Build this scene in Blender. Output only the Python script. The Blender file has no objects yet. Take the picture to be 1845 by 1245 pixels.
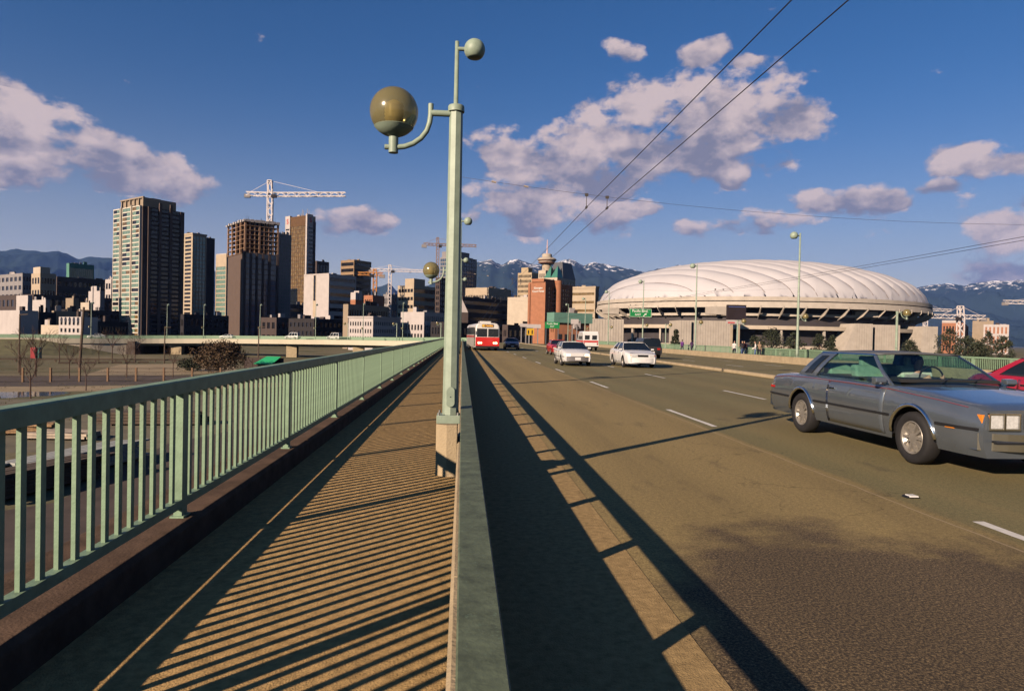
import bpy, math, random
from mathutils import Vector, Matrix, noise as mnoise
R = math.radians
random.seed(7)
sc = bpy.context.scene
C = sc.collection

# ---------------------------------------------------------------- camera
PW, PH, FPX = 1845.0, 1245.0, 1230.0
CAMZ = 1.58
YAW, PITCH, ROLL = R(4.18), R(0.77), R(1.2)
fw = Vector((math.sin(YAW) * math.cos(PITCH), math.cos(YAW) * math.cos(PITCH), -math.sin(PITCH)))
rt0 = Vector((math.cos(YAW), -math.sin(YAW), 0))
up0 = rt0.cross(fw)
rt = rt0 * math.cos(ROLL) + up0 * math.sin(ROLL)
up = up0 * math.cos(ROLL) - rt0 * math.sin(ROLL)
camd = bpy.data.cameras.new('camera')
cam = bpy.data.objects.new('camera', camd)
C.objects.link(cam)
m = Matrix(((rt.x, up.x, -fw.x, 0), (rt.y, up.y, -fw.y, 0), (rt.z, up.z, -fw.z, CAMZ), (0, 0, 0, 1)))
cam.matrix_world = m
camd.sensor_width = 36
camd.lens = FPX / PW * 36
camd.clip_start = 0.02
camd.clip_end = 60000
sc.camera = cam


def ray(px, py):
    return fw + rt * ((px - PW / 2) / FPX) + up * (-(py - PH / 2) / FPX)


def at(px, py, Y):
    d = ray(px, py)
    return Vector((0, 0, CAMZ)) + d * (Y / d.y)


def gnd(px, py, z):
    d = ray(px, py)
    return Vector((0, 0, CAMZ)) + d * ((z - CAMZ) / d.z)


# ---------------------------------------------------------------- sky, sun, exposure
SUN_EL, SUN_AZ = R(21.0), R(45.5)       # light travels towards +X +Y
sunv = Vector((math.sin(SUN_AZ) * math.cos(SUN_EL), math.cos(SUN_AZ) * math.cos(SUN_EL), -math.sin(SUN_EL)))
w = bpy.data.worlds.new('World')
sc.world = w
w.use_nodes = True
wn, wl = w.node_tree.nodes, w.node_tree.links
wn.clear()
SKY_STRENGTH = 0.05


def wnode(t, **k):
    n = wn.new(t)
    for a, b in k.items():
        setattr(n, a, b)
    return n


def wmath(op, a, b=None, c=None, clamp=False):
    n = wnode('ShaderNodeMath', operation=op, use_clamp=clamp)
    for i, v in enumerate((a, b, c)):
        if v is None:
            continue
        if isinstance(v, (int, float)):
            n.inputs[i].default_value = v
        else:
            wl.new(v, n.inputs[i])
    return n.outputs[0]


def wvec(op, a, b=None, c=None):
    n = wnode('ShaderNodeVectorMath', operation=op)
    for i, v in enumerate((a, b, c)):
        if v is None:
            continue
        if isinstance(v, tuple):
            n.inputs[i].default_value = v
        else:
            wl.new(v, n.inputs[i])
    return n.outputs['Value'] if op == 'DOT_PRODUCT' else n.outputs[0]


sky = wnode('ShaderNodeTexSky', sky_type='NISHITA')
sky.sun_disc = False
sky.sun_elevation = SUN_EL
sky.sun_rotation = SUN_AZ + math.pi
sky.air_density = 1.0
sky.dust_density = 0.9
sky.ozone_density = 2.0
tc = wnode('ShaderNodeTexCoord')
sep = wnode('ShaderNodeSeparateXYZ')
wl.new(tc.outputs['Generated'], sep.inputs[0])
az = wmath('ARCTAN2', sep.outputs[0], sep.outputs[1])
el = wmath('ARCSINE', sep.outputs[2])
cmb = wnode('ShaderNodeCombineXYZ')
wl.new(az, cmb.inputs[0])
wl.new(el, cmb.inputs[1])
P0 = cmb.outputs[0]


def wnoise(vec, scale, detail, rough=0.55):
    n = wnode('ShaderNodeTexNoise')
    n.inputs['Scale'].default_value = scale
    n.inputs['Detail'].default_value = detail
    n.inputs['Roughness'].default_value = rough
    wl.new(vec, n.inputs['Vector'])
    return n


warp = wnoise(P0, 9, 2)
wv = wvec('MULTIPLY_ADD', warp.outputs['Color'], (0.05, 0.035, 0), (-0.025, -0.0175, 0))
P1 = wvec('ADD', P0, wv)
# cumulus banks: centre and half extents as seen from the bridge
CLOUDS = [(60, 255, 140, 66), (190, 292, 125, 46), (318, 326, 64, 34), (35, 212, 75, 46), (130, 252, 90, 44), (-140, 235, 150, 66),
          (955, 285, 104, 62), (1095, 275, 140, 76), (1265, 228, 170, 98), (1390, 200, 66, 48), (1165, 205, 66, 44),
          (950, 362, 104, 58), (1060, 388, 95, 34), (1165, 378, 26, 18), (1120, 92, 34, 18), (1262, 92, 50, 24),
          (1345, 112, 32, 10), (1322, 320, 34, 24), (1280, 412, 75, 20), (1395, 400, 75, 24), (1512, 356, 66, 28),
          (1603, 356, 42, 26), (1692, 333, 36, 14), (1775, 292, 66, 32), (1810, 428, 66, 44), (1900, 470, 110, 50),
          (632, 402, 66, 26), (2100, 300, 180, 60), (2500, 380, 220, 70), (-600, 330, 220, 60), (900, -300, 240, 60),
          (1600, -450, 260, 80), (200, -500, 220, 60)]
dens = None
num = None
den = None
for (cx, cy, rx, ry) in CLOUDS:
    d = ray(cx, cy).normalized()
    a0, e0 = math.atan2(d.x, d.y), math.asin(d.z)
    sx, sy = FPX * 0.93 / rx, FPX * 0.95 / ry
    q = wvec('MULTIPLY_ADD', P1, (sx, sy, 0), (-a0 * sx, -e0 * sy, 0))
    dd = wvec('DOT_PRODUCT', q, q)
    wgt = wmath('SUBTRACT', 1.0, dd)
    dens = wgt if dens is None else wmath('MAXIMUM', dens, wgt)
    wp = wmath('MAXIMUM', wgt, 0.0)
    hy = wnode('ShaderNodeSeparateXYZ')
    wl.new(q, hy.inputs[0])
    t = wmath('MULTIPLY', wp, hy.outputs[1])
    num = t if num is None else wmath('ADD', num, t)
    den = wp if den is None else wmath('ADD', den, wp)
PA = wvec('MULTIPLY', P0, (1.0, 1.5, 1.0))
n1 = wnoise(PA, 15, 9, 0.58)
n2 = wnoise(wvec('ADD', PA, (0.016, -0.018, 0.0)), 15, 5, 0.58)
edge = wmath('ADD', wmath('MAXIMUM', dens, -1.0), wmath('MULTIPLY', wmath('SUBTRACT', n1.outputs[0], 0.52), 5.2))
mr = wnode('ShaderNodeMapRange', interpolation_type='SMOOTHSTEP')
wl.new(edge, mr.inputs[0])
mr.inputs[1].default_value = -0.18
mr.inputs[2].default_value = 0.55
cov = wmath('MULTIPLY', mr.outputs[0], 0.96)
hrel = wmath('DIVIDE', num, wmath('MAXIMUM', den, 0.02))
sh = wmath('MULTIPLY_ADD', hrel, 0.75, 0.50)
sh = wmath('ADD', sh, wmath('MULTIPLY', wmath('SUBTRACT', n1.outputs[0], n2.outputs[0]), 3.4), clamp=True)
ramp = wnode('ShaderNodeMix', data_type='RGBA')
wl.new(sh, ramp.inputs[0])
ramp.inputs[6].default_value = (0.27, 0.26, 0.35, 1)
ramp.inputs[7].default_value = (0.80, 0.64, 0.62, 1)
bgs = wnode('ShaderNodeBackground')
SKY_TINT = wnode('ShaderNodeMix', data_type='RGBA', blend_type='MULTIPLY')
SKY_TINT.inputs[0].default_value = 1.0
wl.new(sky.outputs[0], SKY_TINT.inputs[6])
SKY_TINT.inputs[7].default_value = (0.21, 0.525, 0.87, 1)
# pale moist air that whitens the sky towards the horizon all the way round
ex_ = wmath('POWER', wmath('DIVIDE', wmath('MAXIMUM', el, 0.0), 0.15), 1.6)
fh_ = wmath('MULTIPLY', wmath('EXPONENT', wmath('MULTIPLY', ex_, -1.0)), 0.92)
HMIX = wnode('ShaderNodeMix', data_type='RGBA')
wl.new(fh_, HMIX.inputs[0])
wl.new(SKY_TINT.outputs[2], HMIX.inputs[6])
HMIX.inputs[7].default_value = (6.6, 5.9, 5.4, 1)
wl.new(HMIX.outputs[2], bgs.inputs[0])
bgs.inputs[1].default_value = SKY_STRENGTH
bgc = wnode('ShaderNodeBackground')
wl.new(ramp.outputs[2], bgc.inputs[0])
CLOUD_STRENGTH = 0.44
bgc.inputs[1].default_value = CLOUD_STRENGTH
mixs = wnode('ShaderNodeMixShader')
wl.new(cov, mixs.inputs[0])
wl.new(bgs.outputs[0], mixs.inputs[1])
wl.new(bgc.outputs[0], mixs.inputs[2])
wo = wnode('ShaderNodeOutputWorld')
wl.new(mixs.outputs[0], wo.inputs[0])
w.cycles.sampling_method = 'MANUAL'
w.cycles.sample_map_resolution = 512

sl = bpy.data.lights.new('sun', 'SUN')
sl.energy = 5.0
sl.angle = R(0.5)
sl.color = (1.0, 0.79, 0.60)
so = bpy.data.objects.new('sun', sl)
C.objects.link(so)
so.rotation_euler = (-sunv).to_track_quat('Z', 'Y').to_euler()
so.location = (-60, -60, 60)

sc.view_settings.view_transform = 'Standard'
sc.view_settings.look = 'None'
sc.view_settings.exposure = 0.93
sc.view_settings.gamma = 1
sc.view_settings.use_curve_mapping = False
sc.cycles.max_bounces = 6
sc.cycles.diffuse_bounces = 0
sc.cycles.glossy_bounces = 3
sc.cycles.transmission_bounces = 6
sc.cycles.transparent_max_bounces = 12
sc.cycles.volume_bounces = 0
sc.cycles.use_adaptive_sampling = True
sc.cycles.use_denoising = True

# ---------------------------------------------------------------- helpers
MATS = {}
ALB = 0.68      # one overall scale that sets the exposure of the painted and built surfaces


def M(name, col, rough=0.75, metal=0.0, var=0.16, scale=3.0, bump=0.0, bscale=60.0, spec=0.35, emit=None, estr=0.0, coat=0.0, stretch=None, chips=None):
    if name in MATS:
        return MATS[name]
    if not emit and metal < 0.6:
        col = tuple(c * ALB for c in col)
    mt = bpy.data.materials.new(name)
    mt.use_nodes = True
    nt = mt.node_tree
    b = nt.nodes['Principled BSDF']
    b.inputs['Base Color'].default_value = (*col, 1)
    b.inputs['Roughness'].default_value = rough
    b.inputs['Metallic'].default_value = metal
    b.inputs['Specular IOR Level'].default_value = spec
    b.inputs['Coat Weight'].default_value = coat
    if emit:
        b.inputs['Emission Color'].default_value = (*emit, 1)
        b.inputs['Emission Strength'].default_value = estr
    if var or bump:
        t = nt.nodes.new('ShaderNodeTexCoord')
        vec = t.outputs['Object']
        if stretch:
            mp = nt.nodes.new('ShaderNodeMapping')
            mp.inputs['Scale'].default_value = stretch
            nt.links.new(vec, mp.inputs[0])
            vec = mp.outputs[0]
    if var:
        n = nt.nodes.new('ShaderNodeTexNoise')
        n.inputs['Scale'].default_value = scale
        n.inputs['Detail'].default_value = 6
        n.inputs['Roughness'].default_value = 0.65
        nt.links.new(vec, n.inputs['Vector'])
        mr = nt.nodes.new('ShaderNodeMapRange')
        mr.inputs[1].default_value = 0.3
        mr.inputs[2].default_value = 0.7
        mr.inputs[3].default_value = 1 - var
        mr.inputs[4].default_value = 1 + var
        nt.links.new(n.outputs[0], mr.inputs[0])
        mx = nt.nodes.new('ShaderNodeVectorMath')
        mx.operation = 'SCALE'
        mx.inputs[0].default_value = col
        nt.links.new(mr.outputs[0], mx.inputs['Scale'])
        nt.links.new(mx.outputs[0], b.inputs['Base Color'])
        if chips:
            n3 = nt.nodes.new('ShaderNodeTexNoise')
            n3.inputs['Scale'].default_value = chips[0]
            n3.inputs['Detail'].default_value = 7
            n3.inputs['Roughness'].default_value = 0.75
            nt.links.new(vec, n3.inputs['Vector'])
            m3 = nt.nodes.new('ShaderNodeMapRange')
            m3.inputs[1].default_value = chips[1]
            m3.inputs[2].default_value = chips[1] + 0.05
            nt.links.new(n3.outputs[0], m3.inputs[0])
            x3 = nt.nodes.new('ShaderNodeMix')
            x3.data_type = 'RGBA'
            nt.links.new(m3.outputs[0], x3.inputs[0])
            nt.links.new(mx.outputs[0], x3.inputs[6])
            x3.inputs[7].default_value = (*chips[2], 1)
            nt.links.new(x3.outputs[2], b.inputs['Base Color'])
    if bump:
        n = nt.nodes.new('ShaderNodeTexNoise')
        n.inputs['Scale'].default_value = bscale
        n.inputs['Detail'].default_value = 4
        nt.links.new(vec, n.inputs['Vector'])
        bp = nt.nodes.new('ShaderNodeBump')
        bp.inputs['Strength'].default_value = bump
        bp.inputs['Distance'].default_value = 0.02
        nt.links.new(n.outputs[0], bp.inputs['Height'])
        nt.links.new(bp.outputs[0], b.inputs['Normal'])
    MATS[name] = mt
    return mt


class MB:
    def __init__(s):
        s.v, s.f, s.m = [], [], []

    def add(s, vs, fs, mi=0):
        o = len(s.v)
        s.v += [tuple(p) for p in vs]
        s.f += [tuple(i + o for i in q) for q in fs]
        s.m += [mi] * len(fs)
        return s

    def box(s, x0, x1, y0, y1, z0, z1, mi=0):
        return s.add([(x0, y0, z0), (x1, y0, z0), (x1, y1, z0), (x0, y1, z0), (x0, y0, z1), (x1, y0, z1), (x1, y1, z1), (x0, y1, z1)],
                     [(0, 3, 2, 1), (4, 5, 6, 7), (0, 1, 5, 4), (1, 2, 6, 5), (2, 3, 7, 6), (3, 0, 4, 7)], mi)

    def quad(s, a, b, c, d, mi=0):
        return s.add([a, b, c, d], [(0, 1, 2, 3)], mi)

    def bar(s, a, b, wd, ht=None, mi=0):
        a, b = Vector(a), Vector(b)
        ht = ht or wd
        d = (b - a).normalized()
        ref = Vector((0, 0, 1)) if abs(d.z) < 0.95 else Vector((1, 0, 0))
        x = d.cross(ref).normalized() * (wd / 2)
        y = x.cross(d).normalized() * (ht / 2)
        vs = [a - x - y, a + x - y, a + x + y, a - x + y, b - x - y, b + x - y, b + x + y, b - x + y]
        return s.add(vs, [(0, 1, 2, 3), (7, 6, 5, 4), (0, 4, 5, 1), (1, 5, 6, 2), (2, 6, 7, 3), (3, 7, 4, 0)], mi)

    def tube(s, pts, rad, n=10, cap=True, mi=0):
        pts = [Vector(p) for p in pts]
        rs = rad if isinstance(rad, (list, tuple)) else [rad] * len(pts)
        rings = []
        px = None
        for i, p in enumerate(pts):
            a = pts[max(i - 1, 0)]
            b = pts[min(i + 1, len(pts) - 1)]
            d = (b - a).normalized()
            if px is None:
                ref = Vector((0, 0, 1)) if abs(d.z) < 0.9 else Vector((1, 0, 0))
                px = d.cross(ref).normalized()
            else:
                px = (px - d * px.dot(d)).normalized()
            py = d.cross(px)
            rings.append([p + (px * math.cos(2 * math.pi * k / n) + py * math.sin(2 * math.pi * k / n)) * rs[i] for k in range(n)])
        vs = [q for r in rings for q in r]
        fs = []
        for i in range(len(pts) - 1):
            for k in range(n):
                fs.append((i * n + k, i * n + (k + 1) % n, (i + 1) * n + (k + 1) % n, (i + 1) * n + k))
        if cap:
            fs.append(tuple(range(n - 1, -1, -1)))
            fs.append(tuple((len(pts) - 1) * n + k for k in range(n)))
        return s.add(vs, fs, mi)

    def lathe(s, prof, n=20, c=(0, 0, 0), axis='z', mi=0, cap=True):
        vs = []
        for (r, h) in prof:
            for k in range(n):
                a = 2 * math.pi * k / n
                x, y = r * math.cos(a), r * math.sin(a)
                if axis == 'z':
                    p = (x, y, h)
                elif axis == 'y':
                    p = (y, h, x)
                else:
                    p = (h, x, y)
                vs.append((p[0] + c[0], p[1] + c[1], p[2] + c[2]))
        fs = []
        for i in range(len(prof) - 1):
            for k in range(n):
                fs.append((i * n + k, i * n + (k + 1) % n, (i + 1) * n + (k + 1) % n, (i + 1) * n + k))
        if cap and prof[0][0] > 1e-6:
            fs.append(tuple(range(n - 1, -1, -1)))
        if cap and prof[-1][0] > 1e-6:
            fs.append(tuple((len(prof) - 1) * n + k for k in range(n)))
        return s.add(vs, fs, mi)

    def prism(s, poly, axis, a, b, mi=0):
        n = len(poly)

        def P(u, v, t):
            return {'x': (t, u, v), 'y': (u, t, v), 'z': (u, v, t)}[axis]
        vs = [P(u, v, a) for u, v in poly] + [P(u, v, b) for u, v in poly]
        fs = [tuple(range(n - 1, -1, -1)), tuple(range(n, 2 * n))]
        fs += [(i, (i + 1) % n, n + (i + 1) % n, n + i) for i in range(n)]
        return s.add(vs, fs, mi)

    def sweep(s, prof, path, closed=True, caps=True, mi=0):
        """prof: [(lateral, height)], path: [(origin Vector, lateral Vector)]"""
        n = len(prof)
        vs = []
        for o, lat in path:
            for (u, h) in prof:
                vs.append(o + lat * u + Vector((0, 0, h)))
        fs = []
        kk = n if closed else n - 1
        for i in range(len(path) - 1):
            for k in range(kk):
                fs.append((i * n + k, i * n + (k + 1) % n, (i + 1) * n + (k + 1) % n, (i + 1) * n + k))
        if closed and caps:
            fs.append(tuple(range(n - 1, -1, -1)))
            fs.append(tuple((len(path) - 1) * n + k for k in range(n)))
        return s.add(vs, fs, mi)

    def mesh(s, name, mats, smooth=False, fixn=True):
        me = bpy.data.meshes.new(name)
        me.from_pydata(s.v, [], s.f)
        for q in (mats if isinstance(mats, (list, tuple)) else [mats]):
            me.materials.append(q)
        if len(set(s.m)) > 1:
            me.polygons.foreach_set('material_index', s.m)
        if fixn and len(s.f) < 60000:
            import bmesh
            bm = bmesh.new()
            bm.from_mesh(me)
            bmesh.ops.recalc_face_normals(bm, faces=bm.faces)
            bm.to_mesh(me)
            bm.free()
        if smooth:
            me.polygons.foreach_set('use_smooth', [True] * len(me.polygons))
        me.update()
        return me

    def build(s, name, mats, parent=None, smooth=False, bevel=0, fixn=True, kind=None, auto=None):
        o = bpy.data.objects.new(name, s.mesh(name, mats, smooth, fixn))
        C.objects.link(o)
        if parent is not None:
            o.parent = parent
        if kind:
            o['kind'] = kind
        if smooth and auto:
            o.data.set_sharp_from_angle(angle=R(auto))
        if bevel:
            bv = o.modifiers.new('bevel', 'BEVEL')
            bv.width = bevel
            bv.segments = 2
            bv.limit_method = 'ANGLE'
            bv.angle_limit = R(40)
        return o


def inst(mesh, name, parent=None, loc=(0, 0, 0), rot=(0, 0, 0), scale=None):
    o = bpy.data.objects.new(name, mesh)
    C.objects.link(o)
    if parent is not None:
        o.parent = parent
    o.location = loc
    o.rotation_euler = rot
    if scale:
        o.scale = scale
    return o


def tag(o, label=None, cat=None, group=None, kind=None):
    if label:
        o['label'] = label
    if cat:
        o['category'] = cat
    if group:
        o['group'] = group
    if kind:
        o['kind'] = kind
    return o


def thing(name, label, cat, loc=(0, 0, 0), rz=0.0, group=None):
    o = bpy.data.objects.new(name, None)
    o.empty_display_size = 0.3
    C.objects.link(o)
    o.location = loc
    o.rotation_euler = (0, 0, rz)
    return tag(o, label, cat, group)


def copy_tree(o, loc=None, rz=None, label=None, parent=None, scale=None):
    c = o.copy()
    C.objects.link(c)
    c.parent = parent
    if loc is not None:
        c.location = loc
    if rz is not None:
        c.rotation_euler = (0, 0, rz)
    if label:
        c['label'] = label
    if scale:
        c.scale = (scale,) * 3
    for ch in o.children:
        copy_tree(ch, parent=c)
    return c


def text(name, body, size, mt, parent, loc, rot, ext=0.01, bold=True, sx=1.0):
    cu = bpy.data.curves.new(name, 'FONT')
    cu.body = body
    cu.size = size
    cu.extrude = ext
    cu.align_x = 'CENTER'
    cu.align_y = 'CENTER'
    if bold:
        cu.offset = size * 0.012
    t = bpy.data.objects.new(name, cu)
    C.objects.link(t)
    dg = bpy.context.evaluated_depsgraph_get()
    me = bpy.data.meshes.new_from_object(t.evaluated_get(dg))
    bpy.data.objects.remove(t)
    me.materials.clear()
    me.materials.append(mt)
    return inst(me, name, parent, loc, rot, (sx, 1, 1))


def lerp_tab(tab, x):
    if x <= tab[0][0]:
        return tab[0][1]
    for (a, p), (b, q) in zip(tab, tab[1:]):
        if x <= b:
            return p + (q - p) * (x - a) / (b - a)
    return tab[-1][1]

# ---------------------------------------------------------------- materials
paint_green = M('green_paint', (0.24, 0.355, 0.23), 0.55, 0, 0.2, 7, 0.12, 60, 0.35, chips=(16, 0.66, (0.07, 0.05, 0.03)))
paint_worn = M('green_paint_worn', (0.115, 0.142, 0.09), 0.65, 0, 0.38, 12, 0.15, 45, 0.3, chips=(22, 0.60, (0.10, 0.14, 0.095)))
lamp_paint = M('lamp_paint', (0.30, 0.37, 0.285), 0.5, 0, 0.16, 6, 0.06, 40, 0.35, chips=(14, 0.69, (0.09, 0.06, 0.035)))
conc_tan = M('concrete_tan', (0.42, 0.33, 0.21), 0.9, 0, 0.2, 2.2, 0.35, 45, 0.2)
conc_dark = M('concrete_weathered', (0.125, 0.08, 0.055), 0.95, 0, 0.42, 4.0, 0.22, 60, 0.15)
conc_pale = M('concrete_pale', (0.55, 0.47, 0.36), 0.85, 0, 0.14, 0.6, 0.2, 20, 0.2)
walk_mat = M('sidewalk_concrete', (0.53, 0.345, 0.145), 0.93, 0, 0.34, 18.0, 0.35, 110, 0.15)
gut_mat = M('gutter_concrete', (0.40, 0.275, 0.125), 0.92, 0, 0.3, 16, 0.35, 110, 0.15)
white_paint = M('road_paint_white', (0.78, 0.74, 0.68), 0.7, 0, 0.14, 14, 0.2, 50)
yellow_paint = M('road_paint_yellow', (0.55, 0.36, 0.10), 0.7, 0, 0.25, 9)
rubber = M('rubber', (0.016, 0.015, 0.016), 0.8, 0, 0.2, 12)
black = M('black_plastic', (0.015, 0.015, 0.017), 0.5, 0, 0.1, 8)
steel = M('steel', (0.5, 0.5, 0.5), 0.3, 1.0, 0.08, 8)
chrome = M('chrome', (0.8, 0.79, 0.77), 0.12, 1.0, 0)
wood = M('timber', (0.34, 0.21, 0.11), 0.85, 0, 0.35, 6, 0.2, 40, 0.2)
wood_dark = M('timber_dark', (0.10, 0.07, 0.05), 0.9, 0, 0.35, 6)
white_m = M('white_render', (0.56, 0.50, 0.46), 0.8, 0, 0.08, 0.4)


def asphalt():
    mt = bpy.data.materials.new('asphalt')
    mt.use_nodes = True
    nt = mt.node_tree
    N, L = nt.nodes, nt.links
    b = N['Principled BSDF']
    b.inputs['Roughness'].default_value = 0.88
    b.inputs['Specular IOR Level'].default_value = 0.25
    t = N.new('ShaderNodeTexCoord')
    vec = t.outputs['Object']

    def mth(op, a, c=None, d=None, clamp=False):
        n = N.new('ShaderNodeMath')
        n.operation = op
        n.use_clamp = clamp
        for i, q in enumerate((a, c, d)):
            if q is None:
                continue
            if isinstance(q, (int, float)):
                n.inputs[i].default_value = q
            else:
                L.new(q, n.inputs[i])
        return n.outputs[0]

    def nz(scale, det, st=None, rg=0.6):
        n = N.new('ShaderNodeTexNoise')
        n.inputs['Scale'].default_value = scale
        n.inputs['Detail'].default_value = det
        n.inputs['Roughness'].default_value = rg
        v = vec
        if st:
            mp = N.new('ShaderNodeMapping')
            mp.inputs['Scale'].default_value = st
            L.new(vec, mp.inputs[0])
            v = mp.outputs[0]
        L.new(v, n.inputs['Vector'])
        return n.outputs[0]

    def mix(f, a, c):
        n = N.new('ShaderNodeMix')
        n.data_type = 'RGBA'
        L.new(f, n.inputs[0])
        for i, q in ((6, a), (7, c)):
            if isinstance(q, tuple):
                n.inputs[i].default_value = (*q, 1)
            else:
                L.new(q, n.inputs[i])
        return n.outputs[2]
    sp = N.new('ShaderNodeSeparateXYZ')
    L.new(vec, sp.inputs[0])
    x, y = sp.outputs[0], sp.outputs[1]
    big = nz(0.45, 4)
    streak = nz(1.0, 5, (1.6, 0.12, 1))
    # kerb lane is a worn tan surface, the outer lanes an older olive one; the seam between them wanders slightly
    seam = mth('MULTIPLY_ADD', mth('SUBTRACT', big, 0.5), 0.35, x)
    lane = mth('MULTIPLY', mth('SUBTRACT', seam, 4.42), 12.0, clamp=True)
    c = mix(lane, (0.216, 0.159, 0.066), (0.138, 0.118, 0.054))
    c = mix(mth('MULTIPLY', mth('SUBTRACT', streak, 0.42), 2.2, clamp=True), c, (0.165, 0.122, 0.054))
    # resurfaced dark coarse patch in the kerb lane and a smaller one beside the seam
    w1 = mth('MULTIPLY', mth('SUBTRACT', nz(1.3, 5), 0.5), 2.4)
    ex = mth('DIVIDE', mth('SUBTRACT', x, 2.9), 1.7)
    ey = mth('DIVIDE', mth('SUBTRACT', y, 2.9), 2.6)
    r = mth('ADD', mth('MULTIPLY', ex, ex), mth('MULTIPLY', ey, ey))
    patch = mth('MULTIPLY', mth('ADD', mth('SUBTRACT', 1.35, r), w1), 1.7, clamp=True)
    grit = nz(60, 3, None, 0.9)
    gr = mth('MULTIPLY', mth('SUBTRACT', grit, 0.475), 9.0, clamp=True)
    dark = mix(gr, (0.018, 0.013, 0.012), (0.17, 0.12, 0.065))
    c = mix(mth('MULTIPLY', patch, 0.9), c, dark)
    oil = mth('MULTIPLY', mth('SUBTRACT', nz(2.2, 5, (1, 0.35, 1)), 0.60), 6.0, clamp=True)
    c = mix(mth('MULTIPLY', oil, 0.55), c, (0.045, 0.034, 0.024))
    fine = nz(70, 3, None, 0.9)
    mid_ = nz(24, 3, None, 0.85)
    sc_ = N.new('ShaderNodeVectorMath')
    sc_.operation = 'SCALE'
    L.new(c, sc_.inputs[0])
    L.new(mth('MULTIPLY', mth('MULTIPLY_ADD', fine, 2.6, -0.30), mth('MULTIPLY_ADD', mid_, 1.7, 0.15)), sc_.inputs['Scale'])
    # wheel tracks worn paler and a dark oil line down the middle of each lane
    wv_ = mth('SINE', mth('MULTIPLY', mth('SUBTRACT', x, 1.05), 2 * math.pi / 1.82))
    wr_ = mth('MULTIPLY', mth('MULTIPLY', wv_, mth('MULTIPLY_ADD', streak, 0.9, -0.15)), 0.22)
    ad_ = N.new('ShaderNodeVectorMath')
    ad_.operation = 'SCALE'
    L.new(sc_.outputs[0], ad_.inputs[0])
    L.new(mth('ADD', wr_, 1.0), ad_.inputs['Scale'])
    # cracks
    vo = N.new('ShaderNodeTexVoronoi')
    vo.feature = 'DISTANCE_TO_EDGE'
    vo.inputs['Scale'].default_value = 0.55
    wq = N.new('ShaderNodeVectorMath')
    wq.operation = 'MULTIPLY_ADD'
    nq = N.new('ShaderNodeTexNoise')
    nq.inputs['Scale'].default_value = 1.7
    nq.inputs['Detail'].default_value = 6
    L.new(vec, nq.inputs['Vector'])
    L.new(nq.outputs['Color'], wq.inputs[0])
    wq.inputs[1].default_value = (0.9, 0.9, 0.0)
    L.new(vec, wq.inputs[2])
    L.new(wq.outputs[0], vo.inputs['Vector'])
    ck = mth('MULTIPLY', mth('LESS_THAN', vo.outputs['Distance'], 0.0045), mth('GREATER_THAN', nz(0.35, 3), 0.52))
    sc_ = N.new('ShaderNodeVectorMath')
    sc_.operation = 'SCALE'
    L.new(ad_.outputs[0], sc_.inputs[0])
    L.new(mth('MULTIPLY_ADD', ck, -0.28, 1.0), sc_.inputs['Scale'])
    # hairline longitudinal joint
    j = mth('ABSOLUTE', mth('SUBTRACT', mth('MULTIPLY_ADD', mth('SUBTRACT', nz(0.9, 3), 0.5), 0.12, x), 4.36))
    jm = mth('LESS_THAN', j, 0.012)
    c2 = mix(mth('MULTIPLY', jm, 0.7), sc_.outputs[0], (0.30, 0.23, 0.14))
    L.new(c2, b.inputs['Base Color'])
    bp = N.new('ShaderNodeBump')
    bp.inputs['Strength'].default_value = 0.28
    bp.inputs['Distance'].default_value = 0.012
    L.new(fine, bp.inputs['Height'])
    L.new(bp.outputs[0], b.inputs['Normal'])
    return mt


asph = asphalt()


def ground_mat():
    mt = bpy.data.materials.new('ground')
    mt.use_nodes = True
    N, L = mt.node_tree.nodes, mt.node_tree.links
    b = N['Principled BSDF']
    b.inputs['Roughness'].default_value = 0.95
    b.inputs['Specular IOR Level'].default_value = 0.1
    t = N.new('ShaderNodeTexCoord')
    n = N.new('ShaderNodeTexNoise')
    n.inputs['Scale'].default_value = 0.06
    n.inputs['Detail'].default_value = 8
    n.inputs['Roughness'].default_value = 0.7
    L.new(t.outputs['Object'], n.inputs['Vector'])
    cr = N.new('ShaderNodeValToRGB')
    cr.color_ramp.elements[0].position = 0.35
    cr.color_ramp.elements[0].color = (0.075, 0.075, 0.04, 1)
    cr.color_ramp.elements[1].position = 0.65
    cr.color_ramp.elements[1].color = (0.17, 0.14, 0.09, 1)
    L.new(n.outputs[0], cr.inputs[0])
    n2 = N.new('ShaderNodeTexNoise')
    n2.inputs['Scale'].default_value = 3.0
    n2.inputs['Detail'].default_value = 4
    L.new(t.outputs['Object'], n2.inputs['Vector'])
    ml = N.new('ShaderNodeVectorMath')
    ml.operation = 'SCALE'
    L.new(cr.outputs[0], ml.inputs[0])
    mm = N.new('ShaderNodeMath')
    mm.operation = 'MULTIPLY_ADD'
    L.new(n2.outputs[0], mm.inputs[0])
    mm.inputs[1].default_value = 1.0
    mm.inputs[2].default_value = 0.5
    L.new(mm.outputs[0], ml.inputs['Scale'])
    L.new(ml.outputs[0], b.inputs['Base Color'])
    return mt


# ---------------------------------------------------------------- ground and bridge deck
GZ = -6.0
gb = MB()
gb.quad((-30000, -400, GZ), (30000, -400, GZ), (30000, 30000, GZ), (-30000, 30000, GZ))
ground = gb.build('ground', ground_mat(), kind='structure')


def zd(y):
    if y < 160:
        return 0.0
    t = min(1.0, (y - 160) / 170.0)
    return (GZ + 0.03) * t * t * (3 - 2 * t)


YS = [-7, 0, 10, 30, 60, 100, 140, 160] + [160 + 8 * i for i in range(1, 22)] + [340]
EX = Vector((1, 0, 0))


def path(ys):
    return [(Vector((0, y, zd(y))), EX) for y in ys]


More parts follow.
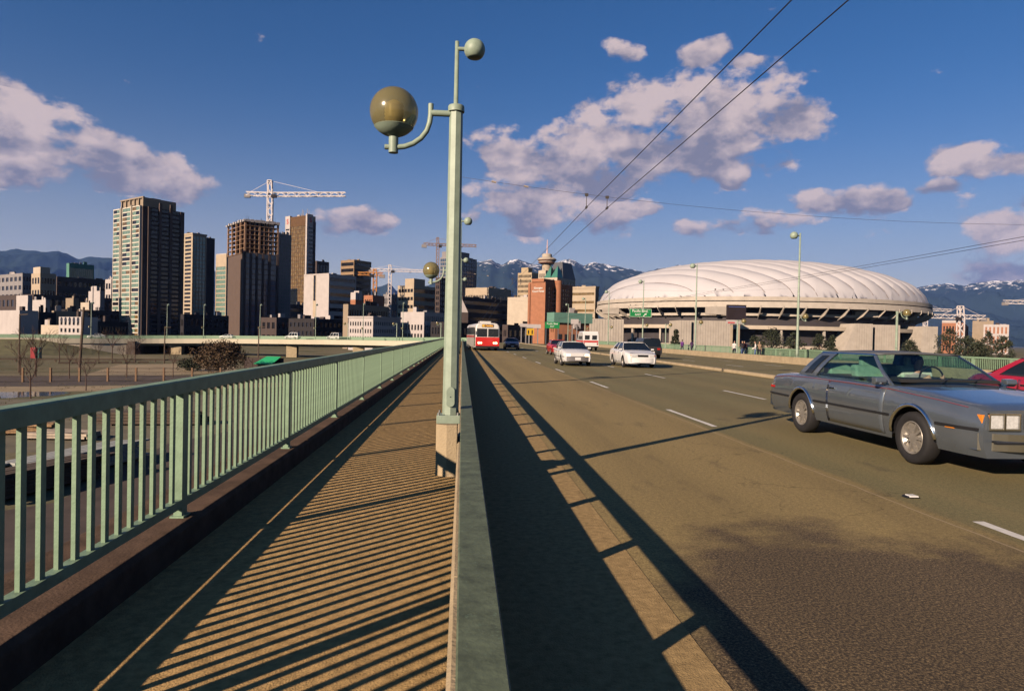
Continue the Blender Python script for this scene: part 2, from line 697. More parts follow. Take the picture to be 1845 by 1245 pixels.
def right_z(x):
    return -0.018 * (x - 13.7)


MB().sweep([(1.22, 0), (13.5, 0), (13.5, -0.5), (1.22, -0.5)], path(YS)).build('road', asph, kind='structure')
MB().sweep([(0.10, 0.004), (1.25, 0.004), (1.25, -0.45), (0.10, -0.45)], path(YS)).build('gutter', gut_mat, kind='structure')
MB().sweep([(13.5, 0.0), (27.5, right_z(27.5)), (27.5, -0.8), (13.5, -0.5)], path(YS)).build('road', asph, kind='structure')
# deck slab under the whole width
MB().sweep([(-2.35, -0.1), (30.2, -0.9), (30.2, -1.7), (-2.35, -1.7)], path(YS)).build('bridge_deck', conc_tan, kind='structure')
SW = 0.13
MB().sweep([(-1.80, SW), (0.0, SW), (0.0, -0.1), (-1.80, -0.1)], path([-7, 0, 10, 40, 90, 140, 176])).build('sidewalk', walk_mat, kind='structure')
MB().sweep([(27.7, right_z(27.7) + SW), (30.0, right_z(30) + SW), (30, -1), (27.7, -1)], path(YS)).build('sidewalk', walk_mat, kind='structure')
# raised median with faded yellow edge line
MB().sweep([(13.42, 0.0), (13.44, 0.13), (13.74, 0.13), (13.76, 0.0), (13.76, -0.3), (13.42, -0.3)], path(YS)).build('median_kerb', conc_tan, kind='structure', bevel=0.015)
MB().sweep([(13.18, 0.004), (13.30, 0.004)], path(YS), closed=False).build('road_marking', yellow_paint, kind='structure')
MB().sweep([(13.95, right_z(13.95) + 0.004), (14.07, right_z(14.07) + 0.004)], path(YS), closed=False).build('road_marking', yellow_paint, kind='structure')


def dash(x, y0, y1, wd=0.105):
    q = MB()
    zz = (right_z(x) if x > 13.7 else 0) + 0.004
    n = 6
    l, r = [], []
    for i in range(n + 1):
        t = y0 + (y1 - y0) * i / n
        e = random.uniform(-0.008, 0.008)
        l.append((x - wd / 2 + e, t, zd(t) + zz))
        r.append((x + wd / 2 + random.uniform(-0.008, 0.008), t, zd(t) + zz))
    for i in range(n):
        q.quad(l[i], r[i], r[i + 1], l[i + 1])
    q.build('lane_dash', white_paint, kind='structure')


for k in range(-1, 13):
    dash(4.66, 12.2 + 9.3 * k, 15.1 + 9.3 * k)
    if k > -1:
        dash(8.30, 8.8 + 9.3 * k, 11.8 + 9.3 * k)
    if k > 0:
        dash(18.3, 6.0 + 9.3 * k, 9.0 + 9.3 * k)
        dash(22.9, 10.0 + 9.3 * k, 13.0 + 9.3 * k)
# raised reflective stud between two dashes
st = MB()
st.prism([(-0.075, 0), (0.075, 0), (0.055, 0.02), (-0.055, 0.02)], 'y', -0.05, 0.05)
stud = st.build('road_stud', black, smooth=False, bevel=0.006)
stud.location = (4.66, 6.72, 0.004)
tag(stud, 'raised reflective road stud on the lane line ahead of the near dash', 'road stud')
sb = MB().prism([(-0.05, 0.012), (0.05, 0.012), (0.04, 0.026), (-0.04, 0.026)], 'y', -0.056, 0.03).build('reflector', M('reflector_white', (0.85, 0.83, 0.8), 0.25, 0, 0), stud)

# low concrete kerb that carries the left railing, cast in lengths
kerb = thing('railing_kerb', 'low weathered concrete kerb under the left green railing', 'kerb', (0, 0, 0))
KZ = SW + 0.19
ky = -6.0
kl = 5.6
kk0 = 2.56 - kl * 2
for i in range(32):
    a = kk0 + kl * i
    b_ = a + kl - 0.012
    q = MB()
    q.sweep([(-2.30, -1.4), (-2.30, KZ), (-1.795, KZ), (-1.766, KZ - 0.03), (-1.766, 0.0), (-1.85, -1.4)], path([a, b_]))
    q.build('kerb_stone', conc_dark, kerb, bevel=0.008)

# ---------------------------------------------------------------- left pedestrian railing
RX = -1.878
railing = thing('pedestrian_railing', 'green steel picket railing along the left edge of the sidewalk', 'railing', (RX, 0, KZ))
YR0, YR1, PS = 4.75 - 2.8 * 4, 176.0, 2.8
ys = [YR0] + [YR0 + 8 * i for i in range(1, 22)] + [YR1]
RH = 0.924


def sweep_local(prof, yy, dz=0):
    return MB().sweep(prof, [(Vector((0, y, zd(y) + dz)), EX) for y in yy])


sweep_local([(-0.048, RH - 0.088), (0.048, RH - 0.088), (0.048, RH - 0.008), (0.040, RH), (-0.040, RH), (-0.048, RH - 0.008)], ys).build('top_rail', paint_green, railing)
sweep_local([(-0.028, 0.066), (0.028, 0.066), (0.028, 0.122), (-0.028, 0.122)], ys).build('bottom_rail', paint_green, railing)
postm = MB().box(-0.027, 0.027, -0.045, 0.045, 0, RH - 0.088)
postm.box(-0.045, 0.045, -0.062, 0.062, 0, 0.012)
postme = postm.mesh('post', paint_green)
pick = MB().box(-0.0105, 0.0105, -0.020, 0.020, 0.122, RH - 0.088).mesh('baluster', paint_green)
py_ = YR0
cnt = 0
rest = MB()
rest_posts = MB()
while py_ < YR1:
    inst(postme, 'post', railing, (0, py_, zd(py_)))
    for k in range(1, 20):
        y = py_ + k * 0.14
        if y > YR1:
            break
        if y > 0.4 and cnt < 300:
            inst(pick, 'baluster', railing, (0, y, zd(y)))
            cnt += 1
        else:
            rest.box(-0.0105, 0.0105, y - 0.020, y + 0.020, zd(y) + 0.122, zd(y) + RH - 0.088)
    py_ += PS
rest.build('balusters', paint_green, railing, kind='stuff', fixn=False)

# ---------------------------------------------------------------- barrier between sidewalk and traffic lanes
barrier = thing('traffic_barrier', 'concrete parapet with flat green steel rail between sidewalk and road', 'barrier', (0, 0, 0))
YB = [-7, 0, 10, 40, 90, 140, 160] + [160 + 10 * i for i in range(1, 17)]
for i in range(-2, 30):
    a, b_ = i * 8.7 + 3.1, (i + 1) * 8.7 + 3.1 - 0.012
    MB().sweep([(-0.03, -0.2), (-0.03, 0.47), (-0.015, 0.485), (0.145, 0.485), (0.16, 0.47), (0.20, -0.2)], path([a, (a + b_) / 2, b_])).build('parapet', conc_tan, barrier)
for i in range(-2, 30):
    a, b_ = i * 8.7 + 4.2, (i + 1) * 8.7 + 4.2 - 0.006
    MB().sweep([(0.0, 0.733), (0.123, 0.733), (0.123, 0.801), (0.118, 0.806), (0.005, 0.806), (0.0, 0.801)], path([a, (a + b_) / 2, b_])).build('rail', paint_worn, barrier)
bp_me = MB().box(0.02, 0.10, -0.035, 0.035, 0.48, 0.736).box(0.0, 0.125, -0.06, 0.06, 0.478, 0.495).mesh('rail_post', paint_green)
for i in range(-3, 110):
    y = 2.48 * 1.58 + 1.45 * (i)
    inst(bp_me, 'rail_post', barrier, (0, y, zd(y)))

# ---------------------------------------------------------------- far parapet and railing on the other side
FX = 27.5
fpar = thing('parapet', 'long low tan concrete parapet along the far side of the road', 'parapet', (0, 0, 0))
for i in range(0, 26):
    a, b_ = i * 12.0, (i + 1) * 12.0 - 0.02
    zr = right_z(FX)
    MB().sweep([(FX, zr - 0.2), (FX + 0.02, zr + 0.58), (FX + 0.25, zr + 0.58), (FX + 0.27, zr - 0.2)], path([a, (a + b_) / 2, b_])).build('parapet_section', conc_tan, fpar)
FR = 29.8
frz = right_z(FR) + SW
frail = thing('pedestrian_railing', 'green steel picket railing on the far right side of the bridge', 'railing', (FR, 0, frz))
ysf = [4 + 10 * i for i in range(0, 30)]
FRH = 1.12
sweep_local([(-0.05, FRH - 0.1), (0.05, FRH - 0.1), (0.05, FRH), (-0.05, FRH)], ysf).build('top_rail', paint_green, frail)
sweep_local([(-0.03, 0.10), (0.03, 0.10), (0.03, 0.16), (-0.03, 0.16)], ysf).build('bottom_rail', paint_green, frail)
fpost = MB().box(-0.04, 0.04, -0.06, 0.06, 0, FRH - 0.1).mesh('post', paint_green)
fpick = MB().box(-0.014, 0.014, -0.016, 0.016, 0.16, FRH - 0.1).mesh('baluster', paint_green)
rest = MB()
cnt = 0
y = 4.2
while y < 290:
    inst(fpost, 'post', frail, (0, y, zd(y)))
    for k in range(1, 20):
        yy = y + 0.14 * k
        if yy < 28:
            continue
        if cnt < 300:
            inst(fpick, 'baluster', frail, (0, yy, zd(yy)))
            cnt += 1
        elif yy < 288:
            rest.box(-0.014, 0.014, yy - 0.016, yy + 0.016, zd(yy) + 0.16, zd(yy) + FRH - 0.1)
    y += 2.8
rest.build('balusters', paint_green, frail, kind='stuff', fixn=False)

# ---------------------------------------------------------------- street lamps
def globe_mat():
    mt = bpy.data.materials.new('bronze_globe')
    mt.use_nodes = True
    N, L = mt.node_tree.nodes, mt.node_tree.links
    N.clear()
    tr = N.new('ShaderNodeBsdfTransparent')
    tr.inputs[0].default_value = (0.66, 0.60, 0.38, 1)
    gl = N.new('ShaderNodeBsdfGlossy')
    gl.inputs['Roughness'].default_value = 0.16
    gl.inputs['Color'].default_value = (0.9, 0.85, 0.75, 1)
    df = N.new('ShaderNodeBsdfDiffuse')
    df.inputs[0].default_value = (0.24, 0.20, 0.09, 1)
    m0 = N.new('ShaderNodeMixShader')
    m0.inputs[0].default_value = 0.45
    L.new(tr.outputs[0], m0.inputs[1])
    L.new(df.outputs[0], m0.inputs[2])
    lw0 = N.new('ShaderNodeLayerWeight')
    lw0.inputs[0].default_value = 0.5
    lw = N.new('ShaderNodeMath')
    lw.operation = 'POWER'
    L.new(lw0.outputs['Facing'], lw.inputs[0])
    lw.inputs[1].default_value = 4.0
    mx = N.new('ShaderNodeMixShader')
    ad = N.new('ShaderNodeMath')
    ad.operation = 'MULTIPLY_ADD'
    L.new(lw.outputs[0], ad.inputs[0])
    ad.inputs[1].default_value = 0.5
    ad.inputs[2].default_value = 0.05
    L.new(ad.outputs[0], mx.inputs[0])
    L.new(m0.outputs[0], mx.inputs[1])
    L.new(gl.outputs[0], mx.inputs[2])
    o = N.new('ShaderNodeOutputMaterial')
    L.new(mx.outputs[0], o.inputs[0])
    return mt


globe_m = globe_mat()
refr_m = M('prism_refractor', (0.62, 0.55, 0.36), 0.35, 0, 0.1, 30)
dark_lens = M('lamp_lens_dark', (0.05, 0.04, 0.035), 0.3, 0, 0)


def sphere_prof(r, a0, a1, n, zc=0):
    return [(max(1e-7, r * math.sin(a0 + (a1 - a0) * i / n)) if 0 < i < n else r * math.sin(a0 + (a1 - a0) * i / n), zc - r * math.cos(a0 + (a1 - a0) * i / n)) for i in range(n + 1)]


def globe_arm(parent, z, sgn, px=0.0, r_post=0.072):
    """curved bracket with a globe on its end; sgn = -1 towards -X; z = height of the horizontal stub"""
    s = sgn
    arm = MB()
    arm.tube([(px + s * (r_post - 0.02), 0, z), (px + s * 0.265, 0, z)], 0.033, 12)
    pts = [(px + s * 0.265, 0, z + 0.095), (px + s * 0.265, 0, z - 0.02), (px + s * 0.275, 0, z - 0.1), (px + s * 0.305, 0, z - 0.19), (px + s * 0.36, 0, z - 0.265), (px + s * 0.44, 0, z - 0.325),
           (px + s * 0.53, 0, z - 0.36), (px + s * 0.62, 0, z - 0.372), (px + s * 0.735, 0, z - 0.372)]
    arm.tube(pts, 0.028, 12)
    ao = arm.build('arm', lamp_paint, parent, smooth=True, auto=50)
    cx = px + s * 0.645
    st_ = MB()
    st_.tube([(cx, 0, z - 0.43), (cx, 0, z - 0.24)], 0.05, 14)
    st_.build('holder', lamp_paint, ao, smooth=True, auto=50)
    gz = z - 0.005
    cup = MB()
    a1 = R(52)
    cup.lathe([(0.05, gz - 0.262)] + [(0.258 * math.sin(R(14) + (a1 - R(14)) * i / 6), gz - 0.258 * math.cos(R(14) + (a1 - R(14)) * i / 6)) for i in range(7)] + [(0.19, gz - 0.15)], 24, (cx, 0, 0))
    cup.build('globe_cup', lamp_paint, parent, smooth=True, auto=60)
    g = MB()
    g.lathe(sphere_prof(0.25, R(40), math.pi, 18, gz)[:-1] + [(0.0, gz + 0.25)], 28, (cx, 0, 0))
    go = g.build('globe', globe_m, parent, smooth=True)
    rf = MB()
    rf.lathe([(0.085, gz - 0.16), (0.09, gz - 0.08), (0.10, gz - 0.07), (0.09, gz - 0.05), (0.102, gz - 0.03), (0.092, gz - 0.01), (0.102, gz + 0.01), (0.092, gz + 0.03), (0.102, gz + 0.05), (0.09, gz + 0.08), (0.03, gz + 0.12)], 20, (cx, 0, 0))
    rf.build('refractor', refr_m, go, smooth=True)


def globe_lamp(label, loc, side, rust=False, group='short globe lamps on the bridge'):
    t = thing('globe_lamp', label, 'street lamp', loc, 0, group)
    zp = 0.0
    p = MB()
    p.lathe([(0.084, 0.0), (0.082, 0.4), (0.075, 2.0), (0.070, 3.18)], 8)
    po = p.build('post', lamp_paint, t)
    MB().lathe([(0.078, 3.165), (0.086, 3.17), (0.086, 3.225), (0.080, 3.235), (0.03, 3.24)], 20).build('collar', lamp_paint, t, smooth=True, auto=40)
    MB().box(-0.14, 0.105, -0.13, 0.13, -0.085, 0.0).build('base_plate', lamp_paint, t, bevel=0.006)
    for bx, by in ((-0.115, -0.105), (0.08, -0.105), (-0.115, 0.105), (0.08, 0.105)):
        MB().tube([(bx, by, -0.002), (bx, by, 0.03)], 0.012, 6).build('anchor_bolt', steel, t)
    hp = []
    for k in range(20):
        a = 2 * math.pi * k / 20
        hp.append((0.045 * math.cos(a), 0.19 + (0.06 if math.sin(a) > 0 else -0.06) * 1 + 0.045 * math.sin(a)))
    MB().prism(hp, 'y', -0.095, -0.06).build('access_cover', lamp_paint, t, bevel=0.004)
    MB().tube([(0.0, -0.10, 0.19), (0.0, -0.094, 0.19)], 0.006, 8).build('cover_bolt', black, t)
    globe_arm(t, 3.15, side)
    return t


def tall_lamp(label, loc, side, H=10.3, group='tall street lamps on the bridge', arm=True):
    """side = direction of the road head (+1/-1); the globe hangs on the other side"""
    t = thing('tall_street_lamp', label, 'street lamp', loc, 0, group)
    MB().lathe([(0.12, 0), (0.115, 0.4), (0.10, 3.0), (0.092, 4.0), (0.06, H)], 12).build('post', lamp_paint, t, smooth=True)
    MB().box(-0.16, 0.16, -0.16, 0.16, -0.06, 0.02).build('base_plate', lamp_paint, t)
    MB().tube([(0, 0, H - 0.22), (side * 0.30, 0, H - 0.22)], 0.06, 10).build('head_arm', lamp_paint, t, smooth=True, auto=50)
    h = MB()
    prof = sphere_prof(0.32, R(38), math.pi, 16, H - 0.22)
    h.lathe(prof[:-1] + [(0.0, H + 0.10)], 24, (side * 0.53, 0, 0))
    ho = h.build('lamp_head', lamp_paint, t, smooth=True, auto=50)
    MB().lathe([(0.185, H - 0.462), (0.0, H - 0.462)], 24, (side * 0.53, 0, 0)).build('lens', dark_lens, ho)
    if arm:
        globe_arm(t, 3.4, -side, 0, 0.09)
    return t


LX = -0.11
lampA = globe_lamp('near green globe lamp on its concrete pedestal beside the sidewalk', (LX, 7.22, 0.745), -1)
ped = MB()
ped.prism([(-0.25, 7.06), (-0.14, 6.99), (-0.03, 6.99), (-0.03, 7.48), (-0.25, 7.48)], 'z', SW - 0.02, 0.66)
pedo = ped.build('lamp_pedestal', conc_tan, bevel=0.008)
tag(pedo, 'pale concrete pedestal bulging from the parapet under the near globe lamp', 'pedestal')
lampB = tall_lamp('tall lamp rising directly behind the near globe lamp', (-0.33, 20.8, SW), 1)
for i, (Y, lab) in enumerate([(52.0, 'second tall lamp along the left barrier, past the near globe lamp'), (79.0, 'third tall lamp along the left barrier, small in the distance'), (106.0, 'fourth tall lamp along the left barrier, far off beside the bus')]):
    copy_tree(lampB, (-0.26, Y, SW), 0, lab)
tallR = tall_lamp('nearest tall lamp on the far side, head above the dome roof line', (27.85, 55.0, right_z(27.8) + 0.6), -1)
for Y, lab in [(80.0, 'second tall lamp on the far side, in front of the white dome'), (104.0, 'tall lamp on the far side that carries the large green sign'), (129.0, 'fourth tall lamp on the far side, before the left end of the dome'), (154.0, 'fifth tall lamp on the far side, beside the green roofed building'), (179.0, 'farthest tall lamp on the far side, before the brick hotel')]:
    copy_tree(tallR, (27.85, Y, right_z(27.8) + 0.6 + zd(Y)), 0, lab)
gl2 = copy_tree(lampA, (27.85, 42.0, right_z(27.8) + 0.72), math.pi, 'globe lamp on the far side above the grey coupe, right of the dome')
copy_tree(lampA, (27.85, 67.5, right_z(27.8) + 0.72), math.pi, 'globe lamp on the far side in front of the dark scoreboard')
copy_tree(lampA, (27.85, 92.0, right_z(27.8) + 0.72), math.pi, 'globe lamp on the far side beside the conifer')

# ---------------------------------------------------------------- overhead trolley wires
wire_m = M('trolley_wire', (0.03, 0.024, 0.022), 0.5, 0.6, 0)
span_m = M('span_wire', (0.08, 0.07, 0.065), 0.6, 0.3, 0)


def wire(name, pts, r, label, mt=wire_m):
    o = MB().tube(pts, r, 6).build(name, mt, smooth=True)
    return tag(o, label, 'wire')


WZ = CAMZ + 4.0
for X, lab in ((3.72, 'left wire of the near pair of trolley wires'), (4.36, 'right wire of the near pair of trolley wires')):
    pts = []
    for y in range(-4, 190, 6):
        sag = 0.05 * math.sin(math.pi * ((y - 20.6) % 32) / 32)
        pts.append((X, y, WZ - sag + zd(y)))
    wire('trolley_wire', pts, 0.0085, lab)
for X, lab in ((19.6, 'left wire of the far pair of trolley wires above the dome'), (20.24, 'right wire of the far pair of trolley wires above the dome')):
    pts = []
    for y in range(4, 190, 6):
        sag = 0.05 * math.sin(math.pi * ((y - 20.6) % 32) / 32)
        pts.append((X, y, WZ - 0.12 - sag + zd(y)))
    wire('trolley_wire', pts, 0.009, lab)
for Y, lab in ((20.8, 'span wire crossing the road overhead from the tall lamp'), (52.0, 'span wire crossing the road overhead at the second tall lamp'), (79.0, 'thin span wire crossing the road far off')):
    a = Vector((-0.26, Y, SW + 6.25))
    b_ = Vector((27.85, Y + (3 if Y > 30 else 0), 6.1))
    pts = []
    for i in range(25):
        t = i / 24
        p = a.lerp(b_, t)
        p.z -= 0.75 * 4 * t * (1 - t)
        pts.append(p)
    so_ = wire('span_wire', pts, 0.0045, lab, span_m)
    for X in (3.72, 4.36, 19.6, 20.24):
        t = (X + 0.26) / 28.1
        zz = a.z + (b_.z - a.z) * t - 3.0 * t * (1 - t)
        q = MB()
        q.tube([(X, Y, zz + 0.01), (X, Y, WZ - 0.02)], 0.011, 6)
        q.box(X - 0.05, X + 0.05, Y - 0.03, Y + 0.03, zz - 0.05, zz + 0.03)
        q.box(X - 0.02, X + 0.02, Y - 0.12, Y + 0.12, WZ - 0.03, WZ + 0.03)
        q.build('wire_hanger', span_m, so_)
    for f in (0.04, 0.075):
        p = a.lerp(b_, f)
        p.z -= 3.0 * f * (1 - f)
        MB().tube([p - Vector((0.07, 0, -0.015)), p + Vector((0.07, 0, -0.015))], 0.03, 8).build('insulator', M('ceramic', (0.4, 0.33, 0.28), 0.3, 0, 0), so_)

# ---------------------------------------------------------------- vehicles
def car_glass():
    mt = bpy.data.materials.new('tinted_glass')
    mt.use_nodes = True
    N, L = mt.node_tree.nodes, mt.node_tree.links
    N.clear()
    tr = N.new('ShaderNodeBsdfTransparent')
    tr.inputs[0].default_value = (0.70, 0.82, 0.77, 1)
    gl = N.new('ShaderNodeBsdfGlossy')
    gl.inputs['Roughness'].default_value = 0.03
    lw = N.new('ShaderNodeLayerWeight')
    lw.inputs[0].default_value = 0.5
    pw = N.new('ShaderNodeMath')
    pw.operation = 'POWER'
    L.new(lw.outputs['Facing'], pw.inputs[0])
    pw.inputs[1].default_value = 3.5
    fr = N.new('ShaderNodeMath')
    fr.operation = 'MULTIPLY_ADD'
    L.new(pw.outputs[0], fr.inputs[0])
    fr.inputs[1].default_value = 0.55
    fr.inputs[2].default_value = 0.035
    mx = N.new('ShaderNodeMixShader')
    L.new(fr.outputs[0], mx.inputs[0])
    L.new(tr.outputs[0], mx.inputs[1])
    L.new(gl.outputs[0], mx.inputs[2])
    o = N.new('ShaderNodeOutputMaterial')
    L.new(mx.outputs[0], o.inputs[0])
    return mt


glass_clear = car_glass()
glass_dark = M('dark_window_glass', (0.012, 0.016, 0.02), 0.06, 0, 0, spec=0.5)
head_m = M('headlight_glass', (0.62, 0.62, 0.60), 0.08, 0.0, 0.25, 40, spec=0.8)
head_on = M('headlight_on', (0.9, 0.85, 0.7), 0.3, 0, 0, emit=(1.0, 0.62, 0.26), estr=2.2)
tail_m = M('tail_light', (0.45, 0.015, 0.012), 0.2, 0, 0)
amber = M('amber_light', (0.75, 0.25, 0.03), 0.25, 0, 0)
plate_m = M('number_plate', (0.75, 0.72, 0.7), 0.5, 0, 0.05, 20)
grille_m = M('grille_dark', (0.03, 0.028, 0.026), 0.4, 0.5, 0)
rim_m = M('wheel_rim', (0.36, 0.33, 0.29), 0.35, 0.5, 0.15, 10)
seat_m = M('car_seat', (0.42, 0.55, 0.46), 0.85, 0, 0.15, 20)
dash_m = M('dashboard', (0.02, 0.02, 0.022), 0.8, 0, 0)


def wheel_meshes(r, wd, key, rim_mat, spokes=0):
    ty = MB()
    ty.lathe([(r * 0.60, -wd * 0.36), (r * 0.72, -wd * 0.5), (r * 0.92, -wd * 0.48), (r * 0.99, -wd * 0.36), (r, 0), (r * 0.99, wd * 0.36), (r * 0.92, wd * 0.48), (r * 0.72, wd * 0.5), (r * 0.60, wd * 0.36)], 48, axis='y', cap=False)
    tme = ty.mesh('wheel', rubber, True)
    ri = MB()
    ri.lathe([(0.0, wd * 0.10), (r * 0.12, wd * 0.12), (r * 0.18, wd * 0.22), (r * 0.26, wd * 0.20), (r * 0.34, wd * 0.06), (r * 0.52, wd * 0.10), (r * 0.57, wd * 0.34), (r * 0.62, wd * 0.45), (r * 0.635, wd * 0.40)], 32, axis='y', cap=False)
    rme = ri.mesh('rim', rim_mat, True)
    sme = None
    if spokes:
        sp = MB()
        for k in range(spokes):
            a = 2 * math.pi * k / spokes
            ca, sa = math.cos(a), math.sin(a)
            sp.bar((ca * r * 0.2, wd * 0.26, sa * r * 0.2), (ca * r * 0.56, wd * 0.27, sa * r * 0.56), 0.05, 0.03)
        sp.tube([(0, 0, 0), (0, wd * 0.34, 0)], r * 0.22, 16)
        sme = sp.mesh('spokes', rim_mat)
    return tme, rme, sme


def car(name, label, cat, loc, rz, s, group=None):
    """s: shape table. local +x forward, +y left"""
    t = thing(name, label, cat, loc, rz, group)
    paint = s['paint']
    wr, wb, sill = s['wr'], s['wb'], s['sill']
    ra = wr + s.get('gap', 0.06)
    x0, x1 = s['rear'], s['front']
    xs = []
    x = x0
    while x < x1 - 1e-6:
        xs.append(x)
        near = min(abs(abs(x) - wb / 2), 9) < ra + 0.05
        x += 0.025 if near else 0.08
    xs.append(x1)
    cols = []

    def side_y(x, z):
        zb, zt = sill, lerp_tab(s['belt'], x)
        q = (z - zb) / max(0.05, zt - zb)
        w_ = lerp_tab(s['wid'], x)
        return w_ * (1 - 0.055 * max(0, (q - 0.62) / 0.38) ** 2 - 0.07 * max(0, (0.45 - q) / 0.45) ** 2)
    for x in xs:
        zb = sill + (s.get('chin', 0.0) if x > x1 - 0.25 else 0)
        for xc in (wb / 2, -wb / 2):
            d = abs(x - xc)
            if d < ra:
                zb = max(zb, wr + math.sqrt(ra * ra - d * d))
        zt = lerp_tab(s['belt'], x)
        tp = max(lerp_tab(s['top'], x), zt + 0.004)
        pr = []
        for k in range(9):
            z = zb + (zt - zb) * k / 8
            pr.append((side_y(x, z), z))
        wt = pr[-1][0]
        pr.append((wt - 0.035, zt + (tp - zt) * 0.30 + 0.006))
        pr.append((wt * 0.82, zt + (tp - zt) * 0.62 + 0.004))
        pr.append((wt * 0.45, zt + (tp - zt) * 0.92))
        pr.append((0, tp))
        full = [(y, z) for y, z in pr] + [(-y, z) for y, z in reversed(pr[:-1])]
        cols.append([(x, y, z) for y, z in full])
    n = len(cols[0])
    b = MB()
    vs = [p for c in cols for p in c]
    fs = [(i * n + k, i * n + k + 1, (i + 1) * n + k + 1, (i + 1) * n + k) for i in range(len(cols) - 1) for k in range(n - 1)]
    b.add(vs, fs)
    for ci in (0, len(cols) - 1):
        b.add(cols[ci], [tuple(range(n))])
    body = b.build('body', paint, t, smooth=True, auto=32)
    # underbody and wheel wells
    u = MB()
    wmax = max(q for _, q in s['wid'])
    u.box(x0 + 0.25, x1 - 0.25, -wmax * 0.72, wmax * 0.72, sill - 0.02, lerp_tab(s['belt'], 0) - 0.12)
    for sd in (-1, 1):
        for xc in (wb / 2, -wb / 2):
            rr_ = ra + 0.02
            ring_ = [(xc + rr_ * math.cos(math.pi * i / 16), wr + rr_ * math.sin(math.pi * i / 16)) for i in range(17)]
            y0_, y1_ = sd * (wmax - 0.30), sd * (wmax - 0.05)
            u.add([(xx, y0_, zz) for xx, zz in ring_] + [(xx, y1_, zz) for xx, zz in ring_], [(i, i + 1, 18 + i, 17 + i) for i in range(16)] + [tuple(range(17))])
    u.build('underbody', black, t, fixn=False)
    # greenhouse
    g = s['gh']
    zr = g['roof']
    gl = g.get('glass', glass_dark)

    def zb_(x):
        return max(lerp_tab(s['belt'], x), lerp_tab(s['top'], x) - 0.05)
    wB, wR = g['wbase'], g['wroof']
    zR = zr - 0.05

    def sp(sd, xb, xr, q, off=0.0):
        zb = lerp_tab(s['belt'], xb) + 0.0
        p = Vector((xb, sd * (side_y(xb, zb) - 0.045), zb)).lerp(Vector((xr, sd * wR, zR)), q)
        bow = 0.035 * math.sin(math.pi * q)
        return p + Vector((0, sd * (off + bow), 0))

    def strip(nm, mat, sd, b0, b1, r0, r1, q0=0.0, q1=1.0, th=0.03, off=0.0, parent=t):
        m_ = MB()
        K = 5
        for a in range(K):
            qa, qb = q0 + (q1 - q0) * a / K, q0 + (q1 - q0) * (a + 1) / K
            o = [sp(sd, b0, r0, qa, off), sp(sd, b1, r1, qa, off), sp(sd, b1, r1, qb, off), sp(sd, b0, r0, qb, off)]
            i_ = [p - Vector((0, sd * th, 0)) for p in o]
            m_.add(o + i_, [(0, 1, 2, 3), (7, 6, 5, 4), (0, 4, 5, 1), (1, 5, 6, 2), (2, 6, 7, 3), (3, 7, 4, 0)])
        return m_.build(nm, mat, parent, smooth=True, auto=35)
    ws0, ws1, rw1, rw0 = g['ws0'], g['ws1'], g['rw1'], g['rw0']
    for sd in (-1, 1):
        strip('pillar', g.get('pillar', paint), sd, ws0 - 0.07, ws0 + 0.0, ws1 - 0.06, ws1, off=0.004)
        strip('pillar', g.get('pillar', paint), sd, rw0, rw0 + g['cp'], rw1, rw1 + g['cp'] * 0.8, off=0.004)
        xa, xb = rw0 + g['cp'], ws0 - 0.07
        ra_, rb_ = rw1 + g['cp'] * 0.8, ws1 - 0.06
        splits = g.get('splits', [])
        edges = [0.0] + splits + [1.0]
        for i in range(len(edges) - 1):
            e0, e1 = edges[i], edges[i + 1]
            strip('side_window', gl, sd, xa + (xb - xa) * e0, xa + (xb - xa) * e1, ra_ + (rb_ - ra_) * e0, ra_ + (rb_ - ra_) * e1, 0.0, 0.95, 0.012, -0.006)
            if i > 0:
                pw = g.get('bp', 0.035)
                xm, rm = xa + (xb - xa) * e0, ra_ + (rb_ - ra_) * e0
                strip('pillar', g.get('pillar', paint), sd, xm - pw, xm + pw, rm - pw, rm + pw, off=0.004)
        if g.get('opera'):
            o0, o1 = g['opera']
            strip('opera_window', glass_dark, sd, rw0 + o0, rw0 + o1, rw1 + o0 * 0.8, rw1 + o1 * 0.8, 0.14, 0.86, 0.01, 0.016)
        # drip rail
        strip('roof_rail', g.get('trim', paint), sd, rw0, ws0, rw1, ws1, 0.955, 1.0, 0.03, 0.006)
    # roof skin
    r = MB()
    NX, NY = 10, 8
    vs, fs = [], []
    for i in range(NX + 1):
        for k in range(NY + 1):
            u_ = i / NX
            v_ = 2 * k / NY - 1
            xx = rw1 + (ws1 - rw1) * u_
            zz = zR + (zr - zR) * (1 - 0.75 * v_ ** 2) * (0.35 + 0.65 * math.sin(math.pi * (0.12 + 0.76 * u_)))
            vs.append((xx, v_ * (wR + 0.006), zz))
    for i in range(NX):
        for k in range(NY):
            a = i * (NY + 1) + k
            fs.append((a, a + 1, a + NY + 2, a + NY + 1))
    r.add(vs, fs)
    ro = r.build('roof', g.get('roof_mat', paint), t, smooth=True)
    so_ = ro.modifiers.new('solid', 'SOLIDIFY')
    so_.thickness = 0.03
    for nm, xb0, xr0, bow in (('windscreen', ws0, ws1, 0.10), ('rear_window', rw0, rw1, -0.05)):
        m_ = MB()
        vs, fs = [], []
        K = 10
        for q in (0.0, 0.5, 0.97):
            for k in range(K + 1):
                v_ = 2 * k / K - 1
                pb = sp(1, xb0, xr0, q)
                zb = pb.z if q > 0 else max(pb.z, lerp_tab(s['top'], xb0) - 0.02)
                vs.append((pb.x + bow * (1 - v_ * v_) * (1 - 0.4 * q), v_ * (pb.y - 0.01), zb))
        for j in range(2):
            for k in range(K):
                a = j * (K + 1) + k
                fs.append((a, a + 1, a + K + 2, a + K + 1))
        m_.add(vs, fs)
        m_.build(nm, g.get('ws_glass', gl), t, smooth=True)
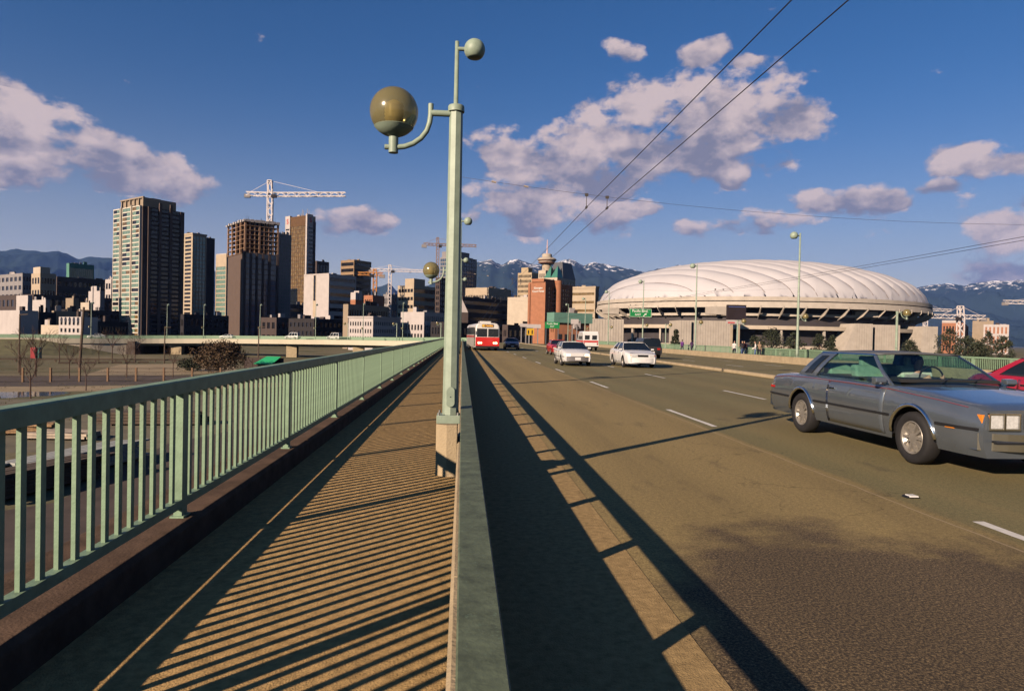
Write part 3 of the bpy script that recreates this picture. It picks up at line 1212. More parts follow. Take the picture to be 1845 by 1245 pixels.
    if g.get('interior'):
        zc = lerp_tab(s['top'], 0.0)
        d = MB()
        d.box(rw0 + 0.15, ws0 - 0.02, -wB * 0.86, wB * 0.86, zc + 0.006, zc + 0.018)
        d.box(ws0 - 0.35, ws0 - 0.03, -wB * 0.84, wB * 0.84, zc + 0.016, zc + 0.05)
        d.build('dashboard', dash_m, t)
        for sy in (-0.38, 0.38):
            q = MB()
            q.prism([(-0.42, zc - 0.1), (-0.26, zc - 0.1), (-0.32, zc + 0.16), (-0.36, zc + 0.20), (-0.46, zc + 0.20), (-0.5, zc + 0.16)], 'y', sy - 0.26, sy + 0.26)
            q.build('seat', seat_m, t, bevel=0.03)
            MB().prism([(-0.37, zc + 0.18), (-0.40, zc + 0.34), (-0.48, zc + 0.34), (-0.47, zc + 0.18)], 'y', sy - 0.13, sy + 0.13).build('headrest', seat_m, t, bevel=0.02)
        MB().prism([(-1.35, zc - 0.1), (-1.05, zc - 0.1), (-1.15, zc + 0.18), (-1.32, zc + 0.2)], 'y', -0.62, 0.62).build('rear_seat', seat_m, t, bevel=0.03)
        MB().tube([(0.02 + 0.06 * math.cos(a) * 0.3, 0.38 + 0.18 * math.cos(a), zc + 0.03 + 0.17 * math.sin(a)) for a in [i * math.pi / 8 for i in range(17)]], 0.014, 6).build('steering_wheel', black, t)
    # doors
    for (d0, d1) in s.get('doors', []):
        for sd in (-1, 1):
            m_ = MB()
            K, J = max(6, int((d1 - d0) / 0.09)), 9
            vs, fs = [], []
            for i in range(K + 1):
                for j in range(J + 1):
                    xx = d0 + (d1 - d0) * i / K
                    zt = lerp_tab(s['belt'], xx) - 0.02
                    zl = sill + 0.045
                    for xc in (wb / 2, -wb / 2):
                        dd = abs(xx - xc)
                        if dd < ra + 0.03:
                            zl = max(zl, wr + math.sqrt((ra + 0.03) ** 2 - dd * dd))
                    zz = zl + (zt - zl) * j / J
                    vs.append((xx, sd * (side_y(xx, zz) + 0.008), zz))
            for i in range(K):
                for j in range(J):
                    a = i * (J + 1) + j
                    fs.append((a, a + 1, a + J + 2, a + J + 1))
            m_.add(vs, fs)
            dr = m_.build('door', paint, t, smooth=True)
            sf = dr.modifiers.new('solid', 'SOLIDIFY')
            sf.thickness = 0.012
            sf.offset = -1
            hx = d0 + 0.10
            hz = lerp_tab(s['belt'], hx) - 0.13
            hy = side_y(hx, hz) + 0.02
            MB().box(hx, hx + 0.16, sd * hy - 0.012, sd * hy + 0.012, hz - 0.015, hz + 0.015).build('door_handle', s.get('trim', chrome), dr, bevel=0.004)
            if s.get('detail'):
                e = MB()
                for xe in (d0 - 0.006, d1 + 0.006):
                    pts = []
                    for j in range(8):
                        zz = sill + 0.05 + (lerp_tab(s['belt'], xe) - sill - 0.06) * j / 7
                        pts.append((xe, sd * (side_y(xe, zz) + 0.001), zz))
                    e.tube(pts, 0.005, 4)
                e.build('door_gap', black, dr)
    # mirrors
    for sd in (-1, 1):
        mx_ = ws0 - 0.18
        mz = lerp_tab(s['belt'], mx_) + 0.09
        my = sd * (side_y(mx_, mz - 0.15) + 0.06)
        mo = MB().prism([(-0.05, -0.055), (0.02, -0.06), (0.07, -0.02), (0.06, 0.045), (-0.05, 0.05)], 'y', my - 0.08, my + 0.08)
        ob = mo.build('mirror', s.get('mirror', paint), t, bevel=0.012)
        ob.location = (mx_, 0, mz)
    # belt moulding, wheel arch lips
    if s.get('moulding'):
        for sd in (-1, 1):
            zm = s['moulding']
            segs = [(x0 + 0.05, -wb / 2 - ra - 0.03), (-wb / 2 + ra + 0.03, wb / 2 - ra - 0.03), (wb / 2 + ra + 0.03, x1 - 0.05)]
            for a, c in segs:
                if c - a < 0.15:
                    continue
                pts = [(a + (c - a) * i / 12, sd * (side_y(a + (c - a) * i / 12, zm) + 0.012), zm + s.get('mslope', 0) * (a + (c - a) * i / 12)) for i in range(13)]
                mo = MB()
                for p, q in zip(pts, pts[1:]):
                    mo.bar(p, q, 0.014, 0.032)
                mo.build('side_moulding', black, t)
    if s.get('pinstripe'):
        for sd in (-1, 1):
            pts = []
            for i in range(41):
                xx = x0 + 0.12 + (x1 - x0 - 0.35) * i / 40
                zz = lerp_tab(s['belt'], xx) - 0.015
                pts.append((xx, sd * (side_y(xx, zz) + 0.008), zz))
            MB().tube(pts, 0.0035, 5).build('pinstripe', s['pinstripe'], t)
    if s.get('arch_trim'):
        for sd in (-1, 1):
            for xc in (wb / 2, -wb / 2):
                pts = []
                for i in range(17):
                    a = math.pi * (0.03 + 0.94 * i / 16)
                    px, pz = xc + (ra + 0.012) * math.cos(a), wr + (ra + 0.012) * math.sin(a)
                    if pz > sill:
                        pts.append((px, sd * (side_y(px, pz) + 0.004), pz))
                MB().tube(pts, 0.028, 6).build('wheel_arch_trim', s['arch_trim'], t, smooth=True)
    # wheels
    tme, rme, sme = wheel_meshes(wr, s.get('ww', 0.19), name, rim_m, s.get('spokes', 0))
    tw = max(q for _, q in s['wid']) - s.get('ww', 0.19) / 2 - 0.012
    for xc in (wb / 2, -wb / 2):
        for sd in (-1, 1):
            wo_ = inst(tme, 'wheel', t, (xc, sd * tw, wr), (0, 0, 0 if sd > 0 else math.pi))
            inst(rme, 'rim', wo_)
            if sme:
                inst(sme, 'spokes', wo_)
    # ends
    bw = lerp_tab(s['wid'], x1)
    fz = s.get('bump_z', 0.48)
    bm_ = s.get('bumper', chrome)

    def bumper(nm, xe, dirn, hh):
        q = MB()
        pts = []
        for k in range(13):
            v_ = 2 * k / 12 - 1
            pts.append((xe + dirn * (0.10 - 0.16 * abs(v_) ** 3), v_ * (bw + 0.02)))
        for (xa, ya), (xb, yb) in zip(pts, pts[1:]):
            q.add([(xa, ya, fz - hh), (xb, yb, fz - hh), (xb, yb, fz + hh), (xa, ya, fz + hh), (xa - dirn * 0.14, ya, fz - hh), (xb - dirn * 0.14, yb, fz - hh), (xb - dirn * 0.14, yb, fz + hh), (xa - dirn * 0.14, ya, fz + hh)],
                  [(0, 1, 2, 3), (3, 2, 6, 7), (1, 0, 4, 5)])
        o = q.build(nm, bm_, t, smooth=True, auto=40)
        return o
    bf = bumper('front_bumper', x1, 1, s.get('bh', 0.09))
    br = bumper('rear_bumper', x0, -1, s.get('bh', 0.09))
    if s.get('detail'):
        MB().box(x1 + 0.06, x1 + 0.112, -bw * 0.9, bw * 0.9, fz - 0.012, fz + 0.012).build('bumper_strip', black, bf)
    zl = s.get('light_z', 0.68)
    lh = s.get('light_h', 0.075)
    hm = head_on if s.get('lit') else head_m
    for sd in (-1, 1):
        for k in range(s.get('lamps', 1)):
            lw_ = s.get('light_w', 0.17)
            yc = sd * (bw - 0.06 - lw_ / 2 - k * (lw_ + 0.02))
            q = MB().box(x1 - 0.06, x1 + 0.022, yc - lw_ / 2, yc + lw_ / 2, zl - lh, zl + lh)
            hl_ = q.build('headlight', hm, t, bevel=0.012)
            if s.get('detail'):
                z0_, z1_, y0_, y1_ = zl - lh - 0.014, zl + lh + 0.014, yc - lw_ / 2 - 0.014, yc + lw_ / 2 + 0.014
                bz = MB()
                bz.box(x1 - 0.04, x1 + 0.034, y0_, y1_, z0_, z0_ + 0.02)
                bz.box(x1 - 0.04, x1 + 0.034, y0_, y1_, z1_ - 0.02, z1_)
                bz.box(x1 - 0.04, x1 + 0.033, y0_, y0_ + 0.018, z0_ + 0.02, z1_ - 0.02)
                bz.box(x1 - 0.04, x1 + 0.033, y1_ - 0.018, y1_, z0_ + 0.02, z1_ - 0.02)
                bz.build('headlight_bezel', chrome, hl_)
        q = MB().box(x1 - 0.16, x1 - 0.02, sd * (bw - 0.03) - 0.03, sd * (bw - 0.03) + 0.035, zl - lh * 0.9, zl + lh * 0.9)
        q.build('indicator', s.get('indicator', amber), t, bevel=0.006)
        q = MB().box(x0 - 0.018, x0 + 0.06, sd * (bw - 0.22) - 0.13, sd * (bw - 0.22) + 0.13, zl - 0.06, zl + 0.07)
        q.build('tail_light', tail_m, t, bevel=0.01)
        if s.get('side_marker'):
            for xm, mm_ in ((x1 - 0.45, amber), (x0 + 0.22, tail_m)):
                zz = fz + 0.13 if xm > 0 else fz + 0.27
                yy = sd * side_y(xm, zz)
                MB().box(xm - 0.075, xm + 0.075, yy - 0.012, yy + 0.012, zz - 0.02, zz + 0.02).build('side_marker', mm_, t)
    gw = bw - 0.10 - s.get('light_w', 0.17) * s.get('lamps', 1) - 0.03 * s.get('lamps', 1)
    gr = MB().box(x1 - 0.05, x1 + 0.018, -gw, gw, zl - lh * s.get('gh_', 1.0), zl + lh * s.get('gh_', 1.0)).build('grille', s.get('grille', grille_m), t)
    if s.get('detail'):
        q = MB()
        for k in range(25):
            yy = -gw + 2 * gw * k / 24
            q.box(x1 + 0.015, x1 + 0.03, yy - 0.006, yy + 0.006, zl - lh * s.get('gh_', 1), zl + lh * s.get('gh_', 1))
        q.box(x1 + 0.01, x1 + 0.036, -0.03, 0.03, zl - lh * 1.3, zl + lh * 1.3)
        q.build('grille_bars', chrome, gr, kind='stuff')
    MB().box(x1 + 0.085, x1 + 0.108, -0.16, 0.16, fz - 0.075, fz + 0.075).build('number_plate', plate_m, t)
    MB().box(x0 - 0.13, x0 - 0.108, -0.16, 0.16, fz - 0.075, fz + 0.075).build('number_plate', plate_m, t)
    for sd in (-0.25, 0.2):
        MB().tube([(ws0 + 0.09, sd, lerp_tab(s['top'], ws0) + 0.015), (ws0 - 0.14, sd + 0.34, lerp_tab(s['top'], ws0) + 0.085)], 0.006, 4).build('wiper', black, t)
    return t


def paint(name, col, rough=0.28, metal=0.0, coat=0.6):
    return M(name, col, rough, metal, 0.05, 4, 0, 0, 0.5, coat=coat)


coupe_paint = paint('coupe_paint', (0.15, 0.175, 0.205), 0.22, 0.5, 1.0)
coupe = dict(paint=coupe_paint, wr=0.345, wb=2.96, sill=0.27, rear=-2.88, front=2.62, gap=0.075, ww=0.22,
             top=[(-2.88, 0.90), (-2.7, 0.985), (-2.3, 1.02), (-1.72, 1.045), (0.98, 1.035), (1.6, 1.00), (2.45, 0.90), (2.62, 0.84)],
             belt=[(-2.88, 0.84), (-2.7, 0.92), (-2.2, 0.965), (-1.4, 0.99), (0.0, 0.985), (1.0, 0.965), (2.0, 0.90), (2.5, 0.85), (2.62, 0.80)],
             wid=[(-2.88, 0.83), (-2.7, 0.885), (-1.8, 0.94), (0, 0.955), (1.5, 0.945), (2.3, 0.905), (2.62, 0.84)],
             gh=dict(ws0=1.0, ws1=0.22, rw1=-1.28, rw0=-1.80, roof=1.475, wbase=0.86, wroof=0.66, cp=0.62, opera=(0.20, 0.44), glass=glass_clear, interior=True, trim=chrome,
                     roof_mat=M('vinyl_roof', (0.10, 0.105, 0.115), 0.55, 0, 0.1, 30, 0.2, 200)),
             doors=[(-0.62, 0.88)], moulding=0.60, pinstripe=M('pinstripe_red', (0.30, 0.04, 0.06), 0.4, 0, 0), arch_trim=chrome, spokes=10, side_marker=True,
             bump_z=0.46, bh=0.10, light_z=0.70, light_h=0.085, light_w=0.17, lamps=2, gh_=1.0, detail=True)
coupe_o = car('coupe', 'grey two door coupe driving towards the camera at right', 'car', (6.90, 10.12, 0.004), R(-90), coupe)

white_p = paint('car_white', (0.74, 0.72, 0.70))
hatch = dict(paint=white_p, wr=0.29, wb=2.45, sill=0.24, rear=-2.0, front=2.05, ww=0.17, chin=0.03,
             top=[(-2.0, 0.88), (-1.8, 0.96), (1.0, 0.97), (1.5, 0.90), (1.95, 0.76), (2.05, 0.70)],
             belt=[(-2.0, 0.84), (-1.5, 0.92), (0.9, 0.90), (1.6, 0.80), (1.95, 0.71), (2.05, 0.66)],
             wid=[(-2.0, 0.76), (-1.6, 0.82), (0, 0.84), (1.5, 0.82), (1.9, 0.77), (2.05, 0.70)],
             gh=dict(ws0=1.05, ws1=0.30, rw1=-1.35, rw0=-1.95, roof=1.36, wbase=0.76, wroof=0.58, cp=0.22, splits=[0.42], trim=black),
             doors=[(-0.75, 0.15), (0.17, 1.0)], moulding=0.52, bumper=M('bumper_grey', (0.16, 0.15, 0.15), 0.55, 0, 0.05), bump_z=0.42, bh=0.13, light_z=0.61, light_h=0.06, light_w=0.24, lit=True, grille=white_p, trim=black)
car('hatchback', 'white hatchback with lit headlights heading towards the camera in the middle lane', 'car', (6.35, 39.2, 0.004), R(-90), hatch)
sedan = dict(paint=paint('car_white_clean', (0.78, 0.76, 0.74)), wr=0.31, wb=2.62, sill=0.22, rear=-2.35, front=2.35, ww=0.18, chin=0.02,
             top=[(-2.35, 0.90), (-2.2, 1.00), (-1.55, 1.04), (1.05, 0.99), (1.7, 0.90), (2.2, 0.78), (2.35, 0.70)],
             belt=[(-2.35, 0.86), (-2.0, 0.95), (0, 0.93), (1.2, 0.88), (2.0, 0.77), (2.35, 0.66)],
             wid=[(-2.35, 0.78), (-2.1, 0.85), (0, 0.885), (1.7, 0.86), (2.2, 0.79), (2.35, 0.68)],
             gh=dict(ws0=1.15, ws1=0.40, rw1=-1.05, rw0=-1.75, roof=1.40, wbase=0.80, wroof=0.60, cp=0.25, splits=[0.42], trim=black),
             doors=[(-0.85, 0.12), (0.14, 1.05)], bumper=None, bump_z=0.42, bh=0.13, light_z=0.66, light_h=0.055, light_w=0.26, trim=black)
sedan['bumper'] = sedan['paint']
car('sedan', 'clean white sedan heading towards the camera in the lane beside the median', 'car', (9.75, 38.6, 0.004), R(-90), sedan)
blue = dict(sedan)
blue.update(paint=paint('car_blue', (0.035, 0.045, 0.16)), bumper=black)
car('small_car', 'dark blue car driving beside the trolley bus', 'car', (5.9, 82.0, 0.004), R(-90), blue)
redp = paint('car_red', (0.38, 0.012, 0.03), 0.2)
red = dict(sedan)
red.update(paint=redp, bumper=redp)
car('sedan', 'red car half hidden behind the grey coupe at the right edge', 'car', (12.1, 12.2, 0.004), R(-90), red)
red2 = dict(hatch)
red2.update(paint=paint('car_bright_red', (0.55, 0.02, 0.02), 0.3), lit=False, grille=black)
car('hatchback', 'red hatchback mostly hidden behind the white hatchback', 'car', (8.7, 62.0, 0.004), R(-90), red2)
suv = dict(sedan)
suv.update(paint=paint('car_dark', (0.02, 0.02, 0.025), 0.3), bumper=black, wr=0.35, sill=0.34,
           top=[(-2.2, 1.0), (-2.0, 1.12), (1.05, 1.12), (1.7, 1.05), (2.15, 0.95), (2.25, 0.86)], belt=[(-2.2, 0.98), (-2.0, 1.08), (1.2, 1.04), (2.25, 0.84)], rear=-2.2, front=2.25,
           gh=dict(ws0=1.0, ws1=0.45, rw1=-1.95, rw0=-2.15, roof=1.72, wbase=0.80, wroof=0.66, cp=0.12, splits=[0.3, 0.66]), bump_z=0.52, light_z=0.80)
car('utility_vehicle', 'dark utility vehicle driving away just beyond the white sedan', 'car', (15.8, 58.0, right_z(15.8) + 0.004), R(90), suv)

# ---- high roofed white van with red band
van = thing('ambulance_van', 'high roofed white van with red side band between the two white cars', 'van', (16.2, 88.0, right_z(16.2) + 0.004), R(90))
vw = paint('van_white', (0.74, 0.72, 0.69))
vr = M('van_red', (0.55, 0.03, 0.03), 0.4, 0, 0)
VB = MB()
prof = [(-2.7, 0.40), (-2.7, 1.5), (-2.62, 2.2), (-2.45, 2.45), (0.3, 2.45), (0.7, 2.3), (0.95, 2.0), (1.6, 1.35), (2.35, 1.15), (2.5, 0.95), (2.5, 0.40)]
nsec = 9
for i in range(nsec):
    pass
for v0, v1, k0, k1 in ((-1, -0.93, 0.93, 1), (-0.93, 0.93, 1, 1), (0.93, 1, 1, 0.93)):
    a = [(x, v0 * 1.0, 0.4 + (z - 0.4) * k0) for x, z in prof]
    c = [(x, v1 * 1.0, 0.4 + (z - 0.4) * k1) for x, z in prof]
    n = len(prof)
    VB.add(a + c, [(i, i + 1, n + i + 1, n + i) for i in range(n - 1)])
VB.add([(x, -1.0, 0.4 + (z - 0.4) * 0.93) for x, z in prof], [tuple(range(len(prof)))])
VB.add([(x, 1.0, 0.4 + (z - 0.4) * 0.93) for x, z in prof], [tuple(range(len(prof)))])
VB.build('body', vw, van)
for sd in (-1, 1):
    MB().box(-2.69, 2.45, sd * 1.0 - 0.008, sd * 1.0 + 0.008, 1.05, 1.28).build('red_band', vr, van)
    for xa in (-2.3, -1.3, -0.3):
        MB().box(xa, xa + 0.8, sd * 1.0 - 0.01, sd * 1.0 + 0.01, 1.4, 1.85).build('side_window', glass_dark, van)
    MB().box(-2.715, -2.69, sd * 0.47 - 0.3, sd * 0.47 + 0.3, 1.4, 1.95).build('rear_window', glass_dark, van)
    MB().box(-2.72, -2.69, sd * 0.85 - 0.07, sd * 0.85 + 0.07, 0.75, 1.0).build('tail_light', tail_m, van)
MB().box(-2.712, -2.69, -0.95, 0.95, 1.05, 1.28).build('red_band', vr, van)
MB().box(-2.8, -2.68, -0.98, 0.98, 0.42, 0.58).build('rear_bumper', black, van)
tme, rme, _ = wheel_meshes(0.36, 0.22, 'van', rim_m)
for xc in (-1.6, 1.55):
    for sd in (-1, 1):
        wo_ = inst(tme, 'wheel', van, (xc, sd * 0.88, 0.36), (0, 0, 0 if sd > 0 else math.pi))
        inst(rme, 'rim', wo_)

# ---- trolley bus
BUSY = 72.0
bus = thing('trolley_bus', 'red and white trolley bus coming along the kerb lane', 'bus', (2.66, BUSY, 0.004), R(-86))
bred = paint('bus_red', (0.62, 0.025, 0.02), 0.3)
bwhite = paint('bus_white', (0.72, 0.68, 0.62), 0.35)
bgrey = M('bus_silver', (0.50, 0.45, 0.40), 0.4, 0.3, 0.06, 3)
HW = 1.28
LEN = 12.0


def bus_section(x, inset=0.0):
    w_ = HW - inset
    return [(x, -w_, 0.32), (x, -w_, 2.30), (x, -w_ + 0.05, 2.62), (x, -w_ + 0.22, 2.84), (x, -w_ + 0.5, 2.92), (x, w_ - 0.5, 2.92), (x, w_ - 0.22, 2.84), (x, w_ - 0.05, 2.62), (x, w_, 2.30), (x, w_, 0.32)]


b = MB()
secs = [bus_section(-LEN), bus_section(-0.25), bus_section(-0.06, 0.03), bus_section(0.0, 0.12)]
n = 10
b.add([p for q in secs for p in q], [(i * n + k, i * n + (k + 1) % n, (i + 1) * n + (k + 1) % n, (i + 1) * n + k) for i in range(3) for k in range(n)])
b.add(secs[0], [tuple(range(n))])
b.add(secs[3], [tuple(range(n))])
b.build('body', bwhite, bus, smooth=True, auto=35)
MB().prism([(-HW + 0.02, 0.42), (HW - 0.02, 0.42), (HW - 0.02, 1.42), (-HW + 0.02, 1.42)], 'x', -0.02, 0.03).build('front_panel', bred, bus, bevel=0.03)
for sd in (-1, 1):
    MB().box(-LEN + 0.02, -0.3, sd * HW - 0.012, sd * HW + 0.012, 1.36, 1.62).build('side_band', bred, bus)
    MB().box(-LEN + 0.02, -0.3, sd * HW - 0.010, sd * HW + 0.010, 0.35, 1.34).build('side_panel', bgrey, bus)
    for i in range(8):
        xa = -1.6 - i * 1.3
        MB().box(xa - 1.1, xa, sd * HW - 0.014, sd * HW + 0.014, 1.68, 2.48).build('side_window', glass_dark, bus)
    # windscreen halves
    y0, y1 = (0.06, HW - 0.14) if sd > 0 else (-HW + 0.14, -0.06)
    MB().box(-0.03, 0.028, y0, y1, 1.46, 2.32).build('windscreen', glass_dark, bus, bevel=0.02)
    MB().tube([(0.02, sd * 0.92, 0.82), (0.055, sd * 0.92, 0.82)], 0.12, 14).build('headlight', head_on, bus)
    MB().tube([(0.02, sd * 0.68, 0.82), (0.055, sd * 0.68, 0.82)], 0.10, 14).build('headlight', head_on, bus)
    MB().box(0.03, 0.16, sd * (HW + 0.12) - 0.06, sd * (HW + 0.12) + 0.06, 1.75, 2.1).build('mirror', black, bus)
    MB().tube([(0.04, sd * 0.2, 1.46), (0.045, sd * 0.65, 2.0)], 0.012, 5).build('wiper', black, bus)
for xa in (-0.55, -1.05):
    MB().box(xa - 0.42, xa + 0.02, -HW - 0.016, -HW + 0.01, 0.5, 2.4).build('door', glass_dark, bus)
MB().box(-0.04, 0.10, -HW + 0.02, HW - 0.02, 0.28, 0.50).build('bumper', black, bus, bevel=0.03)
sgn = MB().box(-0.06, 0.03, -0.62, 0.62, 2.48, 2.78).build('destination_sign', black, bus)
MB().box(0.03, 0.034, -0.58, -0.33, 2.51, 2.75).build('route_box', M('sign_amber', (0.6, 0.32, 0.03), 0.5, 0, 0, emit=(1, 0.5, 0.05), estr=0.25), sgn)
sign_o = M('sign_orange', (0.7, 0.30, 0.03), 0.5, 0, 0, emit=(1.0, 0.40, 0.05), estr=0.6)
text('sign_text', 'Cambie', 0.26, sign_o, sgn, (0.036, 0.16, 2.63), (R(90), 0, R(90)), 0.003)
text('sign_text', '15', 0.24, black, sgn, (0.038, -0.455, 2.63), (R(90), 0, R(90)), 0.003)
tme, rme, _ = wheel_meshes(0.48, 0.28, 'bus', rim_m)
for xc in (-2.3, -8.8):
    for sd in (-1, 1):
        wo_ = inst(tme, 'wheel', bus, (xc, sd * (HW - 0.14), 0.48), (0, 0, 0 if sd > 0 else math.pi))
        inst(rme, 'rim', wo_)
MB().box(-4.5, -2.2, -0.6, 0.6, 2.9, 3.15).build('roof_unit', bwhite, bus, bevel=0.05)
for yy in (-0.32, 0.32):
    MB().tube([(-4.0, yy, 3.15), (-9.8, 2.05 + yy, 5.56)], 0.035, 6).build('trolley_pole', black, bus)

# ---------------------------------------------------------------- city buildings
ALPHA = R(51)


def wall(name, col, var=0.10, scale=0.25, rough=0.85):
    return M(name, col, rough, 0, var, scale, 0, 0, 0.2)


win_dark = M('window_dark', (0.018, 0.018, 0.022), 0.12, 0, 0.5, 0.3, spec=0.5)
win_green = M('window_green', (0.16, 0.24, 0.19), 0.12, 0, 0.35, 0.6, spec=0.6)
win_gold = M('window_gold', (0.17, 0.11, 0.045), 0.12, 0.0, 0.6, 0.35, spec=0.6)
win_teal = M('window_teal', (0.30, 0.46, 0.42), 0.1, 0, 0.3, 0.5, spec=0.7)
win_blue = M('window_blue', (0.05, 0.09, 0.16), 0.1, 0, 0.3, 0.3, spec=0.6)
W_brown = wall('wall_brown', (0.12, 0.085, 0.07))
W_umber = wall('wall_umber', (0.075, 0.055, 0.05))
W_beige = wall('wall_beige', (0.45, 0.36, 0.26))
W_cream = wall('wall_cream', (0.50, 0.42, 0.33))
W_white = wall('wall_white', (0.48, 0.43, 0.41))
W_grey = wall('wall_grey', (0.26, 0.24, 0.24))
W_brick = wall('wall_brick', (0.36, 0.155, 0.085), 0.16, 0.5)
W_tan = wall('wall_tan', (0.32, 0.25, 0.18))
W_green = wall('wall_green', (0.10, 0.24, 0.19))
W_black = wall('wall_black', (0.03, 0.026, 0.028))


def facade(mb_w, mb_p, wins, o, u, nrm, Wd, H, spec, dep=0.28):
    """wall rectangle with window openings. o: lower corner, u: unit along, nrm: outward"""
    up_ = Vector((0, 0, 1))

    def P(a, h, dd=0.0):
        return o + u * a + up_ * h - nrm * dd
    if not spec:
        mb_w.quad(P(0, 0), P(Wd, 0), P(Wd, H), P(0, H))
        return
    nx, ny, wf, hf = spec[:4]
    mx = spec[4] if len(spec) > 4 else 0.6
    zt = spec[5] if len(spec) > 5 else 1.0
    zb = spec[6] if len(spec) > 6 else 0.5
    mx = min(mx, Wd * 0.2)
    cw = (Wd - 2 * mx) / nx
    ch = (H - zt - zb) / ny
    xs, zs = [0.0], [0.0]
    hx, hz = [], []
    for i in range(nx):
        a = mx + cw * (i + 0.5 - wf / 2)
        b = mx + cw * (i + 0.5 + wf / 2)
        hx.append((a, b))
        xs += [a, b]
    for j in range(ny):
        a = zb + ch * (j + 0.5 - hf / 2)
        b = zb + ch * (j + 0.5 + hf / 2)
        hz.append((a, b))
        zs += [a, b]
    xs.append(Wd)
    zs.append(H)
    # solid columns between openings full height, then spandrels
    for i in range(0, len(xs) - 1, 2):
        if xs[i + 1] - xs[i] > 1e-4:
            mb_w.quad(P(xs[i], 0), P(xs[i + 1], 0), P(xs[i + 1], H), P(xs[i], H))
    for i in range(1, len(xs) - 1, 2):
        for j in range(0, len(zs) - 1, 2):
            if zs[j + 1] - zs[j] > 1e-4:
                mb_w.quad(P(xs[i], zs[j]), P(xs[i + 1], zs[j]), P(xs[i + 1], zs[j + 1]), P(xs[i], zs[j + 1]))
    for (a, b) in hx:
        for (c, d) in hz:
            mb_w.quad(P(a, c), P(b, c), P(b, c, dep), P(a, c, dep))
            mb_w.quad(P(a, d), P(b, d), P(b, d, dep), P(a, d, dep))
            mb_w.quad(P(a, c), P(a, d), P(a, d, dep), P(a, c, dep))
            mb_w.quad(P(b, c), P(b, d), P(b, d, dep), P(b, c, dep))
            if wins is not None:
                wins.append((P((a + b) / 2, (c + d) / 2, dep), u, nrm, b - a, d - c))
            else:
                mb_p.quad(P(a, c, dep), P(b, c, dep), P(b, d, dep), P(a, d, dep))


def xsolve(P0, d, px, py):
    r = ray(px, py)
    mth = r.x / r.y
    return (mth * P0.y - P0.x) / (d.x - mth * d.y)


def block(name, label, xl, xc, xr, ytop, Y, wallm, left=None, right=None, glass=win_dark, alpha=ALPHA, zb=GZ, each=False, pent=(), cat='building', ybot=None, wall_r=None, parapet=0.0, glass_r=None):
    """tower block whose nearest vertical edge stands at image column xc, distance Y"""
    ym = (ytop + 600) / 2
    P0 = at(xc, ym, Y)
    dR = Vector((math.cos(alpha), math.sin(alpha), 0))
    dL = Vector((-math.sin(alpha), math.cos(alpha), 0))
    wR = xsolve(P0, dR, xr, ym) if xr is not None and xr > xc + 0.5 else 8.0
    wL = xsolve(P0, dL, xl, ym) if xl is not None and xl < xc - 0.5 else 8.0
    wR = max(2.0, min(abs(wR), 160))
    wL = max(2.0, min(abs(wL), 160))
    ztop = at(xc, ytop, Y).z
    H = ztop - zb
    t = thing(name, label, cat, (P0.x, P0.y, zb), alpha)
    X, Yv = Vector((1, 0, 0)), Vector((0, 1, 0))
    O = Vector((0, 0, 0))
    wm, pm, pm2 = MB(), MB(), MB()
    wins = [] if each else None
    wins_r = [] if each else None
    facade(wm, pm, wins, O, Yv, -X, wL, H, left)
    facade(wm, pm2, wins_r, O, X, -Yv, wR, H, right)
    wm.quad((wR, 0, 0), (wR, wL, 0), (wR, wL, H), (wR, 0, H))
    wm.quad((0, wL, 0), (wR, wL, 0), (wR, wL, H), (0, wL, H))
    wm.quad((0, 0, H), (wR, 0, H), (wR, wL, H), (0, wL, H))
    wm.build('wall', wallm, t, fixn=False)
    if each:
        cache = {}
        for lst, gm in ((wins, glass), (wins_r, glass_r or glass)):
            for (c, u, nr, a, h) in lst:
                key = (round(a, 2), round(h, 2), round(u.x), gm.name)
                if key not in cache:
                    q = MB()
                    q.quad(-u * a / 2 - Vector((0, 0, h / 2)), u * a / 2 - Vector((0, 0, h / 2)), u * a / 2 + Vector((0, 0, h / 2)), -u * a / 2 + Vector((0, 0, h / 2)))
                    q.quad(Vector((0, 0, -h / 2)) + nr * 0.06 - u * 0.05, Vector((0, 0, -h / 2)) + nr * 0.06 + u * 0.05, Vector((0, 0, h / 2)) + nr * 0.06 + u * 0.05, Vector((0, 0, h / 2)) + nr * 0.06 - u * 0.05, 1)
                    cache[key] = q.mesh('window', [gm, wallm], fixn=False)
                inst(cache[key], 'window', t, c)
    else:
        if pm.f:
            pm.build('windows', glass, t, fixn=False, kind='stuff')
        if pm2.f:
            pm2.build('windows', glass_r or glass, t, fixn=False, kind='stuff')
    if parapet:
        q = MB()
        e = 0.35
        q.box(-e, wR + e, -e, 0.3, H - 0.2, H + parapet)
        q.box(-e, 0.3, 0.3, wL + e, H - 0.2, H + parapet)
        q.build('parapet', wallm, t)
    for (fx0, fx1, fy0, fy1, h, pmat) in pent:
        MB().box(wR * fx0, wR * fx1, wL * fy0, wL * fy1, H, H + h).build('roof_room', pmat or wallm, t)
    rs = random.Random(label)
    for _ in range(rs.randint(2, 5)):
        a, b = rs.uniform(0.05, 0.8) * wR, rs.uniform(0.05, 0.8) * wL
        sx, sy = rs.uniform(0.05, 0.18) * wR, rs.uniform(0.05, 0.18) * wL
        hh = rs.uniform(0.8, 2.6)
        zz = H + 0.004
        if any(q[0] * wR < a + sx and a < q[1] * wR and q[2] * wL < b + sy and b < q[3] * wL for q in pent):
            continue
        MB().box(a, a + sx, b, b + sy, zz, zz + hh).build('roof_unit', rs.choice([W_grey, W_white, W_umber, wallm]), t)
    return t, wL, wR, H


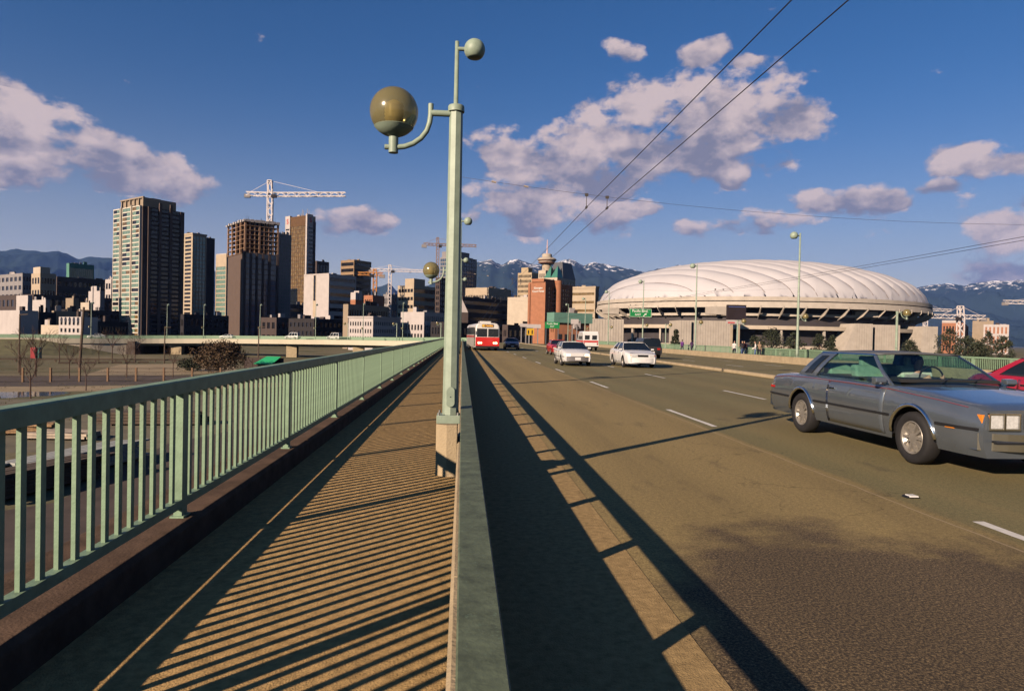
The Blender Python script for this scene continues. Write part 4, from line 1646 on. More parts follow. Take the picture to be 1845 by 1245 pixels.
# ---- tall apartment tower at left, three glazed bays on its sunny side
t1, wL, wR, H1 = block('apartment_tower', 'tallest apartment tower at left with three pale glazed bays', 207, 256, 331, 371, 400, W_umber, None, None, parapet=0)
NF = 30
fh = H1 / NF
W_slab = wall('slab_white', (0.66, 0.60, 0.50))
bays = [(0.04, 0.30), (0.36, 0.66), (0.76, 1.0)]   # fractions from the near edge outwards
pane_cache = {}
for bi, (f0, f1) in enumerate(bays):
    y0, y1 = wL * f0, wL * f1
    sp_ = MB()
    for k in range(NF + 1):
        z = k * fh
        sp_.box(-1.25, 0.1, y0, y1, z - 0.28, z + 0.28)
    for yy in (y0, y1):
        sp_.box(-1.22, 0.1, yy - 0.2, yy + 0.2, 0, H1)
    sp_.build('bay_frame', W_slab, t1)
    for k in range(NF):
        npan = 2
        for j in range(npan):
            a = y0 + 0.2 + (y1 - y0 - 0.4) * j / npan
            b_ = y0 + 0.2 + (y1 - y0 - 0.4) * (j + 1) / npan
            gm = random.choice([win_green, win_green, win_green, win_dark, win_gold])
            q = MB()
            z = k * fh
            q.quad((-1.05, a + 0.12, z + 0.3), (-1.05, b_ - 0.12, z + 0.3), (-1.05, b_ - 0.12, z + fh - 0.3), (-1.05, a + 0.12, z + fh - 0.3))
            q.build('window', gm, t1, fixn=False)
MB().box(-1.7, -0.05, wL * 0.675, wL * 0.70, 0, H1 + 1.0).build('pilaster', W_cream, t1)
MB().box(-1.7, -0.05, wL * 0.305, wL * 0.335, 0, H1 + 1.0).build('pilaster', W_cream, t1)
pr_ = MB()
for fx in (0.14, 0.40, 0.66, 0.92):
    pr_.box(wR * fx - 0.7, wR * fx + 0.7, -0.9, -0.01, 0, H1 + (3 if 0.3 < fx < 0.7 else 0))
pr_.build('piers', W_brown, t1, kind='stuff')
rw_ = MB()
for k in range(1, NF):
    for fx0, fx1 in ((0.20, 0.37), (0.43, 0.63), (0.69, 0.89)):
        rw_.quad((wR * fx0, -0.03, k * fh + 0.6), (wR * fx1, -0.03, k * fh + 0.6), (wR * fx1, -0.03, k * fh + fh - 0.5), (wR * fx0, -0.03, k * fh + fh - 0.5))
rw_.build('windows', win_dark, t1, kind='stuff', fixn=False)
cr_ = MB()
cr_.box(wR * 0.10, wR * 0.86, wL * 0.10, wL * 0.92, H1, H1 + 5.6)
for k in range(6):
    y = wL * (0.10 + 0.155 * k)
    cr_.box(wR * 0.10 - 0.8, wR * 0.10 - 0.01, y, y + 1.0, H1, H1 + 5.2)
cr_.box(wR * 0.10 - 1.0, wR * 0.10 - 0.01, wL * 0.09, wL * 0.93, H1 + 5.2, H1 + 6.0)
cr_.box(wR * 0.40, wR * 0.62, wL * 0.3, wL * 0.7, H1 + 5.6, H1 + 7.0)
cr_.build('crown', W_tan, t1)

# ---- tower under construction with raw concrete frame on top
t4, wL, wR, H4 = block('construction_tower', 'unfinished tower with raw concrete frame storeys below the white crane', 410, 440, 499, 455, 470, W_brown, None, None, alpha=R(35))
fl = 3.05
zt4 = at(434, 404, 470).z - GZ
nf = int((zt4 - H4) / fl) + 1
raw = wall('raw_concrete', (0.33, 0.20, 0.125), 0.3, 0.4)
fr_ = MB()
for k in range(nf + 1):
    z = H4 + k * fl
    fr_.box(-0.6, wR + 0.6, -0.6, wL + 0.6, z - 0.15, z + 0.15)
slabs = fr_.build('floor_slabs', raw, t4, kind='stuff')
cl_ = MB()
for i in range(8):
    for j in range(5):
        x, y = wR * i / 7, wL * j / 4
        big = 0.55 if (i in (0, 3, 7)) else 0.3
        cl_.box(x - big, x + big, y - big, y + big, H4, H4 + nf * fl)
cl_.box(wR * 0.35, wR * 0.62, wL * 0.35, wL * 0.7, H4, H4 + nf * fl + 1.5)
cl_.build('columns', raw, t4, kind='stuff')
ed = MB()
for i in range(16):
    x = wR * i / 15
    ed.box(x - 1.2, x + 0.8, -1.4, -0.65, H4 + nf * fl - 0.5 + random.uniform(-0.3, 0.2), H4 + nf * fl + random.uniform(0.6, 1.5))
for j in range(8):
    y = wL * j / 7
    ed.box(-1.6, -0.65, y - 1.2, y + 0.9, H4 + nf * fl - 0.6 + random.uniform(-0.3, 0.2), H4 + nf * fl + random.uniform(0.5, 1.4))
ed.build('edge_formwork', W_white, t4, kind='stuff')
rb = MB()
for i in range(14):
    x, y = random.uniform(0.1, 0.8) * wR, random.uniform(0.1, 0.9) * wL
    rb.box(x - 0.06, x + 0.06, y - 0.06, y + 0.06, H4 + nf * fl, H4 + nf * fl + random.uniform(3, 5.5))
rb.build('rebar', W_black, t4, kind='stuff')
for i, fx in enumerate((0.0, 0.18, 0.36, 0.55, 0.74, 1.0)):
    MB().box(wR * fx - 0.7, wR * fx + 0.7, -0.9, -0.02, 0, H4 + 0.5).build('pier', W_umber, t4)
for f0, f1 in ((0.03, 0.15), (0.21, 0.33), (0.40, 0.51), (0.59, 0.70), (0.79, 0.95)):
    for k in range(0, 17):
        z0 = H4 * k / 17
        MB().quad((wR * f0, -0.25, z0 + 0.25), (wR * f1, -0.25, z0 + 0.25), (wR * f1, -0.25, z0 + H4 / 17 - 0.25), (wR * f0, -0.25, z0 + H4 / 17 - 0.25)).build('window', win_blue, t4, fixn=False)

BL = [
    # name, label, xl, xc, xr, ytop, Y, wall, left, right, kwargs
    ('apartment_tower', 'slim glass apartment tower right of the tallest tower', 330, 346, 371, 422, 520, W_beige, (1, 26, 0.75, 0.55), (4, 26, 0.86, 0.8), dict(glass=win_dark, glass_r=win_teal, parapet=1.0)),
    ('apartment_tower', 'dark slab tower behind the slim glass tower', 352, 371, 386, 428, 545, W_umber, (3, 24, 0.8, 0.7), None, dict(glass=win_green)),
    ('office_tower', 'office tower with pale top between glass tower and unfinished tower', 388, 407, 412, 458, 600, W_beige, (1, 16, 0.94, 0.78, 0.4, 10.0), None, dict(glass=win_green, pent=[(0, 0.5, 0, 1, 0.8, W_white)])),
    ('apartment_tower', 'grey slab tower touching the right side of the unfinished tower', 494, 500, 524, 420, 500, W_grey, (1, 30, 0.7, 0.8), (5, 30, 0.35, 0.45), dict(glass=win_green)),
    ('office_block', 'small dark block behind the bronze glass tower', 566, 570, 592, 470, 760, W_umber, None, (4, 6, 0.7, 0.6), {}),
    ('office_block', 'low ribbed brown base block below the bronze glass tower', 521, 523, 556, 548, 560, W_brown, None, (1, 4, 0.98, 0.35), {}),
    ('office_block', 'dark brown gridded office block with sunlit bands left of the orange crane', 613, 637, 668, 468, 640, wall('wall_tan_deep', (0.30, 0.20, 0.12)), (1, 13, 0.96, 0.55, 0.3), (1, 13, 0.97, 0.5, 0.3), dict(glass=win_dark)),
    ('office_block', 'beige office block with window bands right of the silver crane', 716, 745, 784, 514, 560, W_beige, (5, 7, 0.8, 0.42), (1, 7, 0.97, 0.5, 0.3), dict(glass=win_dark, pent=[(0.0, 0.5, 0.0, 0.55, 5.5, None)])),
    ('glass_tower', 'blue glass office tower partly behind the near lamp post', 792, 822, 858, 462, 620, W_grey, (8, 22, 0.85, 0.7, 0.3), (8, 22, 0.85, 0.7, 0.3), dict(glass=win_blue, pent=[(0.0, 0.7, 0.1, 0.9, 5.0, None)])),
    ('post_office', 'wide dark building with stepped horizontal bands behind the bus', 820, 833, 917, 534, 420, W_umber, None, (1, 6, 0.985, 0.42, 0.3), dict(glass=win_dark)),
    ('office_block', 'long low beige block above the wide dark building', 838, 880, 920, 518, 560, W_beige, (14, 2, 0.6, 0.55), (10, 2, 0.6, 0.55), {}),
    ('office_tower', 'beige gridded office tower left of the saucer tower', 932, 957, 969, 491, 640, wall('wall_sand', (0.44, 0.34, 0.22)), (10, 14, 0.62, 0.55), (4, 14, 0.6, 0.55), dict(pent=[(0.1, 0.7, 0.3, 0.8, 5.0, None)])),
    ('warehouse', 'plain cream blank walled block left of the brick hotel', 914, 956, 962, 535, 380, W_cream, None, None, {}),
    ('office_block', 'beige office block right of the brick hotel before the dome', 1029, 1072, 1078, 519, 450, W_beige, (1, 7, 0.95, 0.30, 0.4), None, dict(glass=win_gold, parapet=1.2)),
    ('tower_block', 'pale apartment block with small square windows below the saucer', 969, 982, 986, 487, 560, W_cream, (3, 9, 0.5, 0.5), None, {}),
    ('warehouse', 'white four storey warehouse with rows of small windows behind the ramp', 628, 672, 722, 572, 300, W_white, (9, 4, 0.5, 0.55, 0.6, 1.2), (14, 4, 0.5, 0.5), dict(parapet=0.5)),
    ('warehouse', 'long brown warehouse behind the white four storey warehouse', 618, 627, 700, 548, 330, W_tan, None, (16, 3, 0.5, 0.5), {}),
    ('warehouse', 'white topped low warehouse right of the four storey warehouse', 722, 764, 800, 562, 310, W_white, (7, 3, 0.55, 0.6, 0.6, 5.0), (9, 4, 0.5, 0.55), dict(glass=win_dark)),
    ('brick_block', 'small red brick block under the orange crane', 655, 671, 692, 532, 420, W_brick, (4, 4, 0.5, 0.6), None, {}),
    ('warehouse', 'small brick loft with white roof boxes left of the orange crane', 631, 640, 652, 540, 380, W_brick, (2, 3, 0.6, 0.5), None, dict(pent=[(0, 0.4, 0, 1, 4, W_white), (0.5, 1, 0, 1, 5, W_white)])),
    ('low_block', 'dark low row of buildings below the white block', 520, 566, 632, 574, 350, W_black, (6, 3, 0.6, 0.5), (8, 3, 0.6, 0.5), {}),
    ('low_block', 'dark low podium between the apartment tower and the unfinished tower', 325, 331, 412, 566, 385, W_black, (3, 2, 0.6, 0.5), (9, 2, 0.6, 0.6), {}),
    ('low_block', 'dark podium below the bronze glass tower', 470, 498, 560, 572, 380, W_umber, (3, 2, 0.6, 0.5), (8, 2, 0.6, 0.5), {}),
    # far left cluster
    ('white_block', 'white walled low block with brown side at the left edge', -30, 35, 69, 559, 240, W_white, None, None, dict(wall_r=None)),
    ('low_block', 'dark low shed behind the white shop building', 69, 70, 101, 562, 262, W_black, None, None, {}),
    ('brown_block', 'plain brown block behind the arched white shop building', 95, 97, 160, 560, 270, W_tan, None, None, {}),
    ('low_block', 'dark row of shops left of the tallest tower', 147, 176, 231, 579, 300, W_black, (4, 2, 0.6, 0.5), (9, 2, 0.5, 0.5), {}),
    ('white_wall_block', 'low white wall shed right of the white block', 74, 108, 112, 586, 230, W_cream, None, None, {}),
    ('apartment_block', 'grey midrise with window bands at the far left', -20, 40, 62, 492, 560, W_grey, (8, 7, 0.6, 0.5), (4, 7, 0.6, 0.5), {}),
    ('apartment_block', 'pale midrise with five rows of windows at far left', 56, 72, 101, 492, 520, W_beige, (3, 5, 0.6, 0.5), (5, 5, 0.65, 0.45), dict(pent=[(0.0, 0.6, 0.0, 0.8, 4.5, W_cream)])),
    ('office_block', 'green glass topped block above the wide brown block', 119, 124, 169, 474, 620, W_green, None, (12, 3, 0.9, 0.7), dict(glass=win_green, glass_r=win_green)),
    ('office_block', 'wide dark brown block in front of the hills at left', 100, 102, 193, 498, 560, W_brown, None, (10, 5, 0.7, 0.4), {}),
    ('apartment_block', 'small white balconied block beside the tallest tower', 189, 200, 207, 503, 540, W_white, (2, 5, 0.7, 0.5), None, {}),
    ('low_block', 'row of dark roofs below the midrises at left', -20, 60, 215, 530, 470, W_umber, (10, 3, 0.5, 0.5), (14, 3, 0.5, 0.5), {}),
    ('white_block', 'small white box roof among the dark roofs at far left', 29, 50, 58, 532, 430, W_white, None, None, {}),
    ('white_block', 'low white roof right of the small white box roof', 55, 82, 90, 540, 420, W_white, None, None, {}),
    ('white_block', 'stepped white block left of the tallest tower', 159, 180, 188, 524, 440, W_white, None, None, dict(pent=[(0, 0.5, 0.3, 0.7, 3.0, None)])),
    ('tan_block', 'small tan block among the dark roofs at left', 118, 132, 142, 537, 420, W_tan, None, None, {}),
    ('tan_block', 'small beige block with chimney left of the tallest tower', 145, 160, 168, 545, 400, W_cream, None, None, dict(pent=[(0.8, 1.0, 0.0, 0.2, 9.0, W_white)])),
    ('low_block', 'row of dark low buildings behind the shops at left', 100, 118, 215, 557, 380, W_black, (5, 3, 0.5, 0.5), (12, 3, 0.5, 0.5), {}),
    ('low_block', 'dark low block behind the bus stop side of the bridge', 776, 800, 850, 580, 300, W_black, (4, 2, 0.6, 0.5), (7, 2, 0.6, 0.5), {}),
    ('dark_block', 'dark scaffolded block just left of the near lamp post', 784, 792, 816, 500, 480, W_umber, (2, 12, 0.7, 0.6), (5, 12, 0.7, 0.6), {}),
    ('low_block', 'low dark building below the cream block', 905, 915, 960, 585, 300, W_umber, (2, 2, 0.6, 0.5), (5, 2, 0.6, 0.5), {}),
    ('low_block', 'low dark distant roofs behind the lattice cranes', 690, 700, 720, 530, 620, W_grey, (3, 4, 0.6, 0.5), (4, 4, 0.6, 0.5), {}),
    ('office_block', 'dark block right behind the beige office block', 778, 782, 796, 520, 660, W_umber, None, (3, 6, 0.6, 0.5), {}),
    # right side beyond the dome
    ('brick_block', 'red brick block under construction behind the right crane', 1697, 1738, 1758, 582, 620, W_brick, (7, 3, 0.5, 0.55), (4, 3, 0.5, 0.55), dict(pent=[(0.0, 0.9, 0.2, 1.0, 2.5, W_white)])),
    ('warehouse', 'tan block behind the white block at far right', 1752, 1790, 1815, 578, 700, W_tan, None, None, dict(pent=[(0.2, 0.6, 0.2, 0.8, 4, None)])),
    ('white_block', 'white block with red window strips at far right', 1772, 1818, 1828, 585, 600, W_white, (6, 3, 0.45, 0.7), None, dict(glass=W_brick)),
]
for (nm, lab, xl, xc, xr, yt, Y, wm_, le, ri, kw) in BL:
    block(nm, lab, xl, xc, xr, yt, Y, wm_, le, ri, **kw)

tw_, wL, wR, Hw = block('white_block', 'bright white blank block with a ribbed dark side', 547, 592, 641, 493, 440, W_white, None, (1, 9, 0.97, 0.45, 0.4), glass=win_dark)
MB().box(-0.05, -0.004, wL * 0.50, wL * 0.62, 0, Hw).build('facade_strip', W_beige, tw_)
MB().box(-0.09, -0.054, wL * 0.52, wL * 0.60, Hw * 0.62, Hw * 0.985).build('window_slot', win_dark, tw_)
MB().box(-0.12, -0.004, -0.02, wL, Hw - 0.5, Hw + 0.25).build('coping', W_white, tw_)

# ---- bronze glass tower with white corner piers and the red letter mark
t5, wL, wR, H5 = block('bank_tower', 'bronze glass tower with white corner piers behind the unfinished tower', 520, 552, 567, 388, 640, win_gold, None, None)
g5 = MB()
NF = 30
for k in range(NF + 1):
    z = (H5 - 9) * k / NF
    g5.box(-0.16, 0.0, 0.5, wL - 0.5, z - 0.25, z + 0.25)
for j in range(1, 9):
    y = wL * j / 9
    g5.box(-0.2, 0.0, y - 0.12, y + 0.12, 0, H5 - 9)
g5.box(-0.25, 0.0, 0.4, wL - 0.4, H5 - 9, H5)
g5.build('mullions', wall('bronze_metal', (0.13, 0.07, 0.03), 0.2, 0.4, 0.4), t5, kind='stuff')
pier = MB()
pier.box(-0.9, 1.6, wL - 2.0, wL + 5.0, 0, H5 + 1.2)
pier.box(-0.9, 1.0, -0.9, 1.1, 0, H5 + 1.2)
pier.box(1.0, wR * 0.62, -0.9, -0.02, 0, H5 + 1.2)
pier.build('corner_piers', W_white, t5, kind='stuff')
sl_ = MB()
for k in range(NF - 2):
    z = (H5 - 10) * k / (NF - 2) + 1.5
    sl_.box(-0.93, -0.88, wL - 1.2, wL + 4.2, z, z + 1.4)
    sl_.box(1.4, wR * 0.58, -0.93, -0.88, z, z + 1.7)
sl_.build('slot_windows', win_dark, t5, kind='stuff')
MB().box(wR * 0.62, wR, -0.6, wL * 0.8, 0, H5 - 5).build('rear_shaft', W_umber, t5)
red_mark = M('sign_red', (0.55, 0.03, 0.03), 0.5, 0, 0)
text('letter_mark', 'S', 6.2, red_mark, t5, (-1.0, wL + 1.5, H5 - 4.2), (R(90), 0, R(-90)), 0.08)
text('letter_mark', 'S', 6.2, red_mark, t5, (wR * 0.32, -1.0, H5 - 4.2), (R(90), 0, 0), 0.08)
an = MB()
for x, y, h in ((2, 8, 5), (4, 12, 7), (6, 5, 6), (5, 15, 4), (8, 10, 8)):
    an.box(x - 0.15, x + 0.15, y - 0.15, y + 0.15, H5, H5 + h)
an.build('antennas', W_white, t5, kind='stuff')

# ---- brick hotel
th, wL, wR, Hh = block('brick_hotel', 'orange brick hotel with rounded corners and white lettering', 952, 982, 1031, 508, 330, W_brick, None, (9, 14, 0.62, 0.6, 3.0, 2.0, 4.0), glass=win_dark)
rc = MB()
rc.tube([(wR * 0.40, -0.9, 0), (wR * 0.40, -0.9, Hh + 1.4)], 1.9, 20)
rc.box(-0.6, wR * 0.36, 0.6, wL * 0.8, Hh, Hh + 1.6)
rc.build('round_corner', W_brick, th, smooth=True, auto=40)
rc2 = MB().tube([(0.1, wL - 0.5, 0), (0.1, wL - 0.5, Hh - 0.6)], 0.8, 16).build('round_corner', W_brick, th, smooth=True, auto=40)
sgnw = M('sign_white', (0.8, 0.77, 0.72), 0.5, 0, 0)
text('hotel_lettering', 'Georgian', 1.35, sgnw, th, (-0.12, wL * 0.42, Hh - 2.9), (R(90), 0, R(-90)), 0.06)
text('hotel_lettering', 'Court Hotel', 1.35, sgnw, th, (-0.12, wL * 0.42, Hh - 4.5), (R(90), 0, R(-90)), 0.06)

# ---- saucer topped observation tower
c = at(985.5, 470, 700)
ht = thing('observation_tower', 'tower with round saucer observation deck and red white mast', 'tower', (c.x, c.y, GZ), 0)
S_ = 700 / FPX
zc = c.z - GZ
MB().tube([(0, 0, 0), (0, 0, zc)], 8.5 * S_, 16).build('shaft', W_beige, ht, smooth=True, auto=40)
MB().lathe([(6 * S_, zc - 8 * S_), (12 * S_, zc - 6.5 * S_), (14.5 * S_, zc - 3.0 * S_), (15 * S_, zc - 1.5 * S_), (14 * S_, zc - 1.4 * S_), (14.2 * S_, zc + 0.6 * S_), (17.2 * S_, zc + 0.8 * S_), (17.4 * S_, zc + 2.2 * S_), (14.5 * S_, zc + 4.6 * S_), (9 * S_, zc + 6.0 * S_), (9 * S_, zc + 11 * S_), (7.5 * S_, zc + 12.2 * S_), (0, zc + 12.2 * S_)], 32).build('saucer', W_cream, ht, smooth=True, auto=30)
for a, b_ in ((-5.2, -3.4), (-0.9, 0.7)):
    MB().lathe([(14.9 * S_, zc + a * S_), (15.6 * S_, zc + a * S_ * 0.98), (15.6 * S_, zc + b_ * S_), (14.9 * S_, zc + b_ * S_)], 32).build('window_band', wall('saucer_band', (0.20, 0.09, 0.06)), ht, smooth=True, auto=30)
MB().tube([(0, 0, zc + 12 * S_), (0, 0, zc + 38 * S_)], [1.5 * S_, 0.5 * S_], 8).build('mast', wall('mast_pink', (0.72, 0.50, 0.47)), ht)

# ---- offices with green glazed pyramid roofs
th2, wL, wR, Hp = block('pyramid_roof_offices', 'offices with green glazed pyramid roofs behind the brick hotel', 979, 1003, 1036, 500, 520, W_cream, (6, 9, 0.5, 0.5), (5, 9, 0.5, 0.5))
pg = M('roof_green_glass', (0.06, 0.20, 0.15), 0.25, 0, 0.15, 0.5, spec=0.5)
pd = M('roof_dark_metal', (0.06, 0.06, 0.07), 0.45, 0, 0.1, 0.5)


def pyramid(x0, x1, y0, y1, h, mt, top=0.0):
    cx, cy = (x0 + x1) / 2, (y0 + y1) / 2
    m_ = MB()
    m_.add([(x0, y0, Hp), (x1, y0, Hp), (x1, y1, Hp), (x0, y1, Hp), (cx, cy, Hp + h)], [(0, 1, 4), (1, 2, 4), (2, 3, 4), (3, 0, 4)])
    m_.build('pyramid_roof', mt, th2)


pyramid(0, wR * 0.4, wL * 0.5, wL, 10, pg)
pyramid(0, wR * 0.4, 0, wL * 0.5, 10, pg)
m_ = MB()
m_.add([(wR * 0.3, 0, Hp), (wR, 0, Hp), (wR, wL, Hp), (wR * 0.3, wL, Hp), (wR * 0.4, wL * 0.2, Hp + 13), (wR * 0.9, wL * 0.2, Hp + 13), (wR * 0.9, wL * 0.8, Hp + 13), (wR * 0.4, wL * 0.8, Hp + 13)],
       [(0, 1, 5, 4), (1, 2, 6, 5), (2, 3, 7, 6), (3, 0, 4, 7), (4, 5, 6, 7)])
m_.build('mansard_roof', pd, th2)

# ---- low green roofed building in front of the hotel
tg, wL, wR, Hg = block('green_roof_building', 'low brick building with wide green roof fascia before the dome', 990, 1000, 1062, 566, 240, W_brick, (2, 2, 0.5, 0.5), None, alpha=R(20))
MB().box(-0.8, wR + 0.8, -0.8, wL + 0.5, Hg - 3.0, Hg + 0.6).build('roof_fascia', M('fascia_green', (0.14, 0.28, 0.22), 0.6, 0, 0.1, 0.5), tg)
dm = MB().box(wR * 0.52, wR * 0.52 + 2.6, -0.9, -0.05, Hg - 5.0, Hg - 2.2).build('white_panel', W_white, tg)
xx = wR * 0.52
q = MB()
q.add([(xx + 0.2, -0.93, Hg - 2.4), (xx + 2.4, -0.93, Hg - 2.4), (xx + 1.3, -0.93, Hg - 3.5)], [(0, 1, 2)])
q.add([(xx + 0.2, -0.93, Hg - 4.9), (xx + 2.4, -0.93, Hg - 4.9), (xx + 1.3, -0.93, Hg - 3.7)], [(0, 1, 2)])
q.build('dark_cross', W_black, dm, fixn=False)
for k in range(5):
    MB().box(wR * 0.1 + k * wR * 0.18, wR * 0.1 + k * wR * 0.18 + wR * 0.1, -0.1, -0.02, Hg - 9.5, Hg - 7).build('window', win_dark, tg)
# ---- arched white shop building at far left
ts, wL, wR, Hs = block('shop_building', 'white three storey shop building with arched windows and striped awnings', 106, 146, 176, 571, 215, W_white, (5, 3, 0.55, 0.55, 0.5, 0.8, 3.2), None, each=True)
for j in range(5):
    y = 0.5 + (wL - 1.0) * (j + 0.5) / 5
    MB().prism([(-1.1, 2.4), (-0.02, 3.3), (-0.02, 2.4)], 'y', y - wL * 0.075, y + wL * 0.075).build('awning', M('awning_dark', (0.10, 0.05, 0.06), 0.8, 0, 0.1, 2), ts)
    MB().box(-0.04, -0.01, y - wL * 0.06, y + wL * 0.06, 0.1, 2.2).build('shop_door', win_dark, ts)
    MB().lathe([(0.0, -0.06), (wL * 0.055, -0.06), (wL * 0.055, 0.0)], 16, (-0.0, y, Hs - 0.9), axis='x').build('arch_top', win_dark, ts)
# ---- white triangular gable beside the bus
gp = at(838, 563, 330)
gs = 330 / FPX
q = MB()
q.prism([(-6 * gs, 0), (5.5 * gs, 0), (-6 * gs, 24 * gs)], 'y', 0, 3)
o = q.build('gable_wall', W_white)
o.location = (gp.x, gp.y, gp.z)
tag(o, 'white triangular gable wall just right of the near lamp post', 'wall')
q = MB().box(-6 * gs, 5.5 * gs, 0.2, 2.8, -(gp.z - GZ), -0.02).build('gable_base', W_umber, o)

# ---------------------------------------------------------------- domed stadium
SY = 430.0
sc0 = at(1362, 540, SY)
A_, B_ = 101.0, 86.0
stad = thing('domed_stadium', 'huge stadium with white quilted air supported dome', 'stadium', (sc0.x, sc0.y, GZ), 0)
RZ = 25.0 - GZ
dome_m = M('dome_fabric', (0.53, 0.505, 0.52), 0.6, 0, 0.05, 0.08, 0, 0, 0.25)
cable_m = M('dome_cable', (0.20, 0.16, 0.15), 0.6, 0, 0)
st_conc = M('stadium_concrete', (0.48, 0.42, 0.355), 0.85, 0, 0.12, 0.3, 0, 0, 0.2)
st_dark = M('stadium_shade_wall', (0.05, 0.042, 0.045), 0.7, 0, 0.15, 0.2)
ANG1, ANG2 = R(122), R(52)
d1 = Vector((math.cos(ANG1), math.sin(ANG1)))
d2 = Vector((math.cos(ANG2), math.sin(ANG2)))
n1v = Vector((-d1.y, d1.x))
n2v = Vector((-d2.y, d2.x))
GU, GV = 9.9, 16.0


def from_uv(u, v):
    # u = p.n1, v = p.n2
    det = n1v.x * n2v.y - n1v.y * n2v.x
    return Vector(((u * n2v.y - v * n1v.y) / det, (n1v.x * v - n2v.x * u) / det))


def dome_z(p):
    r2 = min(1.0, (p.x / A_) ** 2 + (p.y / B_) ** 2)
    return RZ + 26.0 * (1 - r2) ** 0.56


NI, NJ = 13, 8
for iu in range(-NI, NI):
    for iv in range(-NJ, NJ):
        K = 6
        pts = []
        inside = 0
        for a in range(K + 1):
            for b in range(K + 1):
                u, v = (iu + a / K) * GU, (iv + b / K) * GV
                p = from_uv(u, v)
                r = math.sqrt((p.x / A_) ** 2 + (p.y / B_) ** 2)
                if r < 0.999:
                    inside += 1
                else:
                    p = p / r
                bul = 1.9 * max(0.0, math.sin(math.pi * a / K)) ** 0.65 * (0.84 + 0.16 * max(0.0, math.sin(math.pi * b / K)) ** 0.5) if 0 < a < K else 0.0
                bul *= min(1, max(0, (1.0 - r) * 14))
                pts.append((p.x, p.y, dome_z(p) + bul))
        if inside < 1:
            continue
        m_ = MB()
        m_.add(pts, [(a * (K + 1) + b, a * (K + 1) + b + 1, (a + 1) * (K + 1) + b + 1, (a + 1) * (K + 1) + b) for a in range(K) for b in range(K)])
        m_.build('roof_panel', dome_m, stad, smooth=True, fixn=False)
for i in range(-NI, NI + 1):
    pts = []
    for k in range(-60, 61):
        p = from_uv(i * GU, k / 60 * NJ * GV)
        if (p.x / A_) ** 2 + (p.y / B_) ** 2 < 0.998:
            pts.append((p.x, p.y, dome_z(p) + 0.12))
    if len(pts) > 3:
        MB().tube(pts, 0.15, 5, cap=False).build('roof_cable', cable_m, stad)


def ring(prof, nm, mt, n=96, parent=stad, smooth=True):
    m_ = MB()
    vs = []
    for k in range(n):
        a = 2 * math.pi * k / n
        dx, dy = math.cos(a), math.sin(a)
        nrm = Vector((dx / A_, dy / B_)).normalized()
        for off, z in prof:
            vs.append((A_ * dx + nrm.x * off, B_ * dy + nrm.y * off, z))
    P_ = len(prof)
    fs = [(k * P_ + i, ((k + 1) % n) * P_ + i, ((k + 1) % n) * P_ + (i + 1) % P_, k * P_ + (i + 1) % P_) for k in range(n) for i in range(P_)]
    m_.add(vs, fs)
    return m_.build(nm, mt, parent, smooth=smooth, auto=30)


ring([(-1.0, RZ + 0.3), (1.6, RZ + 0.1), (1.6, RZ - 2.0), (-1.0, RZ - 2.0)], 'ring_beam', st_conc)
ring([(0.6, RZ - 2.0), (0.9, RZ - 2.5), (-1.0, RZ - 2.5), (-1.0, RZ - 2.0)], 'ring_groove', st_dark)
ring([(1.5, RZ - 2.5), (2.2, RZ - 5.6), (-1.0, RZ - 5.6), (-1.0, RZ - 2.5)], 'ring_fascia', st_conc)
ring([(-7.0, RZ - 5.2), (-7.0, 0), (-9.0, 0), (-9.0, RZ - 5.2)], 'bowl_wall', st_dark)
ring([(-4.5, 21.2), (-4.5, 22.6), (-8.0, 22.6), (-8.0, 21.2)], 'upper_ledge', st_conc)
ring([(0.0, 14.0), (0.0, 16.0), (-8.0, 16.0), (-8.0, 14.0)], 'concourse_slab', W_cream)
ring([(1.0, 4.0), (1.0, 5.6), (-8.0, 5.6), (-8.0, 4.0)], 'concourse_slab', W_cream)
NB = 56
for k in range(NB):
    a = 2 * math.pi * k / NB
    if math.sin(a) > 0.55:
        continue
    dx, dy = math.cos(a), math.sin(a)
    nrm = Vector((dx / A_, dy / B_)).normalized()
    base = Vector((A_ * dx, B_ * dy, 0))
    q = MB()

    def rp(off, z, sd):
        tg_ = Vector((-nrm.y, nrm.x, 0)) * sd
        return base + Vector((nrm.x, nrm.y, 0)) * off + tg_ + Vector((0, 0, z))
    pr = [(2.4, RZ - 4.6), (2.4, RZ - 6.2), (-1.0, RZ - 9.2), (-6.8, RZ - 11.4), (-6.8, RZ - 9.6), (-0.6, RZ - 7.0), (0.6, RZ - 5.0)]
    q.add([rp(o_, z_, -0.22) for o_, z_ in pr] + [rp(o_, z_, 0.22) for o_, z_ in pr],
          [tuple(range(7)), tuple(range(13, 6, -1))] + [(i, (i + 1) % 7, 7 + (i + 1) % 7, 7 + i) for i in range(7)])
    q.build('roof_bracket', st_conc, stad)
    if k % 2 == 0:
        q = MB()
        q.add([rp(o_, z_, sd) for sd in (-0.5, 0.5) for o_, z_ in ((-0.8, 0), (-2.0, 0), (-2.0, 14), (-0.8, 14))], [(0, 1, 2, 3), (7, 6, 5, 4), (0, 4, 5, 1), (1, 5, 6, 2), (2, 6, 7, 3), (3, 7, 4, 0)])
        q.build('column', st_conc, stad)


